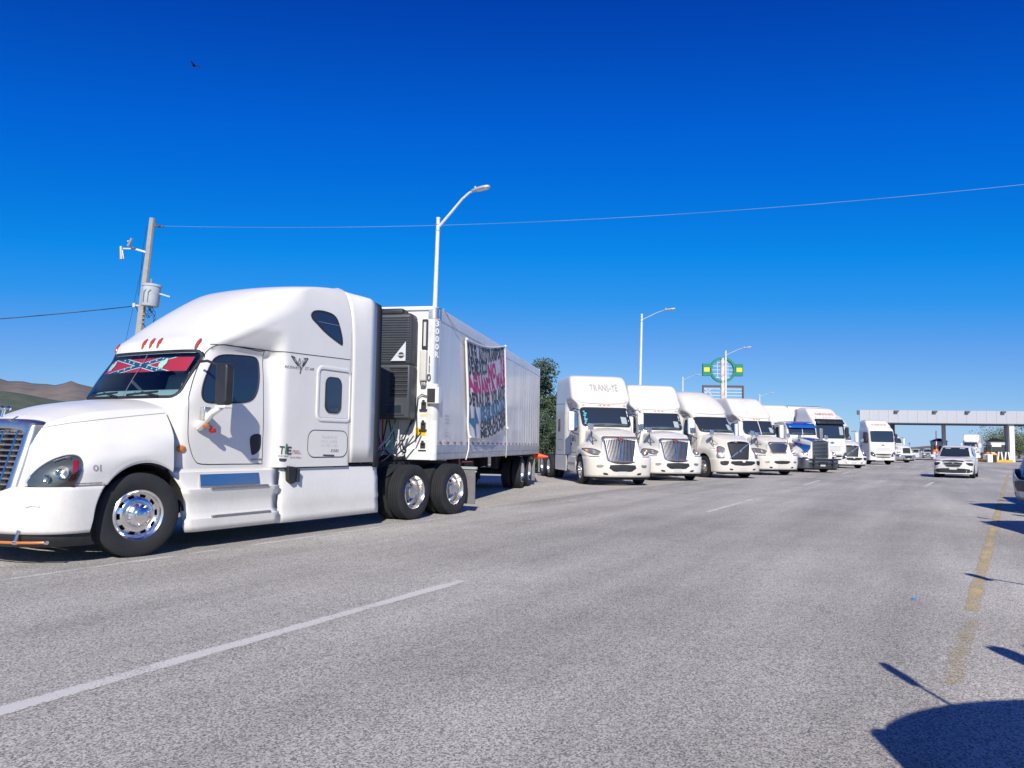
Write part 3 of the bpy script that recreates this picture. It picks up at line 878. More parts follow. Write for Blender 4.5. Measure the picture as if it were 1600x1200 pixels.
# headlamps
HL = [(38, 766), (42, 754), (52, 741), (66, 729), (84, 719), (104, 713), (118, 713), (126, 718), (128, 728), (124, 742), (117, 756), (112, 761), (80, 763)]
HL = smooth_poly(HL, 3)
d = drape(S_HOOD.px, HL, 5, .012)
for nm, o_ in (('headlamp', 1),):
    for sg in (1, -1):
        h = empty('headlamp', (0,0,0), 0, HERO)
        def put(name, mb, m, **k):
            q = MB(); q.v = [(x, y*sg, z) for x, y, z in mb.v]; q.f = mb.f; return obj(name, q, m, h, **k)
        put('housing', drape(S_HOOD.px, HL, 5, .004), mat('headlamp_housing', (.16, .18, .18), .35, metal=.4, noise_amt=.7, noise_scale=9, col2=(.05, .05, .055)), smooth=60)
        put('bezel', drape_line(S_HOOD.px, HL, 1.1, .010, 4, closed=True), mat('lamp_bezel', (.30, .32, .32), .3, metal=.6), smooth=60)
        c = S_HOOD.px(99, 738, .01)
        rf = MB(); rf.lathe([(.001, .0), (.035, .006), (.062, .022), (.07, .03)], axis='x', seg=24); 
        rf.xf(Matrix.Translation(c) @ Matrix.Rotation(R(38), 4, 'Z')); put('reflector', rf, M_CHROME)
        bl = MB(); bl.lathe([(.001, .03), (.018, .024), (.022, 0)], axis='x', seg=16); bl.xf(Matrix.Translation(c) @ Matrix.Rotation(R(38), 4, 'Z')); put('bulb', bl, mat('bulb_glass', (.7, .75, .78), .1))
        c2 = S_HOOD.px(76, 748, .01)
        rf = MB(); rf.lathe([(.001, .0), (.03, .006), (.045, .018)], axis='x', seg=20); rf.xf(Matrix.Translation(c2) @ Matrix.Rotation(R(15), 4, 'Z')); put('reflector', rf, M_CHROME)
        put('side_marker', drape(S_HOOD.px, [(103, 754), (113, 739), (115, 721), (122, 720), (122, 737), (114, 754)], 4, .016), M_RED, smooth=60)
        put('brow_trim', drape_line(S_HOOD.px, [(84, 722), (100, 716), (112, 717)], 2.2, .013, 4), M_CHROME, smooth=60)
        put('lens', drape(S_HOOD.px, HL, 5, .030), M_LENS, smooth=60)
# grille: chrome surround, bars
gr = empty('grille', (0,0,0), 0, HERO)
def gpt(u, v, off=0):    # u lateral, v 0..1 bottom to top
    z = .77+v*.82; return Vector((1.185-.20*v-.06*(u/.62)**2+off, u, z))
outl = [(.56, -.06), (.62, -.03), (.63, .15), (.64, .86), (.64, .95), (.56, 1.0), (.3, 1.03)]
outl = outl+[(-a, b) for a, b in outl[::-1]]+[(-.3, -.02), (0, -.03), (.3, -.02)]
innr = [(a*.80, .07+b*.80) for a, b in outl]
mb = MB(); rows = []
O = smooth_poly(outl, 3); I = smooth_poly(innr, 3); n = len(O)
for k in list(range(n))+[0]:
    o_, i_ = O[k], I[k]; mid = ((o_[0]+i_[0])/2, (o_[1]+i_[1])/2)
    rows.append([tuple(gpt(*o_, -.12)), tuple(gpt(*o_, .0)), tuple(gpt(o_[0]*.97, o_[1]*.98+.01, .03)), tuple(gpt(*mid, .045)), tuple(gpt(*i_, .025)), tuple(gpt(*i_, -.06))])
mb.grid(rows); obj('chrome_surround', mb, mat('satin_chrome', (.82, .76, .68), .34, metal=1, noise_amt=.3, noise_scale=6, col2=(.5, .48, .45)), gr, smooth=50)
bk = MB(); bk.add([tuple(gpt(a, b, -.065)) for a, b in I], [tuple(range(len(I)))]); obj('grille_back', bk, M_BLK, gr, smooth=None)
for k in range(10):
    v = .13+k*.077; mbx = MB(); w_ = .43+.11*v
    mbx.grid([[tuple(gpt(w_*(j/6-1)*1, v+dz, do)) for j in range(13)] for dz, do in ((-.018, -.05), (-.012, -.012), (.006, -.008), (.016, -.05))])
    obj('grille_slat', mbx, M_ALU, gr, smooth=50)
for u in (-.36, -.12, .12, .36):
    mbx = MB(); mbx.grid([[tuple(gpt(u*(.93+.1*v)+du, .08+.8*v, do)) for v in (0, .25, .5, .75, 1)] for du, do in ((-.016, -.05), (-.012, .004), (.012, .004), (.016, -.05))])
    obj('grille_rib', mbx, M_CHROME, gr, smooth=50)
for sg in (1, -1):
    rows = []
    for k in range(17):
        z = .62+(1.56-.62)*k/16; v = (z-.77)/.82; xo = 1.13-.30*max(0, z-.87)
        rg = sorted([(q[2], abs(q[1])) for q in hm_.v[-(len(hm_.v)//111):] if q[1] >= 0]); yy = rg[0][1]
        for q0, q1 in zip(rg, rg[1:]):
            if q0[0] <= z <= q1[0]: yy = q0[1]+(q1[1]-q0[1])*(z-q0[0])/max(1e-6, q1[0]-q0[0])
        if z > rg[-1][0]: yy = .56
        a_ = Vector((xo+.002, sg*(yy+.003), z)); b_ = gpt(sg*(.56+.03*v), v, -.03); b_.x = gpt(.56, v).x-.03
        rows.append([tuple(a_.lerp(b_, q/4)) for q in range(5)])
    obj('nose_panel', MB().grid(rows), M_WHITE, hood, smooth=50)
# bumper
bo = outer_fn(1.34, .66, 1.215, .62)
def bump_slices(z0, z1, xf, D, n, w, xr, k=8, tuck=.05):
    out = []
    for i in range(k+1):
        t = i/k; z = z0+(z1-z0)*t; e = tuck*((1-t)**2.2)+.02*t**3
        out.append((z, xf-e, D, n, (lambda x, zz, e=e: w-e*.5), xr(z)))
    return out
def rear_x(z):
    return .60-.03*(z-.35)/.15 if z < .5 else math.sqrt(max(0, .625**2-(z-.5)**2))-.055
bm_ = slice_loft(bump_slices(.35, .865, 1.33, .66, 2.5, 1.22, rear_x, 12), 34, 8, rear=False, top=False)
bm_.v = [(x, y, z-.10*max(0, 1-(abs(y)/.75)**3)*((z-.35)/.515)**2 if x > .8 else z) for x, y, z in bm_.v]
bump = obj('bumper', bm_, M_WHITE, HERO, smooth=50, solid=.03)
S_BUMP = Surf([bump], HM)
obj('bumper_lip', drape_line(S_BUMP.px, [(40, 792), (50, 789), (62, 791)], 1.2, .012, 4), M_WHITE, bump, smooth=60)
obj('tow_eye', MB().lathe([(.02, 0), (.03, .0), (.03, .03)], axis='x', seg=14).xf(Matrix.Translation((1.33, .52, .73))), M_BLK, bump)
obj('air_intake', drape(S_BUMP.front, rrect(-.42, .48, .42, .66, .06), .05, .006), M_BLK, bump, smooth=60)
obj('intake_lip', drape_line(S_BUMP.front, rrect(-.48, .44, .48, .70, .09), .018, .012, .05, closed=True), M_WHITE, bump, smooth=60, solid=.01)
ch = slice_loft(bump_slices(.20, .36, 1.30, .72, 2.5, 1.17, lambda z: .62, 3, .10), 24, 4, rear=False, top=False)
obj('air_dam', ch, M_BLK, HERO, smooth=50)
lb = empty('light_bar', (0,0,0), 0, HERO)
pts = [(1.35-.72+.72*math.cos(a)**.8, 1.20*math.sin(a)**.8, .27) for a in [R(q) for q in (8, 24, 40, 52, 62)]]
for sg in (1, -1):
    P = [(x, y*sg, z) for x, y, z in pts]
    obj('amber_tube', MB().tube(P[:3], .015, 10), M_AMB, lb); obj('amber_tube', MB().tube([Vector(P[2]).lerp(Vector(P[3]), .12), P[3], P[4]], .015, 10), M_AMB, lb)
    for p in (P[2], P[4]): obj('clamp', MB().tube([(p[0]+.012*sg*0, p[1]-.025, p[2]), (p[0], p[1]+.025, p[2])], .021, 10), M_CHROME, lb)
    obj('bracket', MB().bar(P[2], (P[2][0]-.03, P[2][1], .40), .02), M_CHROME, lb, smooth=None)
# ornament mirrors and wipers
sp = empty('hood_ornament', (.98, 0, 1.66), 0, HERO)
obj('ornament_stem', MB().cyl((0,0,-.02), (-.02,0,.06), .018, 10), M_CHROME, sp)
mb = MB()
for a in (-1, 0, 1): mb.lathe([(.001, -.028), (.02, -.02), (.028, 0), (.02, .02), (.001, .028)], c=(a*.07, 0, .08), axis='y', seg=12)
mb.bar((-.1, 0, .07), (.1, 0, .08), .02); obj('ornament_body', mb, M_CHROME, sp)
for y in (-.45, .35):
    w_ = empty('wiper', (0,0,0), 0, HERO)
    L = [(y-.28, 1.985), (y+.30, 2.02)]
    obj('wiper_blade', drape_line(S_CAB.front, L, .010, .022, .05), M_BLK, w_, smooth=None, solid=.015)
    obj('wiper_arm', drape_line(S_CAB.front, [(y+.35, 1.955), (y+.02, 2.01)], .012, .034, .05), M_BLK, w_, smooth=None, solid=.01)

# ---- doors, windows, panels laid on the side (both sides)
def sidefn(s, x, z, off): return S_CAB.side(x, z, off, s)
def sidepts(P, n=3, crop=(250, 430, 2.79)):
    out = []
    for a, b in P:
        h = S_CAB.px(crop[0]+a/crop[2], crop[1]+b/crop[2], 0); out.append((h.x, h.z))
    return smooth_poly(out, n)
DOOR = sidepts([(125, 560), (121, 690), (132, 760), (150, 805), (180, 824), (300, 824), (430, 822), (444, 812), (448, 700), (450, 500), (450, 345), (430, 330), (320, 308), (270, 302), (230, 312), (190, 350), (155, 425), (135, 490)])
WIN = sidepts([(184, 535), (182, 500), (195, 450), (220, 390), (245, 358), (290, 348), (390, 354), (420, 368), (428, 410), (424, 490), (400, 540), (350, 555), (270, 556), (205, 553)])
HREC = sidepts([(396, 778), (390, 715), (405, 695), (432, 693), (438, 705), (435, 752), (420, 775), (405, 783)])
PORT = rrect(-3.50, 1.865, -3.14, 2.42, .11, 5)
PAN = rrect(-3.74, 1.745, -2.97, 2.56, .09, 4)
HAT = rrect(-3.70, 1.16, -2.79, 1.58, .14, 5)
SKW = smooth_poly([(-2.80, 3.33), (-2.88, 3.42), (-3.12, 3.45), (-3.36, 3.40), (-3.47, 3.18), (-3.50, 3.00), (-3.44, 2.99), (-3.12, 3.12), (-2.92, 3.24)], 4)
for s in (1, -1):
    fn = lambda x, z, off, s=s: S_CAB.side(x, z, off, s)
    dr = empty('door', (0,0,0), 0, HERO)
    obj('door_gap', drape_line(fn, DOOR, .0045, .003, .05, closed=True), M_SEAM, dr, smooth=None)
    obj('door_skin', drape(fn, [(-1.3+(x+1.3)*.985, 1.9+(z-1.9)*.99) for x, z in DOOR], .07, .007), M_WHITE, dr, smooth=60)
    wn_ = obj('door_window', drape(fn, WIN, .06, .012), M_TINT, dr, smooth=60)
    obj('window_gasket', drape_line(fn, WIN, .010, .016, .03, closed=True), M_BLK, wn_, smooth=60, solid=.012)
    obj('handle_recess', drape(fn, HREC, .05, .012), M_BLK, dr, smooth=60, solid=.01)
    obj('lock_strip', drape(fn, rrect(-1.99, 1.125, -1.79, 1.15, .008, 2), .05, .011), M_DULL, dr, smooth=None)
    obj('roof_seam', drape_line(fn, [(-1.10, 2.70), (-1.6, 2.715), (-2.1, 2.715), (-2.7, 2.725), (-3.3, 2.74), (-3.77, 2.75)], .005, .004, .06), M_SEAM, HERO, smooth=None)
    po = empty('sleeper_window', (0,0,0), 0, HERO)
    obj('recessed_surround', drape_line(fn, PAN, .030, .016, .03, closed=True), M_WHITE, po, smooth=60, solid=.02, bevel=.01)
    obj('surround_shadow_gap', drape_line(fn, rrect(-3.712, 1.775, -2.998, 2.53, .07, 4), .006, .006, .03, closed=True), mat('panel_gap', (.28, .28, .31), .8), po, smooth=None)
    obj('glass_pane', drape(fn, PORT, .06, .012), M_TINT, po, smooth=60)
    obj('pane_gasket', drape_line(fn, PORT, .008, .015, .03, closed=True), M_BLK, po, smooth=60, solid=.01)
    ht = obj('luggage_hatch', drape_line(fn, HAT, .005, .004, .03, closed=True), M_SEAM, HERO, smooth=None)
    obj('hatch_skin', drape(fn, [(-3.245+(x+3.245)*.975, 1.37+(z-1.37)*.95) for x, z in HAT], .07, .007), M_WHITE, ht, smooth=60)
    sk_ = obj('roof_window', drape(fn, SKW, .05, .008), M_TINT, HERO, smooth=60)
    obj('roof_window_trim', drape_line(fn, SKW, .012, .012, .03, closed=True), M_BLK, sk_, smooth=60)
    obj('window_bar', drape_line(fn, [(-2.95, 3.27), (-3.44, 3.27)], .007, .014, .03), M_DULL, sk_, smooth=None)
    cm = S_CAB.side(-.655, 1.285, .004, s)
    mk = MB(); mk.lathe([(.001, .035), (.03, .028), (.045, .010), (.05, 0)], axis='z', seg=16); mk.v = [(x*1.5, y, z) for x, y, z in mk.v]
    mk.xf(Matrix.Translation(cm) @ Matrix.Rotation(-s*math.pi/2, 4, 'X')); obj('side_marker', mk, M_AMB, HERO)
# decals on the near side
px = S_CAB.px
dc = empty('door_lettering', (0,0,0), 0, HERO)
obj('company_letters', text_on(px, [(435.5, 709), (444, 709.6), (445.5, 697), (437, 696.2)], 'T', .02, .009), M_TXT, dc, smooth=None)
obj('company_letters', text_on(px, [(447.5, 709.6), (455.5, 710), (456.5, 697.6), (448.5, 697)], 'E', .02, .009), M_TXT, dc, smooth=None)
obj('green_accent', drape(px, [(444.2, 709), (445.6, 699), (446.2, 694), (448.6, 693), (447.6, 700), (446.4, 709)], 3, .010), M_GRNT, dc, smooth=None)
obj('small_letters', text_on(px, [(434, 713.5), (451, 714.2), (451, 711.6), (434, 711)], 'CARGA SECA Y REFRIGERADA', .0, .004), M_TXT, dc, smooth=None)
obj('red_letters', text_on(px, [(457, 706), (468, 707), (468, 703.5), (457, 703)], 'FRIO', .01, .004), M_REDT, dc, smooth=None)
obj('small_letters', text_on(px, [(453, 709), (471, 709.6), (471, 706.8), (453, 706.6)], 'MULTIMODAL', .02, .0045), M_GTXT, dc, smooth=None)
obj('red_letters', text_on(px, [(453, 716), (471, 716.4), (471, 713.6), (453, 713.2)], 'SERVICIO FEDERAL', .0, .004), M_REDT, dc, smooth=None)
obj('dark_badge', drape(px, [(436, 716), (448, 716.6), (447, 720), (445, 721.5), (438, 721), (436, 719.5)], 3, .004), M_TXT, dc, smooth=None)
obj('unit_letters', text_on(px, [(516, 706), (529, 706.5), (529, 702), (516, 701.5)], '5501', .02, .010, shear=.3), M_TXT, dc, smooth=None)
obj('hatch_latch', drape(px, [(504, 710), (521.5, 710.6), (521.5, 713), (504, 712.5)], 4, .011), M_TXT, dc, smooth=None)
for i, s_ in enumerate(('TRANSPORTES', 'ING E LOPEZ', 'SUC MEX CHIH')):
    obj('faded_letters', text_on(px, [(502-i, 685+i*6.4), (526+i*.4, 686+i*6.4), (526+i*.4, 681.6+i*6.4), (502-i, 680.6+i*6.4)], s_, -.005, .010), mat('faded_print', (.60, .60, .60), .8), dc, smooth=None)
em = empty('winged_emblem', (0,0,0), 0, HERO)
obj('emblem_letters', text_on(px, [(445, 574.6), (491, 579.5), (490.5, 574.8), (445, 570.6)], 'REDNECK STAR', .0, .004, shear=.3), M_TXT, em, smooth=None)
mb = MB()
for L, w_ in (([(455, 556), (461, 566), (466, 572)], .8), ([(459, 559), (464, 566), (467, 571)], .6), ([(481, 560), (477, 567), (473, 573)], .8), ([(477, 561), (475, 567), (471, 572)], .6), ([(468, 560), (470, 566), (468.4, 570), (466, 566), (468, 560)], .45), ([(468, 571), (470, 577), (468.5, 584)], .8), ([(455, 556), (461, 559)], .8), ([(481, 560), (474, 560.5)], .7), ([(462, 562), (464, 570)], .5), ([(473, 563), (473, 570)], .5)):
    drape_line(px, L, w_, .005, 2, mb=mb)
obj('wings', mb, M_TXT, em, smooth=None)

# ---- aerodynamic extenders wrapped round the back of the sleeper, black rubber edge
HI = [(1.0, 1.215), (2.6, 1.215), (3.0, 1.205), (3.4, 1.175), (3.7, 1.11), (3.85, 1.04), (3.94, .95), (3.985, .84)]
FLAT = [(1.0, 1.218), (3.0, 1.218), (3.80, 1.215), (3.90, 1.19), (3.95, 1.12), (3.985, .86)]
def wrap(xs, z0, off, drop):
    rows = []
    for x in xs:
        half = []
        for i in range(30):
            z = z0+(3.985-z0)*(i/29)**.7; yh = interp(z, HI); yh += (interp(z, FLAT)-yh)*max(0, min(1, (-3.80-x)/.40)); half.append((x, yh+off, z0+(z-z0)*(3.985-drop(x)-z0)/(3.985-z0)))
        zt = half[-1][2]
        half += [(x, .6, zt+.012), (x, .3, zt+.018), (x, 0, zt+.02)]
        rows.append(half+[(a, -b, c) for a, b, c in half[-2::-1]])
    return MB().grid(rows)
drop = lambda x: interp(x, [(-4.55, .135), (-4.34, .10), (-4.15, .055), (-3.95, .03), (-3.75, .012)])
ext = obj('aero_extender', wrap((-3.755, -3.85, -3.95, -4.05, -4.2, -4.36), 1.07, .007, drop), M_WHITE, HERO, smooth=50, solid=.02)
obj('rubber_edge', wrap((-4.362, -4.43, -4.51), .98, .004, drop), mat('rubber_strip', (.022, .026, .032), .7), ext, smooth=50, solid=.015)
obj('extender_seam', wrap((-3.748, -3.756), 1.07, .009, drop), M_SEAM, ext, smooth=50)

# ---- steps and tank fairings
for s in (1, -1):
    st = empty('step_fairing', (0,0,0), 0, HERO)
    def shell(name, prof, x0f, x1f, m, parent, n=14):
        """prof: (y, z) down the side; ends x0f(z) .. x1f(z)"""
        mb = MB(); rows = []
        for y, z in prof:
            a, b = x0f(z), x1f(z); rows.append([(a+(b-a)*k/n, s*(y-.05*max(0, 1-k/2.2)**2), z) for k in range(n+1)])
        mb.grid(rows); return obj(name, mb, m, parent, smooth=40, solid=.02)
    arch = lambda z: -math.sqrt(max(.02, .66**2-(z-.5)**2))-.0
    x0 = lambda z: min(-.47, arch(z)) if z > .3 else interp(z, [(.2, -.70), (.3, -.64)])
    shell('fairing_skin', [(1.12, 1.03), (1.16, .985), (1.165, .80), (1.175, .775), (1.225, .765), (1.215, .70), (1.17, .62), (1.165, .46), (1.20, .40), (1.235, .385), (1.235, .30), (1.225, .225)], x0, lambda z: -2.235, M_WHITE, st)
    obj('kick_plate', MB().hexa([(-.88, s*1.17, .80), (-1.88, s*1.17, .80), (-1.88, s*1.195, .80), (-.88, s*1.195, .80), (-.88, s*1.155, .955), (-1.88, s*1.155, .955), (-1.88, s*1.172, .955), (-.88, s*1.172, .955)]), mat('mirror_plate', (.62, .60, .58), .18, metal=1), st, smooth=None)
    for x_a, x_b, z_ in ((-1.02, -2.02, .775), (-1.05, -2.08, .405)):
        tr = obj('step_tread', MB().box(x_b, x_a, s*1.236-.03, s*1.236+.006, z_-.018, z_+.012), M_DULL, st, smooth=None, bevel=.006)
        mb = MB()
        for q in range(18): mb.box(x_b+.03+(x_a-x_b-.06)*q/18, x_b+.03+(x_a-x_b-.06)*(q+.5)/18, s*1.236-.022, s*1.236+.001, z_+.012, z_+.018)
        obj('tread_grip', mb, M_ALU, tr, smooth=None)
    tk = empty('tank_fairing', (0,0,0), 0, HERO)
    shell('fairing_skin', [(1.13, 1.02), (1.17, 1.0), (1.185, .86), (1.20, .82), (1.205, .60), (1.225, .50), (1.21, .44), (1.225, .32), (1.225, .215)], lambda z: -2.245, lambda z: -4.53, M_WHITE, tk, 20)
    obj('panel_gap', MB().box(-2.243, -2.236, s*1.17-.01, s*1.17+.01, .23, 1.0), M_SEAM, tk, smooth=None)
    lt = empty('fairing_latch', (-2.46, s*1.22, .92), 0, tk)
    obj('latch_pad', MB().prism([(-.09, .10), (.09, .12), (.07, -.10), (0, -.15), (-.07, -.13)], 'y', -.04, .03), M_BLK, lt, bevel=.01)
    obj('latch_strap', MB().box(-.14, -.10, -.02, .05, -.12, .08), M_BLK, lt, smooth=None, bevel=.01)
obj('sleeper_sill', MB().box(-4.5, -3.5, -1.16, 1.16, .99, 1.03), M_DARK, HERO, smooth=None)
# ---- underside, back of sleeper, wheels
chassis(HERO, -7.8, .9)
obj('underbody', MB().box(-4.2, .5, -.9, .9, .45, 1.0), M_DARK, HERO, smooth=None)
for s in (1, -1):
    w_ = wheel(HERO, -.03, s*1.075, s, 'front', chrome=mat('bright_wheel_alloy', (.92, .91, .89), .2, metal=1, noise_amt=.35, noise_scale=10, col2=(.55, .55, .56))); w_.rotation_euler.z += R(-11)
drive_axles(HERO, (-5.64, -7.01))
fw_ = obj('fifth_wheel', MB().prism([(-7.1, -.45), (-5.9, -.45), (-5.9, .45), (-7.1, .45)], 'z', 1.06, 1.16), M_DARK, HERO, smooth=None)
obj('deck_plate', MB().box(-5.1, -4.55, -.55, .55, 1.045, 1.06), M_DULL, HERO, smooth=None)
for s in (1, -1):
    mf = empty('mud_flap', (-7.68, s*.95, 0), 0, HERO)
    obj('flap', MB().box(-.012, .012, -.31, .31, .16, .86), mat('grey_rubber', (.20, .20, .21), .8, noise_amt=.5, noise_scale=5), mf, smooth=None)
    obj('flap_hanger', MB().bar((0, -.34, .90), (0, .34, .90), .07, .05).bar((0, -.34, .83), (0, .34, .83), .02, .03), M_GALV, mf, smooth=None)
# airlines between sleeper and trailer
for i, (m_, y, sag) in enumerate(((mat('airline_green', (.02, .20, .12), .5), .75, .55), (M_RED, .6, .5), (M_BLK, .9, .35), (M_BLK, 1.0, .5), (M_BLK, .45, .6))):
    P = []
    for k in range(11):
        t = k/10; P.append((-4.0-1.25*t, y-.1+.25*t, 1.9-.1*t-math.sin(math.pi*t)*sag*1.2-.35*t))
    obj('air_line', MB().tube(P, .011, 7), m_, HERO)
obj('exhaust_pipe', MB().tube([(-4.0, .35, 1.0), (-4.0, .35, 2.9)], .075, 14), M_DULL, HERO)
obj('sleeper_back_box', MB().box(-4.1, -3.79, -.7, .3, 1.1, 2.0), M_DARK, HERO, smooth=None, bevel=.02)

# ---- mirrors
for s in (1,):
    m_ = empty('door_mirror', (-.85, s*1.10, 0), 0, HERO)
    hp = Vector((-.06, s*.40, 2.13))
    mb = MB(); mb.prism(rrect(-.12, -.27, .12, .27, .06, 4), 'x', -.07, .05)
    h_ = obj('mirror_head', mb, M_BLK, m_, bevel=.02); h_.location = hp; h_.rotation_euler = (0, 0, s*R(-8))
    g_ = obj('mirror_glass', MB().prism(rrect(-.10, -.25, .10, .25, .05, 4), 'x', -.076, -.071), M_CHROME, h_, smooth=None)
    obj('lower_cap', MB().prism(rrect(-.115, -.02, .115, .02, .015, 3), 'x', -.07, .05), M_WHITE, h_, bevel=.008).location = (0, 0, -.295)
    obj('mirror_arm', MB().tube([(-.06, s*.38, 1.83), (-.02, s*.26, 1.76), (-.02, s*.12, 1.64), (-.03, s*.01, 1.58)], [.035, .045, .055, .07], 10), M_WHITE, m_)
    obj('mirror_arm', MB().tube([(-.06, s*.30, 2.38), (-.02, s*.12, 2.44), (.0, 0, 2.43)], .018, 8), M_BLK, m_)
    lp = empty('lamp_cluster', (-.02, s*.13, 1.69), 0, m_)
    obj('chrome_box', MB().box(-.055, .055, -.05, .05, -.04, .14), M_CHROME, lp, bevel=.012)
    obj('amber_lamp', MB().lathe([(.001, .05), (.03, .045), (.045, 0), (.03, -.03)], axis='y', seg=14, c=(-.01, 0, -.09)), M_AMB, lp)
    obj('red_lamp', MB().lathe([(.001, .05), (.03, .045), (.045, 0), (.03, -.03)], axis='y', seg=14, c=(-.12, 0, -.16)), M_RED, lp)
    obj('lamp_bracket', MB().bar((0, 0, -.05), (-.12, 0, -.12), .02), M_DULL, lp, smooth=None)
# small convex mirror on the far fender
fm = empty('fender_mirror', (1.0, -1.0, 1.3), 0, HERO)
obj('mirror_stalk', MB().tube([(0, 0, 0), (.05, -.08, .45)], .014, 8), M_BLK, fm)
mb = MB().prism(rrect(-.10, -.13, .10, .13, .05, 4), 'x', -.05, .05)
o_ = obj('mirror_head', mb, M_WHT, fm, bevel=.02); o_.location = (.05, -.1, .60)

# =================================================================== THE REFRIGERATED TRAILER
TD = R(11.2)
f2 = Vector((-math.sin(TD), -math.cos(TD), 0)); l2 = Vector((-f2.y, f2.x, 0))
TC = Vector((-1.487, 15.1, 0)) - l2*1.3
TRZ = math.atan2(f2.y, f2.x)
TR = empty('refrigerated_trailer', TC, TRZ)
tag(TR, 'long white refrigerated trailer coupled behind the nearest tractor, cloth banner hung on its side', 'trailer')
TM = Matrix.Translation(TC) @ Matrix.Rotation(TRZ, 4, 'Z')
TL, TZ0, TZ1 = 12.75, 1.07, 4.12
def tloc(px_, py_, y=1.3):
    """pixel -> (x, z) on the near side wall"""
    d = CF*F_PX + CR*(px_-800) + CU*(600-py_); P = TC + l2*y
    t = (P-CP).dot(l2)/d.dot(l2); v = CP+d*t-TC; return v.dot(f2), v.z
def tfront(px_, py_, x=0):
    d = CF*F_PX + CR*(px_-800) + CU*(600-py_); P = TC + f2*x
    t = (P-CP).dot(f2)/d.dot(f2); v = CP+d*t-TC; return v.dot(l2), v.z
def wob(x, z, s=1):    # gentle oil-canning of the skin
    return .006*noise.noise(Vector((x*1.1, z*.7, 5+s)))+.003*noise.noise(Vector((x*4.5, z*.5, 9)))
# side walls
for s in (1, -1):
    mb = MB(); rows = []
    nx = 200
    for i in range(nx+1):
        x = -.10-(TL-.16)*i/nx
        dent = 0
        if s > 0 and 9.4 < -x < 11.6: dent = 1
        rows.append([(x, s*(1.296+wob(x, z, s)+(.012*math.sin(x*14)*dent if z < 3.0 else 0)), z) for z in [TZ0+.30+(3.86-TZ0-.30)*k/24 for k in range(25)]])
    mb.grid(rows); w_ = obj('side_wall', mb, M_TRL, TR, smooth=60)
    obj('top_rail', MB().prism([(1.27, 3.86), (1.305, 3.86), (1.308, 4.06), (1.29, 4.105), (1.25, 4.12), (1.25, 3.9)], 'x', -TL, -.08) if s > 0 else MB().prism([(-1.27, 3.86), (-1.305, 3.86), (-1.308, 4.06), (-1.29, 4.105), (-1.25, 4.12), (-1.25, 3.9)], 'x', -TL, -.08), M_TRL, TR, smooth=30)
    pr = [(1.25, TZ0), (1.30, TZ0), (1.312, TZ0+.02), (1.312, TZ0+.11), (1.304, TZ0+.115), (1.304, TZ0+.135), (1.312, TZ0+.14), (1.312, TZ0+.27), (1.302, TZ0+.30), (1.25, TZ0+.30)]
    obj('bottom_rail', MB().prism([(a*s, b) for a, b in pr], 'x', -TL, -.08), mat('rail_aluminium', (.50, .51, .53), .4, metal=.5, noise_amt=.4, noise_scale=4), TR, smooth=20)
    for k in range(24):
        x = -.28-k*.54
        if x < -TL+.2: break
        obj('reflector', MB().box(x-.13, x, s*1.312-.001, s*1.312+.003, 1.385, 1.435), mat('red_reflector', (.30, .05, .06), .3), TR, smooth=None)
    for k in range(9):   # fine vertical ribs on the rear half, faint ones ahead
        x = -8.9-k*.42
        obj('side_rib', MB().prism([(x-.09, s*1.290), (x-.03, s*1.3025), (x+.03, s*1.3025), (x+.09, s*1.290)], 'z', 1.40, 3.86), M_TRL, TR, smooth=None)
    for k in range(0):
        x = -1.25-k*1.22
        obj('side_rib', MB().prism([(x-.025, s*1.292), (x-.012, s*1.3035), (x+.012, s*1.3035), (x+.025, s*1.292)], 'z', 1.40, 3.86), M_TRL, TR, smooth=None)
obj('front_wall', MB().box(-.14, -.03, -1.2, 1.2, TZ0+.02, 4.04), M_TRLF, TR, smooth=None)
for s in (1, -1):
    def post(z0, z1, off=0):
        mb = MB(); rows = []
        for k in range(9):
            a = math.pi/2*k/8; rows.append([(-.13+(.12+off)*math.cos(a), s*(1.18+(.125+off)*math.sin(a)), z) for z in (z0, z1)])
        rows = [[(0-.01+off, s*1.10, z0), (-.01+off, s*1.10, z1)]]+rows+[[(-.20, s*(1.305+off), z0), (-.20, s*(1.305+off), z1)]]
        return mb.grid(rows)
    obj('corner_post', post(TZ0, 4.06), mat('corner_cream', (.72, .72, .68), .4, coat=.2, noise_amt=.5, noise_scale=3), TR)
    obj('corner_cap', post(3.88, 4.10, .01), M_ALU, TR)
    # blue-reflecting stainless strip on the post
    mb = MB(); rows = []
    for k in range(7):
        a = math.pi/2*(k+.6)/8; rows.append([(-.13+.123*math.cos(a), s*(1.18+.128*math.sin(a)), z) for z in (2.58, 3.86)])
    obj('stainless_strip', mb.grid(rows), mat('stainless', (.55, .56, .58), .38, metal=.7), TR)
    mb = MB(); rows = []
    for k in range(7):
        a = math.pi/2*(k+.6)/8; rows.append([(-.13+.124*math.cos(a), s*(1.18+.129*math.sin(a)), z) for z in (1.18, 1.85)])
    obj('corner_guard', mb.grid(rows), M_WHT, TR)
obj('roof', MB().box(-TL, -.05, -1.26, 1.26, 4.06, 4.115), M_TRLF, TR, smooth=None)
obj('roof_edge', MB().box(-.06, .01, -1.22, 1.22, 4.04, 4.125), M_TRLF, TR, smooth=None, bevel=.02)
obj('floor', MB().box(-TL, -.05, -1.25, 1.25, TZ0, TZ0+.12), M_DARK, TR, smooth=None)
obj('front_sill', MB().box(-.03, .012, -1.2, 1.2, TZ0, TZ0+.22), M_TRLF, TR, smooth=None, bevel=.01)
rd_ = obj('rear_door', MB().box(-TL-.02, -TL+.03, -1.26, 1.26, TZ0+.1, 4.0), M_TRLF, TR, smooth=None)
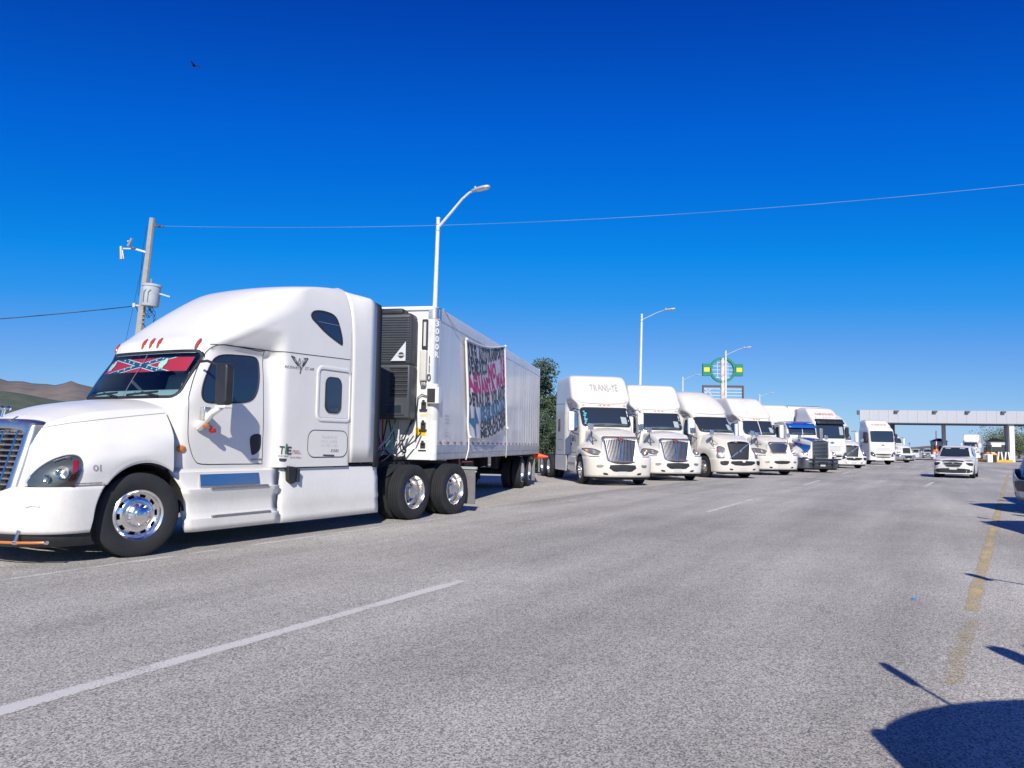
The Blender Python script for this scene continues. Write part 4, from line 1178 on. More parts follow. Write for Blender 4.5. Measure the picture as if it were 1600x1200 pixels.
obj('rear_frame', MB().box(-TL-.05, -TL+.02, 1.22, 1.31, TZ0-.02, 4.12).box(-TL-.05, -TL+.02, -1.31, -1.22, TZ0-.02, 4.12).box(-TL-.05, -TL+.02, -1.22, 1.22, 4.0, 4.12).box(-TL-.05, -TL+.02, -1.22, 1.22, TZ0-.1, TZ0+.1), M_ALU, TR, smooth=None)
# ---- refrigeration unit
M_UNIT = mat('unit_plastic', (.048, .055, .066), .45, noise_amt=.4, noise_scale=3, col2=(.07, .07, .075))
rf = empty('refrigeration_unit', (0, 0, 0), 0, TR)
U0, U1 = -1.0, .90
def ubox(nm, x0, x1, y0, y1, z0, z1, m, bv=.03, par=rf): return obj(nm, MB().box(x0, x1, y0, y1, z0, z1), m, par, smooth=35, bevel=bv, bseg=3)
ubox('upper_housing', .0, .42, U0, U1, 2.90, 3.93, M_UNIT, .08)
ubox('lower_housing', .0, .44, U0, U1, 1.86, 2.915, M_UNIT, .04)
ubox('roof_cowl', .05, .42, .10, .72, 3.88, 4.02, M_BLK, .05)
for g0, g1 in ((-.95, .10), (.22, .86)):
    for k in range(18):
        z = 3.02+k*.048
        obj('louvre', MB().prism([(.395, z), (.435, z-.008), (.435, z+.006), (.395, z+.028)], 'y', g0, g1), M_UNIT, rf, smooth=None)
for k in range(7):
    z = 2.28+k*.085
    obj('vent_slot', MB().box(.436, .446, .50, .84, z, z+.045), M_BLK, rf, smooth=None)
    obj('vent_lip', MB().prism([(.44, z+.045), (.462, z+.052), (.44, z+.062)], 'y', .49, .85), M_UNIT, rf, smooth=None)
obj('housing_rib', MB().box(.40, .455, .13, .19, 1.9, 3.9), M_UNIT, rf, smooth=None, bevel=.015)
obj('display_frame', MB().box(.43, .46, .36, .80, 1.93, 2.16), M_UNIT, rf, smooth=None, bevel=.012)
obj('display_glass', MB().box(.455, .464, .42, .74, 1.97, 2.12), M_TINT, rf, smooth=None)
# pale triangle badge
tb = obj('triangle_badge', MB().prism([(.50, 2.98), (.80, 2.98), (.80, 3.36)], 'x', .445, .455), mat('badge_silver', (.62, .64, .66), .4), rf, smooth=None)
obj('badge_eye', MB().lathe([(.001, .012), (.055, .012), (.062, 0)], axis='x', seg=20, c=(.452, .71, 3.09)), M_UNIT, tb)
obj('badge_bar', MB().box(.463, .468, .63, .79, 3.082, 3.10), mat('badge_silver', (.62, .64, .66), .4), tb, smooth=None)
# door hardware and boxes on the front wall strip
obj('document_tube', MB().box(-.03, .03, .98, 1.10, 3.25, 3.86), M_BLK, TR, smooth=None, bevel=.02)
obj('tube_inner', MB().box(.03, .04, 1.02, 1.07, 3.32, 3.80), mat('tube_pale', (.6, .6, .58), .5), TR, smooth=None)
obj('document_tube', MB().box(-.03, .09, .96, 1.10, 2.62, 3.24), mat('tube_cream', (.62, .60, .54), .4, noise_amt=.4), TR, smooth=None, bevel=.03)
obj('tube_foot', MB().box(-.03, .07, .98, 1.09, 2.52, 2.60), M_DULL, TR, smooth=None, bevel=.02)
cb = empty('corner_lamp_box', (0, 1.27, 2.33), 0, TR)
obj('box_body', MB().box(-.10, .08, -.14, .10, -.15, .17), M_TRLF, cb, smooth=None, bevel=.01)
obj('box_face', MB().box(.08, .09, -.13, .03, -.13, .14), M_BLK, cb, smooth=None)
for z in (2.16, 1.76, 1.36):
    g_ = empty('gladhand_bracket', (-.02, 1.04, z), 0, TR)
    obj('bracket_plate', MB().box(0, .012, -.05, .05, -.10, .05), M_BLK, g_, smooth=None)
    obj('bracket_foot', MB().box(0, .04, -.08, .08, -.12, -.09).box(0, .05, -.02, .02, .02, .09), M_BLK, g_, smooth=None)
obj('yellow_sticker', MB().box(-.03, -.024, .88, 1.09, 1.55, 1.70), M_YEL, TR, smooth=None)
obj('faded_sticker', MB().box(-.03, -.024, .96, 1.10, 1.93, 1.98), mat('faded_yellow_print', (.7, .6, .3), .6), TR, smooth=None)
obj('wiring', MB().tube([(.0, 1.20, 2.30), (.02, 1.0, 2.36), (.02, .93, 2.30), (.03, .91, 2.0), (.03, .93, 1.6), (.03, .9, 1.45)], .012, 6), M_BLK, TR)
for i, (m_, y0, y1) in enumerate(((mat('airline_green', (.02, .20, .12)), .35, .55), (mat('airline_white', (.6, .6, .58)), .5, .85), (M_BLK, .75, .80), (M_BLK, .3, .95), (mat('airline_white', (.6, .6, .58)), .2, .45), (M_RED, .3, .2))):
    P = [(.05+.45*math.sin(math.pi*k/9)*(.6+.1*i), y0+(y1-y0)*k/9+.08*math.sin(k*1.3+i), 1.85-.75*math.sin(math.pi*(k/9)**.8)*(.75+.05*i)+(-.25 if i % 2 else .0)*k/9) for k in range(10)]
    obj('air_line', MB().tube(P, .015, 7), m_, TR)
# lettering on the corner
def tf(y, z, off=0): return Vector((-.004+off, y, z))
def tside(x, z, off=0): return Vector((x, 1.306+off+.004, z))
for i, ch in enumerate('3000R'):
    a = R(48); c = Vector((-.13+.131*math.cos(a), 1.18+.136*math.sin(a), 3.78-i*.155)); u = Vector((-math.sin(a), math.cos(a), 0)).normalized()
    fn = lambda p, q, off, c=c, u=u: c+u*(p-.5)*.10+Vector((0, 0, (q-.5)*.12))+Vector((.7, .7, 0))*off
    obj('number_sign', text_on(fn, [(0, 0), (1, 0), (1, 1), (0, 1)], ch, .03, .004), M_WHT, TR, smooth=None)
for i, ch in enumerate('110'):
    fn = lambda p, q, off, i=i: Vector((.012+off, 1.10+(p*.10 if i == 2 else .035+p*.03), 2.98-i*.175+q*.145))
    obj('number_sign', text_on(fn, [(0, 0), (1, 0), (1, 1), (0, 1)], ch, .02, .004), M_TXT, TR, smooth=None)
for i, (w_, h_) in enumerate(((.30, .045), (.30, .045), (.30, .045), (.16, .05), (.3, .03), (.3, .03))):
    z = (1.94, 1.87, 1.80, 1.66, 1.60, 1.54)[i]
    fn = lambda p, q, off, z=z, w_=w_, h_=h_: Vector((-.62-p*w_, 1.302+off+.008, z+q*h_))
    obj('small_print', text_on(fn, [(0, 0), (1, 0), (1, 1), (0, 1)], ('3000R', 'TARA 6500', 'KG 14.6 M', 'frio', 'NOM-012', 'MEXICO')[i], .0, .004), M_GTXT, TR, smooth=None)
# running gear
for s in (1, -1):
    for x in (-9.95, -11.28): wheel(TR, x, s*1.10, s, 'drive', True)
for x in (-9.95, -11.28): obj('axle', MB().cyl((x, -1, .5), (x, 1, .5), .08, 10), M_DARK, TR)
obj('bogie_frame', MB().box(-12.0, -9.0, .40, .55, .62, 1.07).box(-12.0, -9.0, -.55, -.40, .62, 1.07), M_DARK, TR, smooth=None)
for s in (1, -1):
    obj('landing_leg', MB().box(-2.78, -2.62, s*1.0-.08, s*1.0+.08, .42, 1.07), mat('landing_leg_maroon', (.16, .04, .05), .5, noise_amt=.5), TR, smooth=None, bevel=.01)
    obj('landing_foot', MB().box(-2.85, -2.55, s*1.0-.15, s*1.0+.15, .36, .42), M_DULL, TR, smooth=None)
obj('leg_brace', MB().bar((-2.7, -1, .9), (-2.7, 1, .9), .05).bar((-2.7, 1.0, .6), (-3.6, .9, 1.05), .04), M_DARK, TR, smooth=None)
obj('crank_rod', MB().bar((-2.78, 1.1, .98), (-3.3, 1.22, .98), .03), M_RED, TR, smooth=None)
for s in (1, -1):
    obj('mud_flap', MB().box(-12.12, -12.10, s*.98-.3, s*.98+.3, .15, .9), mat('grey_rubber', (.20, .20, .21)), TR, smooth=None)
obj('underride_bar', MB().bar((-TL, -1.15, .52), (-TL, 1.15, .52), .1).bar((-TL, .6, .5), (-TL, .6, 1.0), .1).bar((-TL, -.6, .5), (-TL, -.6, 1.0), .1), M_GALV, TR, smooth=None)
obj('spare_rack', MB().box(-5.2, -4.2, -.8, .8, .55, .95), M_DARK, TR, smooth=None)
# orange cone stuck sideways on the rear corner
cn = obj('traffic_cone', MB().lathe([(.15, 0), (.16, .03), (.13, .05), (.025, .52), (.001, .53)], axis='x', seg=24), mat('cone_orange', (.90, .10, .02), .5), smooth=40)
cn.location = TM @ Vector((-TL-.06, 1.12, 1.0)); cn.rotation_euler = (0, R(4), R(-12))
tag(cn, 'orange traffic cone stuck sideways behind the rear corner of the refrigerated trailer', 'traffic cone')

# ---- the cloth banner on the side
BX0, _ = tloc(727, 600); BX1, _ = tloc(789, 600)
BZ = {}
corners = {k: tloc(*v, 1.34) for k, v in dict(tl=(727, 530), tr=(788, 541), br=(791, 669), bl=(732, 683)).items()}
BN = empty('cloth_banner', TM @ Vector((corners['tl'][0], 1.34, corners['tl'][1])), TRZ)
tag(BN, 'hand-painted protest banner of white cloth roped to the side of the refrigerated trailer', 'banner')
org = Vector((corners['tl'][0], 1.34, corners['tl'][1]))
def cloth(u, v, off=0):
    """u 0..1 along the trailer towards its rear, v 0..1 top to bottom"""
    xt = corners['tl'][0]+(corners['tr'][0]-corners['tl'][0])*u; xb = corners['bl'][0]+(corners['br'][0]-corners['bl'][0])*u
    zt = corners['tl'][1]+(corners['tr'][1]-corners['tl'][1])*u-.10*math.sin(math.pi*u); zb = corners['bl'][1]+(corners['br'][1]-corners['bl'][1])*u-.14*math.sin(math.pi*u)*(1-u*.4)
    x = xt+(xb-xt)*v+.05*math.sin(v*5)*math.sin(math.pi*u); z = zt+(zb-zt)*v
    amp = .012+.050*v
    y = 1.345+amp*math.sin(u*46+v*3.0+2.0*noise.noise(Vector((u*3, v*2, 0))))*math.sin(math.pi*min(1, u*4+.15))*(.4+.6*math.sin(math.pi*u)) \
        + .03*v*noise.noise(Vector((u*7, v*4, 3)))+.05*v*math.sin(math.pi*u)
    y = max(y, 1.318+.004*v)
    return Vector((x, y+off, z))-org
mb = MB(); mb.grid([[tuple(cloth(i/110, j/60)) for j in range(61)] for i in range(111)])
obj('cloth', mb, mat('banner_cloth', (.58, .58, .62), .55, coat=.15, noise_amt=.3, noise_scale=5), BN, smooth=180)
M_BK = mat('spray_black', (.03, .035, .05), .6); M_PK = mat('spray_pink', (.50, .02, .17), .6); M_BL = mat('spray_blue', (.03, .17, .33), .6)
def bn(p, q, off): return cloth(p, q, .007)
def subdiv_text(mb, n=1): return mb
def bline(s_, q, m_, w_=.03, seed=1, j=.12):
    # letters cut finely so that they follow the folds
    V, Fc = text2d(s_, w_, j, 0, random.Random(seed), .05)
    bm = bmesh.new(); vs = [bm.verts.new((u, v, 0)) for u, v in V]
    for f in Fc:
        try: bm.faces.new([vs[i] for i in f])
        except ValueError: pass
    bmesh.ops.triangulate(bm, faces=bm.faces)
    for _ in range(2):
        L = [e for e in bm.edges if (e.calc_length() > .02 and abs(e.verts[0].co.x-e.verts[1].co.x) > .012) or abs(e.verts[0].co.y-e.verts[1].co.y) > .25]
        if L: bmesh.ops.subdivide_edges(bm, edges=L, cuts=2); bmesh.ops.triangulate(bm, faces=bm.faces)
    mb = MB(); bm.verts.index_update()
    for v in bm.verts:
        u, w = v.co.x, v.co.y
        a = (q[0][0]+(q[1][0]-q[0][0])*u, q[0][1]+(q[1][1]-q[0][1])*u); b = (q[3][0]+(q[2][0]-q[3][0])*u, q[3][1]+(q[2][1]-q[3][1])*u)
        mb.v.append(tuple(bn(a[0]+(b[0]-a[0])*w, a[1]+(b[1]-a[1])*w, 0)))
    mb.f = [tuple(v.index for v in f.verts) for f in bm.faces]; bm.free()
    return obj('painted_lettering', mb, m_, BN, smooth=None)
bline('QUE EL AUTOTRANSPORTE', [(.03, .20), (.97, .125), (.97, .01), (.0, .02)], M_BK, .045, 2, .05)
bline('DE MEXICO', [(.06, .345), (.48, .30), (.50, .15), (.03, .20)], M_BK, .04, 3)
bline('NO', [(.51, .36), (.72, .33), (.72, .16), (.50, .18)], M_PK, .06, 4)
bline('YA', [(.84, .30), (.99, .26), (.99, .10), (.86, .13)], M_PK, .05, 4)
bline('AGUANTA', [(.04, .52), (.70, .50), (.64, .33), (.02, .33)], M_PK, .06, 5)
bline('MAS', [(.72, .47), (.99, .44), (.99, .27), (.72, .33)], M_PK, .06, 6)
bline('DETRAS DEL VOLANTE', [(.02, .665), (.95, .62), (.97, .46), (.02, .53)], M_BK, .045, 7, .06)
bline('LA SEGURIDAD', [(.04, .84), (.97, .74), (.98, .60), (.03, .675)], M_BL, .055, 8)
bline('Y', [(.05, .99), (.19, .97), (.19, .82), (.04, .83)], M_BL, .06, 8)
bline('OPERADORES', [(.24, .90), (.97, .85), (.97, .73), (.24, .80)], M_BK, .05, 9)
bline('MEXICANOS', [(.24, .995), (.97, .95), (.97, .85), (.24, .91)], M_BK, .05, 10)
c = cloth
obj('edge_hem', MB().tube([tuple(c(0, k/20)+Vector((0, .006, 0))) for k in range(21)], .028, 8), mat('rope_white', (.75, .73, .68), .8), BN)
obj('edge_hem', MB().tube([tuple(c(1, k/20)+Vector((0, .006, 0))) for k in range(21)], .026, 8), mat('rope_white', (.75, .73, .68), .8), BN)
obj('edge_hem', MB().tube([tuple(c(k/20, 0)+Vector((0, .004, 0))) for k in range(21)], .020, 8), mat('rope_white', (.75, .73, .68), .8), BN)
def rope(P, r=.010): obj('rope', MB().tube(P, r, 6), mat('rope_white', (.75, .73, .68), .8), BN)
def kn(u, v):
    p = c(u, v); obj('knot', MB().lathe([(.001, -.04), (.035, -.02), (.04, .01), (.001, .04)], axis='y', seg=10, c=tuple(p+Vector((0, .03, 0)))), mat('rope_white', (.75, .73, .68), .8), BN)
for u, v in ((0, 0), (1, 0), (0, 1), (1, 1)): kn(u, v)
p = c(0, 1); rope([tuple(p), tuple(p+Vector((.02, .01, -.25))), tuple(p+Vector((.12, .0, -.42))), tuple(p+Vector((.26, .01, -.50)))], .014)
p = c(1, 1); rope([tuple(p), tuple(p+Vector((-.1, .0, -.4))), tuple(p+Vector((-.14, -.03, -.82)))], .008)
p = c(0, 0); q_ = Vector((-.35, 1.31, 4.12))-org; rope([tuple(p), tuple(p.lerp(q_, .5)+Vector((0, 0, -.05))), tuple(q_)], .008)
p = c(1, 0); q_ = Vector((corners['tr'][0]-.3, 1.31, 4.13))-org; rope([tuple(p), tuple(q_)], .006)

# =================================================================== THE ROW OF PARKED TRUCKS
def tab(*a): return list(a)
BASE = dict(
    XF=[(1.02, -.42), (2.02, -.42), (2.09, -.44), (2.85, -.86), (2.95, -.95), (3.05, -1.06), (3.5, -1.38), (3.98, -1.72), (4.11, -1.88), (4.17, -2.2)],
    D=[(1, .4), (2.8, .4), (3.1, .45), (4.0, .4)], N=[(1, 4), (2, 4), (2.9, 3.6), (3.2, 5.5), (4.0, 5.5)],
    LO=[(1, 1.05), (2.0, 1.04), (2.85, .98), (2.95, .98)], HI=[(1, 1.20), (2.9, 1.20), (3.3, 1.18), (3.9, 1.14), (4.1, 1.08), (4.17, .96)],
    step=(-2.0, -2.2), flare=(-1.1, -1.7), xr=-3.9, ztop=4.17,
    glass=(2.11, 2.82, .93, .12), visor=None,
    yt=[(-.5, .86), (.3, .80), (.8, .72), (1.1, .64)], zt=[(-.5, 1.93), (.3, 1.84), (.8, 1.74), (1.1, 1.62), (1.2, 1.5)],
    zc=[(-.5, 2.08), (.3, 1.98), (.8, 1.86), (1.1, 1.74), (1.2, 1.62)], zs=[(-.5, 1.32), (.0, 1.33), (.6, 1.20), (1.15, 1.06)],
    kk=[(-.5, .18), (.2, .16), (1.1, .22)], gw=.62, xF=1.18, nose=.62, lean=.22, low=.98,
    bz=(.30, 1.0), bx=1.42, grille='vbars', gz=(.79, 1.73), gwid=(.53, .66), head=None)
def build_truck(nm, sp, paint, label, detail=2):
    P = dict(BASE); P.update(sp)
    T = empty(nm, (0, 0, 0), 0)
    def w_(x, z):
        lo = interp(z, P['LO']); hi = interp(z, P['HI'])
        s0, s1 = P['step']; k = max(0, min(1, (s0-x)/(s0-s1)))
        if z > 2.9:
            f0, f1 = P['flare']; k2 = max(0, min(1, (f0-x)/(f0-f1))); k2 = k2*k2*(3-2*k2); t = min(1, (z-2.9)/.25); k = k*(1-t)+k2*t
        return lo+(hi-lo)*k
    zs_ = []; z = 1.02
    while z < P['ztop']-.12: zs_.append(z); z += .08
    zs_ += [P['ztop']-q for q in (.12, .08, .05, .025, .008, 0)]
    sl_ = [(z, interp(z, P['XF']), min(interp(z, P['D']), (interp(z, P['XF'])-P['xr'])*.7), interp(z, P['N']), w_, P['xr']) for z in zs_]
    cab = obj('cab_shell', slice_loft(sl_, 20, 24), paint, T, smooth=42)
    S = Surf([cab])
    z0, z1, gy, gr_ = P['glass']
    G = rrect(-gy, z0, gy, z1, gr_, 4)
    g = obj('windscreen', drape(S.front, G, .12, .006), M_TINT, T, smooth=60)
    obj('gasket', drape_line(S.front, G, .022, .010, .08, closed=True), M_BLK, g, smooth=60)
    if P.get('split'): obj('centre_post', drape_line(S.front, [(0, z0), (0, z1)], .018, .014, .1), paint, g, smooth=None, solid=.01)
    obj('painted_dash_reflection', drape(S.front, [(-gy*.86, z0+.03), (gy*.86, z0+.03), (gy*.8, z0+.10), (0, z0+.13), (-gy*.8, z0+.10)], .1, .009), mat('dash_reflection', (.06, .09, .10), .5), g, smooth=60)  # lighter patch on the opaque glass, a painted reflection of the dash
    if P.get('mirrorcard', 1): obj('windscreen_paper', drape(S.front, [(gy*.62, z0+.12), (gy*.86, z0+.10), (gy*.84, z0+.36), (gy*.60, z0+.38)], .1, .010), mat('pale_paper', (.35, .42, .42), .6), g, smooth=60)
    for y in (-.42, .32):
        obj('wiper', drape_line(S.front, [(y-.26, z0+.02), (y+.30, z0+.07)], .012, .022, .1), M_BLK, g, smooth=None)
    if P['visor']:
        vm, a, b = P['visor']
        mb = MB(); r0, r1 = [], []
        for k in range(13):
            y = -.97+1.94*k/12; p = S.front(y*.98, b, 0) or Vector((-.7, y, b)); q = S.front(y*.98, a, 0) or p
            r0.append((p.x+.02, y, b)); r1.append((q.x+.17, y, a))
        mb.grid([r0, r1]); obj('sun_visor', mb, vm, T, smooth=50, solid=.015)
    mz = P.get('markz', z1+.10)
    for y in (-.80, -.17, 0, .17, .80):
        p = S.front(y, mz, 0)
        if p is None: continue
        obj('marker_lamp', MB().lathe([(.001, .03), (.025, .02), (.03, 0)], axis='z', seg=8, c=(0, 0, 0)).xf(Matrix.Translation(p) @ Matrix.Diagonal((1.4, 2.0, 1.3, 1))), P.get('markm', M_ORANGE), T)
    # side door, windows
    for s in (1, -1):
        fn = lambda x, z, off, s=s: S.side(x, z, off, s)
        d0 = interp(1.3, P['XF'])-.28; s0 = P['step'][0]
        W = smooth_poly([(d0-.20, 2.02), (d0-.22, 2.25), (d0-.50, 2.66), (s0+.28, 2.70), (s0+.16, 2.60), (s0+.14, 2.12), (s0+.22, 2.0), (d0-.6, 1.97)], 3)
        dr = obj('door', drape_line(fn, [(d0-.05, 1.12), (d0-.05, 2.0), (d0-.45, 2.78), (s0+.05, 2.80), (s0+.05, 1.12)], .007, .004, .1, closed=True), M_SEAM, T, smooth=None)
        wd = obj('door_window', drape(fn, W, .12, .008), M_TINT, dr, smooth=60)
        obj('window_gasket', drape_line(fn, W, .016, .011, .08, closed=True), M_BLK, wd, smooth=60)
        obj('door_handle', drape(fn, rrect(s0+.16, 1.40, s0+.34, 1.48, .02, 2), .1, .008), M_BLK, dr, smooth=None)
        if P['xr'] < -3:
            obj('sleeper_window', drape(fn, rrect(-3.35, 1.95, -3.0, 2.45, .06, 3), .12, .008), M_TINT, T, smooth=60)
            obj('luggage_door', drape_line(fn, rrect(-3.4, 1.2, -2.7, 1.62, .06, 3), .006, .004, .1, closed=True), M_SEAM, T, smooth=None)
            obj('roof_seam', drape_line(fn, [(-1.6, 3.0), (-2.2, 3.02), (-3.0, 3.05), (P['xr']+.02, 3.08)], .006, .004, .1), M_SEAM, T, smooth=None)
    if P['xr'] < -3:
        L = [(-1.0, 3.12), (-.85, 3.02), (-.4, 2.99), (0, 2.98), (.4, 2.99), (.85, 3.02), (1.0, 3.12)]
        obj('roof_seam', drape_line(S.front, L, .007, .005, .08), M_SEAM, T, smooth=None)
    # hood
    ofn_ = outer_fn(P['xF']+.02, P['nose'], 1.20, P['gw']-.02)
    def prof(x, zl):
        yo = ofn_(x); yt = min(interp(x, P['yt']), yo*.97); zt = interp(x, P['zt']); zc = interp(x, P['zc']); zs = max(interp(x, P['zs']), zl+.08); k = interp(x, P['kk'])
        return [(yo-.01, zl), (yo+.004, zl+.04), (yo-.015, zs-.02), (yt+(yo-yt)*k, zs+(zt-zs)*.38), (yt, zt), (yt*.88, zt+(zc-zt)*.45), (yt*.5, zt+(zc-zt)*.88), (0, zc)]
    hm = hood_mesh(P['xF'], -.42, P['gw'], prof, low=P['low'], nx=44, cap=False)
    hm.v = [lean(p, P['lean'], .2, P['xF'], P['low']) for p in hm.v]
    hd = obj('hood', hm, P.get('hoodm', paint), T, smooth=42)
    SH = Surf([hd])
    for s in (1, -1):
        mb = MB(); rows = []
        for k in range(13):
            a = math.pi*k/12; rows.append([(math.cos(a)*.60, s*y, .5+math.sin(a)*.60) for y in (.5, 1.17)])
        mb.grid(rows); mb.box(-.46, .9, s*.48-.02, s*.48+.02, .4, 1.3); obj('arch_liner', mb, M_DARK, T)
    # grille
    gz0, gz1 = P['gz']; ga, gb = P['gwid']; gt = P['grille']
    gr = empty('grille', (0, 0, 0), 0, T)
    L_ = P['lean']*1.0
    def gp(u, z, off=0): return Vector((P['xF']+.03-L_*(z-P['low'])-.07*(u/.7)**2+off, u, z))
    r_ = P.get('grr', .10)
    def outline(m):   # m = inset
        Q = []
        for (sx, top) in ((1, 1), (-1, 1), (-1, 0), (1, 0)):
            w = (gb if top else ga)-m; z = (gz1-m) if top else (gz0+m); rr = max(.02, r_-m*.5)
            c = (sx*(w-rr), z-rr if top else z+rr); a0 = {(1, 1): 0, (-1, 1): 90, (-1, 0): 180, (1, 0): 270}[(sx, top)]
            for k in range(5): a = R(a0+22.5*k); Q.append((c[0]+rr*math.cos(a), c[1]+rr*math.sin(a)))
        return Q
    fw2 = P.get('frame', .075); O, I = outline(0), outline(fw2); n = len(O); mb = MB(); rows = []
    for k in list(range(n))+[0]:
        o_, i_ = O[k], I[k]; m_ = ((o_[0]+i_[0])/2, (o_[1]+i_[1])/2)
        rows.append([tuple(gp(*o_, -.10)), tuple(gp(*o_, .01)), tuple(gp(*m_, .045)), tuple(gp(*i_, .02)), tuple(gp(*i_, -.06))])
    mb.grid(rows); obj('grille_surround', mb, P.get('framem', mat('satin_chrome', (.82, .76, .68), .34, metal=1)), gr, smooth=50)
    bk = MB(); bk.add([tuple(gp(a, b, -.06)) for a, b in I], [tuple(range(n))]); obj('grille_back', bk, M_BLK, gr, smooth=None)
    yn = P['gw']-.02
    nr = len(hm.v)//45; RG = sorted([(v[2], abs(v[1]), v[0]) for v in hm.v[-nr:] if v[1] >= 0])
    def ringy(z):
        if z <= RG[0][0]: return RG[0][1]
        for q0, q1 in zip(RG, RG[1:]):
            if z <= q1[0]: t = (z-q0[0])/max(1e-6, q1[0]-q0[0]); return q0[1]+(q1[1]-q0[1])*t
        return RG[-1][1]
    def ringx(z):
        return P['xF']-P['lean']*(z-P['low']) if z > P['low'] else P['xF']
    for s in (1, -1):
        rows = []
        for k in range(17):
            z = P['low']-.34+(gz1-.02-P['low']+.34)*k/16; wz = ga+(gb-ga)*(z-gz0)/(gz1-gz0)-.02
            t_ = max(0, z-P['low']); xo = P['xF']-P['lean']*t_
            a = Vector((xo+.004, s*(ringy(z)+.004), z)); a.x = ringx(z)+.002; b = gp(s*min(wz, yn), z, -.02)
            if z < gz0: b = Vector((b.x, s*(ga-.05), z))
            rows.append([tuple(a.lerp(b, q/4)+Vector((.02*math.sin(math.pi*q/4), 0, 0))) for q in range(5)])
        obj('nose_panel', MB().grid(rows), P.get('hoodm', paint), hd, smooth=50)
    if gz0 > P['low']-.10:
        rows = []
        for k in range(5):
            z = P['low']-.34+(gz0+.03-P['low']+.34)*k/4; rows.append([tuple(gp(ga*q/6, z, -.03)) for q in range(-6, 7)])
        obj('grille_sill', MB().grid(rows), P.get('hoodm', paint), hd, smooth=50)
    if gt == 'vbars':
        nb = 19
        for k in range(nb):
            t = (k+.5)/nb*2-1
            def e(z, du, do): 
                w = ga+(gb-ga)*(z-gz0)/(gz1-gz0)-fw2; return tuple(gp(t*w+du, z, do))
            mb = MB(); zz = [gz0+fw2+(gz1-gz0-2*fw2)*q/4 for q in range(5)]
            mb.grid([[e(z, du, do) for z in zz] for du, do in ((-.014, -.05), (-.010, .004), (.010, .004), (.014, -.05))]); obj('grille_bar', mb, mat('grille_bar_chrome', (.42, .41, .42), .3, metal=.9, noise_amt=.4, noise_scale=5), gr, smooth=50)
    else:
        nb = {'hbars': 11, 'mesh': 16, 'wide': 9}[gt]
        for k in range(nb):
            z = gz0+fw2+(gz1-gz0-2*fw2)*(k+.5)/nb; w = ga+(gb-ga)*(z-gz0)/(gz1-gz0)-fw2; h_ = (gz1-gz0)/nb*(.28 if gt != 'mesh' else .14)
            mb = MB(); mb.grid([[tuple(gp(w*(j/5-1), z+dz, do)) for j in range(11)] for dz, do in ((-h_, -.05), (-h_*.6, .0), (h_*.6, .0), (h_, -.05))])
            obj('grille_bar', mb, M_DULL if gt == 'mesh' else mat('grille_bar_chrome', (.42, .41, .42)), gr, smooth=50)
    if P.get('diag'):
        mb = MB(); mb.bar(gp(-gb+.05, gz0+.04, .035), gp(gb-.05, gz1-.04, .035), .055, .02, up=(1, 0, 0)); obj('diagonal_bar', mb, M_CHROME, gr, smooth=None)
        obj('round_badge', MB().lathe([(.001, .03), (.06, .03), (.07, 0)], axis='x', seg=16, c=tuple(gp(0, (gz0+gz1)/2, .04))), M_CHROME, gr)
    if P.get('badge') == 'diamond':
        c = gp(0, gz1-.09, .055)
        obj('badge_back', MB().prism([(0, .11), (.10, 0), (0, -.11), (-.10, 0)], 'x', 0, .012).xf(Matrix.Translation(c)), M_CHROME, gr, smooth=None)
        obj('badge_red', MB().prism([(0, .065), (.06, 0), (0, -.065), (-.06, 0)], 'x', .010, .02).xf(Matrix.Translation(c)), M_RED, gr, smooth=None)
    if P.get('guardv'): obj('grille_split', MB().bar(gp(0, gz0+.05, .01), gp(0, gz1-.05, .01), .03), M_CHROME, gr, smooth=None)
    # headlamps
    H = P['head'] or smooth_poly([(.66, 1.10), (.74, 1.02), (.92, 1.05), (1.10, 1.14), (1.17, 1.24), (1.05, 1.30), (.85, 1.27), (.70, 1.20)], 3)
    for s in (1, -1):
        h = empty('headlamp', (0, 0, 0), 0, T); fn = lambda y, z, off, s=s: SH.front(y*s, z, off)
        obj('lamp_bowl', drape(fn, H, .06, .006), mat('lamp_bowl', (.42, .42, .43), .3, metal=.6, noise_amt=.8, noise_scale=14, col2=(.08, .08, .09)), h, smooth=60)
        obj('lamp_edge', drape_line(fn, H, .010, .010, .05, closed=True), M_BLK, h, smooth=60)
        cy, cz_ = sum(p[0] for p in H)/len(H), sum(p[1] for p in H)/len(H)
        c = fn(cy-.03, cz_-.01, .01)
        if c: obj('reflector', MB().lathe([(.001, 0), (.05, .01), (.075, .03)], axis='x', seg=14, c=tuple(c)), M_CHROME, h)
        c = fn(max(p[0] for p in H)-.07, cz_+.02, .012)
        if c: obj('turn_signal', MB().lathe([(.001, .02), (.05, .01), (.06, 0)], axis='x', seg=12, c=tuple(c)), P.get('turnm', M_AMB), h)
    # bumper
    b0, b1 = P['bz']; bm = P.get('bumpm', paint)
    rx = lambda z: .62 if z < .5 else math.sqrt(max(0, .62**2-(z-.5)**2))
    rx = (lambda z: .78) if P.get('shortb') else rx
    bx = P['bx']
    bmm = slice_loft(bump_slices(b0, b1, bx, bx-.70, P.get('bn', 2.8), 1.22, rx, 8, .06), 20, 6, rear=False, top=False)
    dip = P.get('dip', .24)
    bmm.v = [(x, y, z-dip*max(0, 1-(abs(y)/.70)**3)*((z-b0)/(b1-b0))**1.5 if x > .8 else z) for x, y, z in bmm.v]
    bp = obj('bumper', bmm, bm, T, smooth=42, solid=.03)
    SB = Surf([bp])
    if P.get('intake', (.42, .52, .74)):
        a, c, d = P.get('intake', (.46, .50, .72))
        obj('air_intake', drape(SB.front, smooth_poly([(-a, d), (a, d), (a*.72, c), (-a*.72, c)], 2), .1, .006), M_BLK, bp, smooth=60)
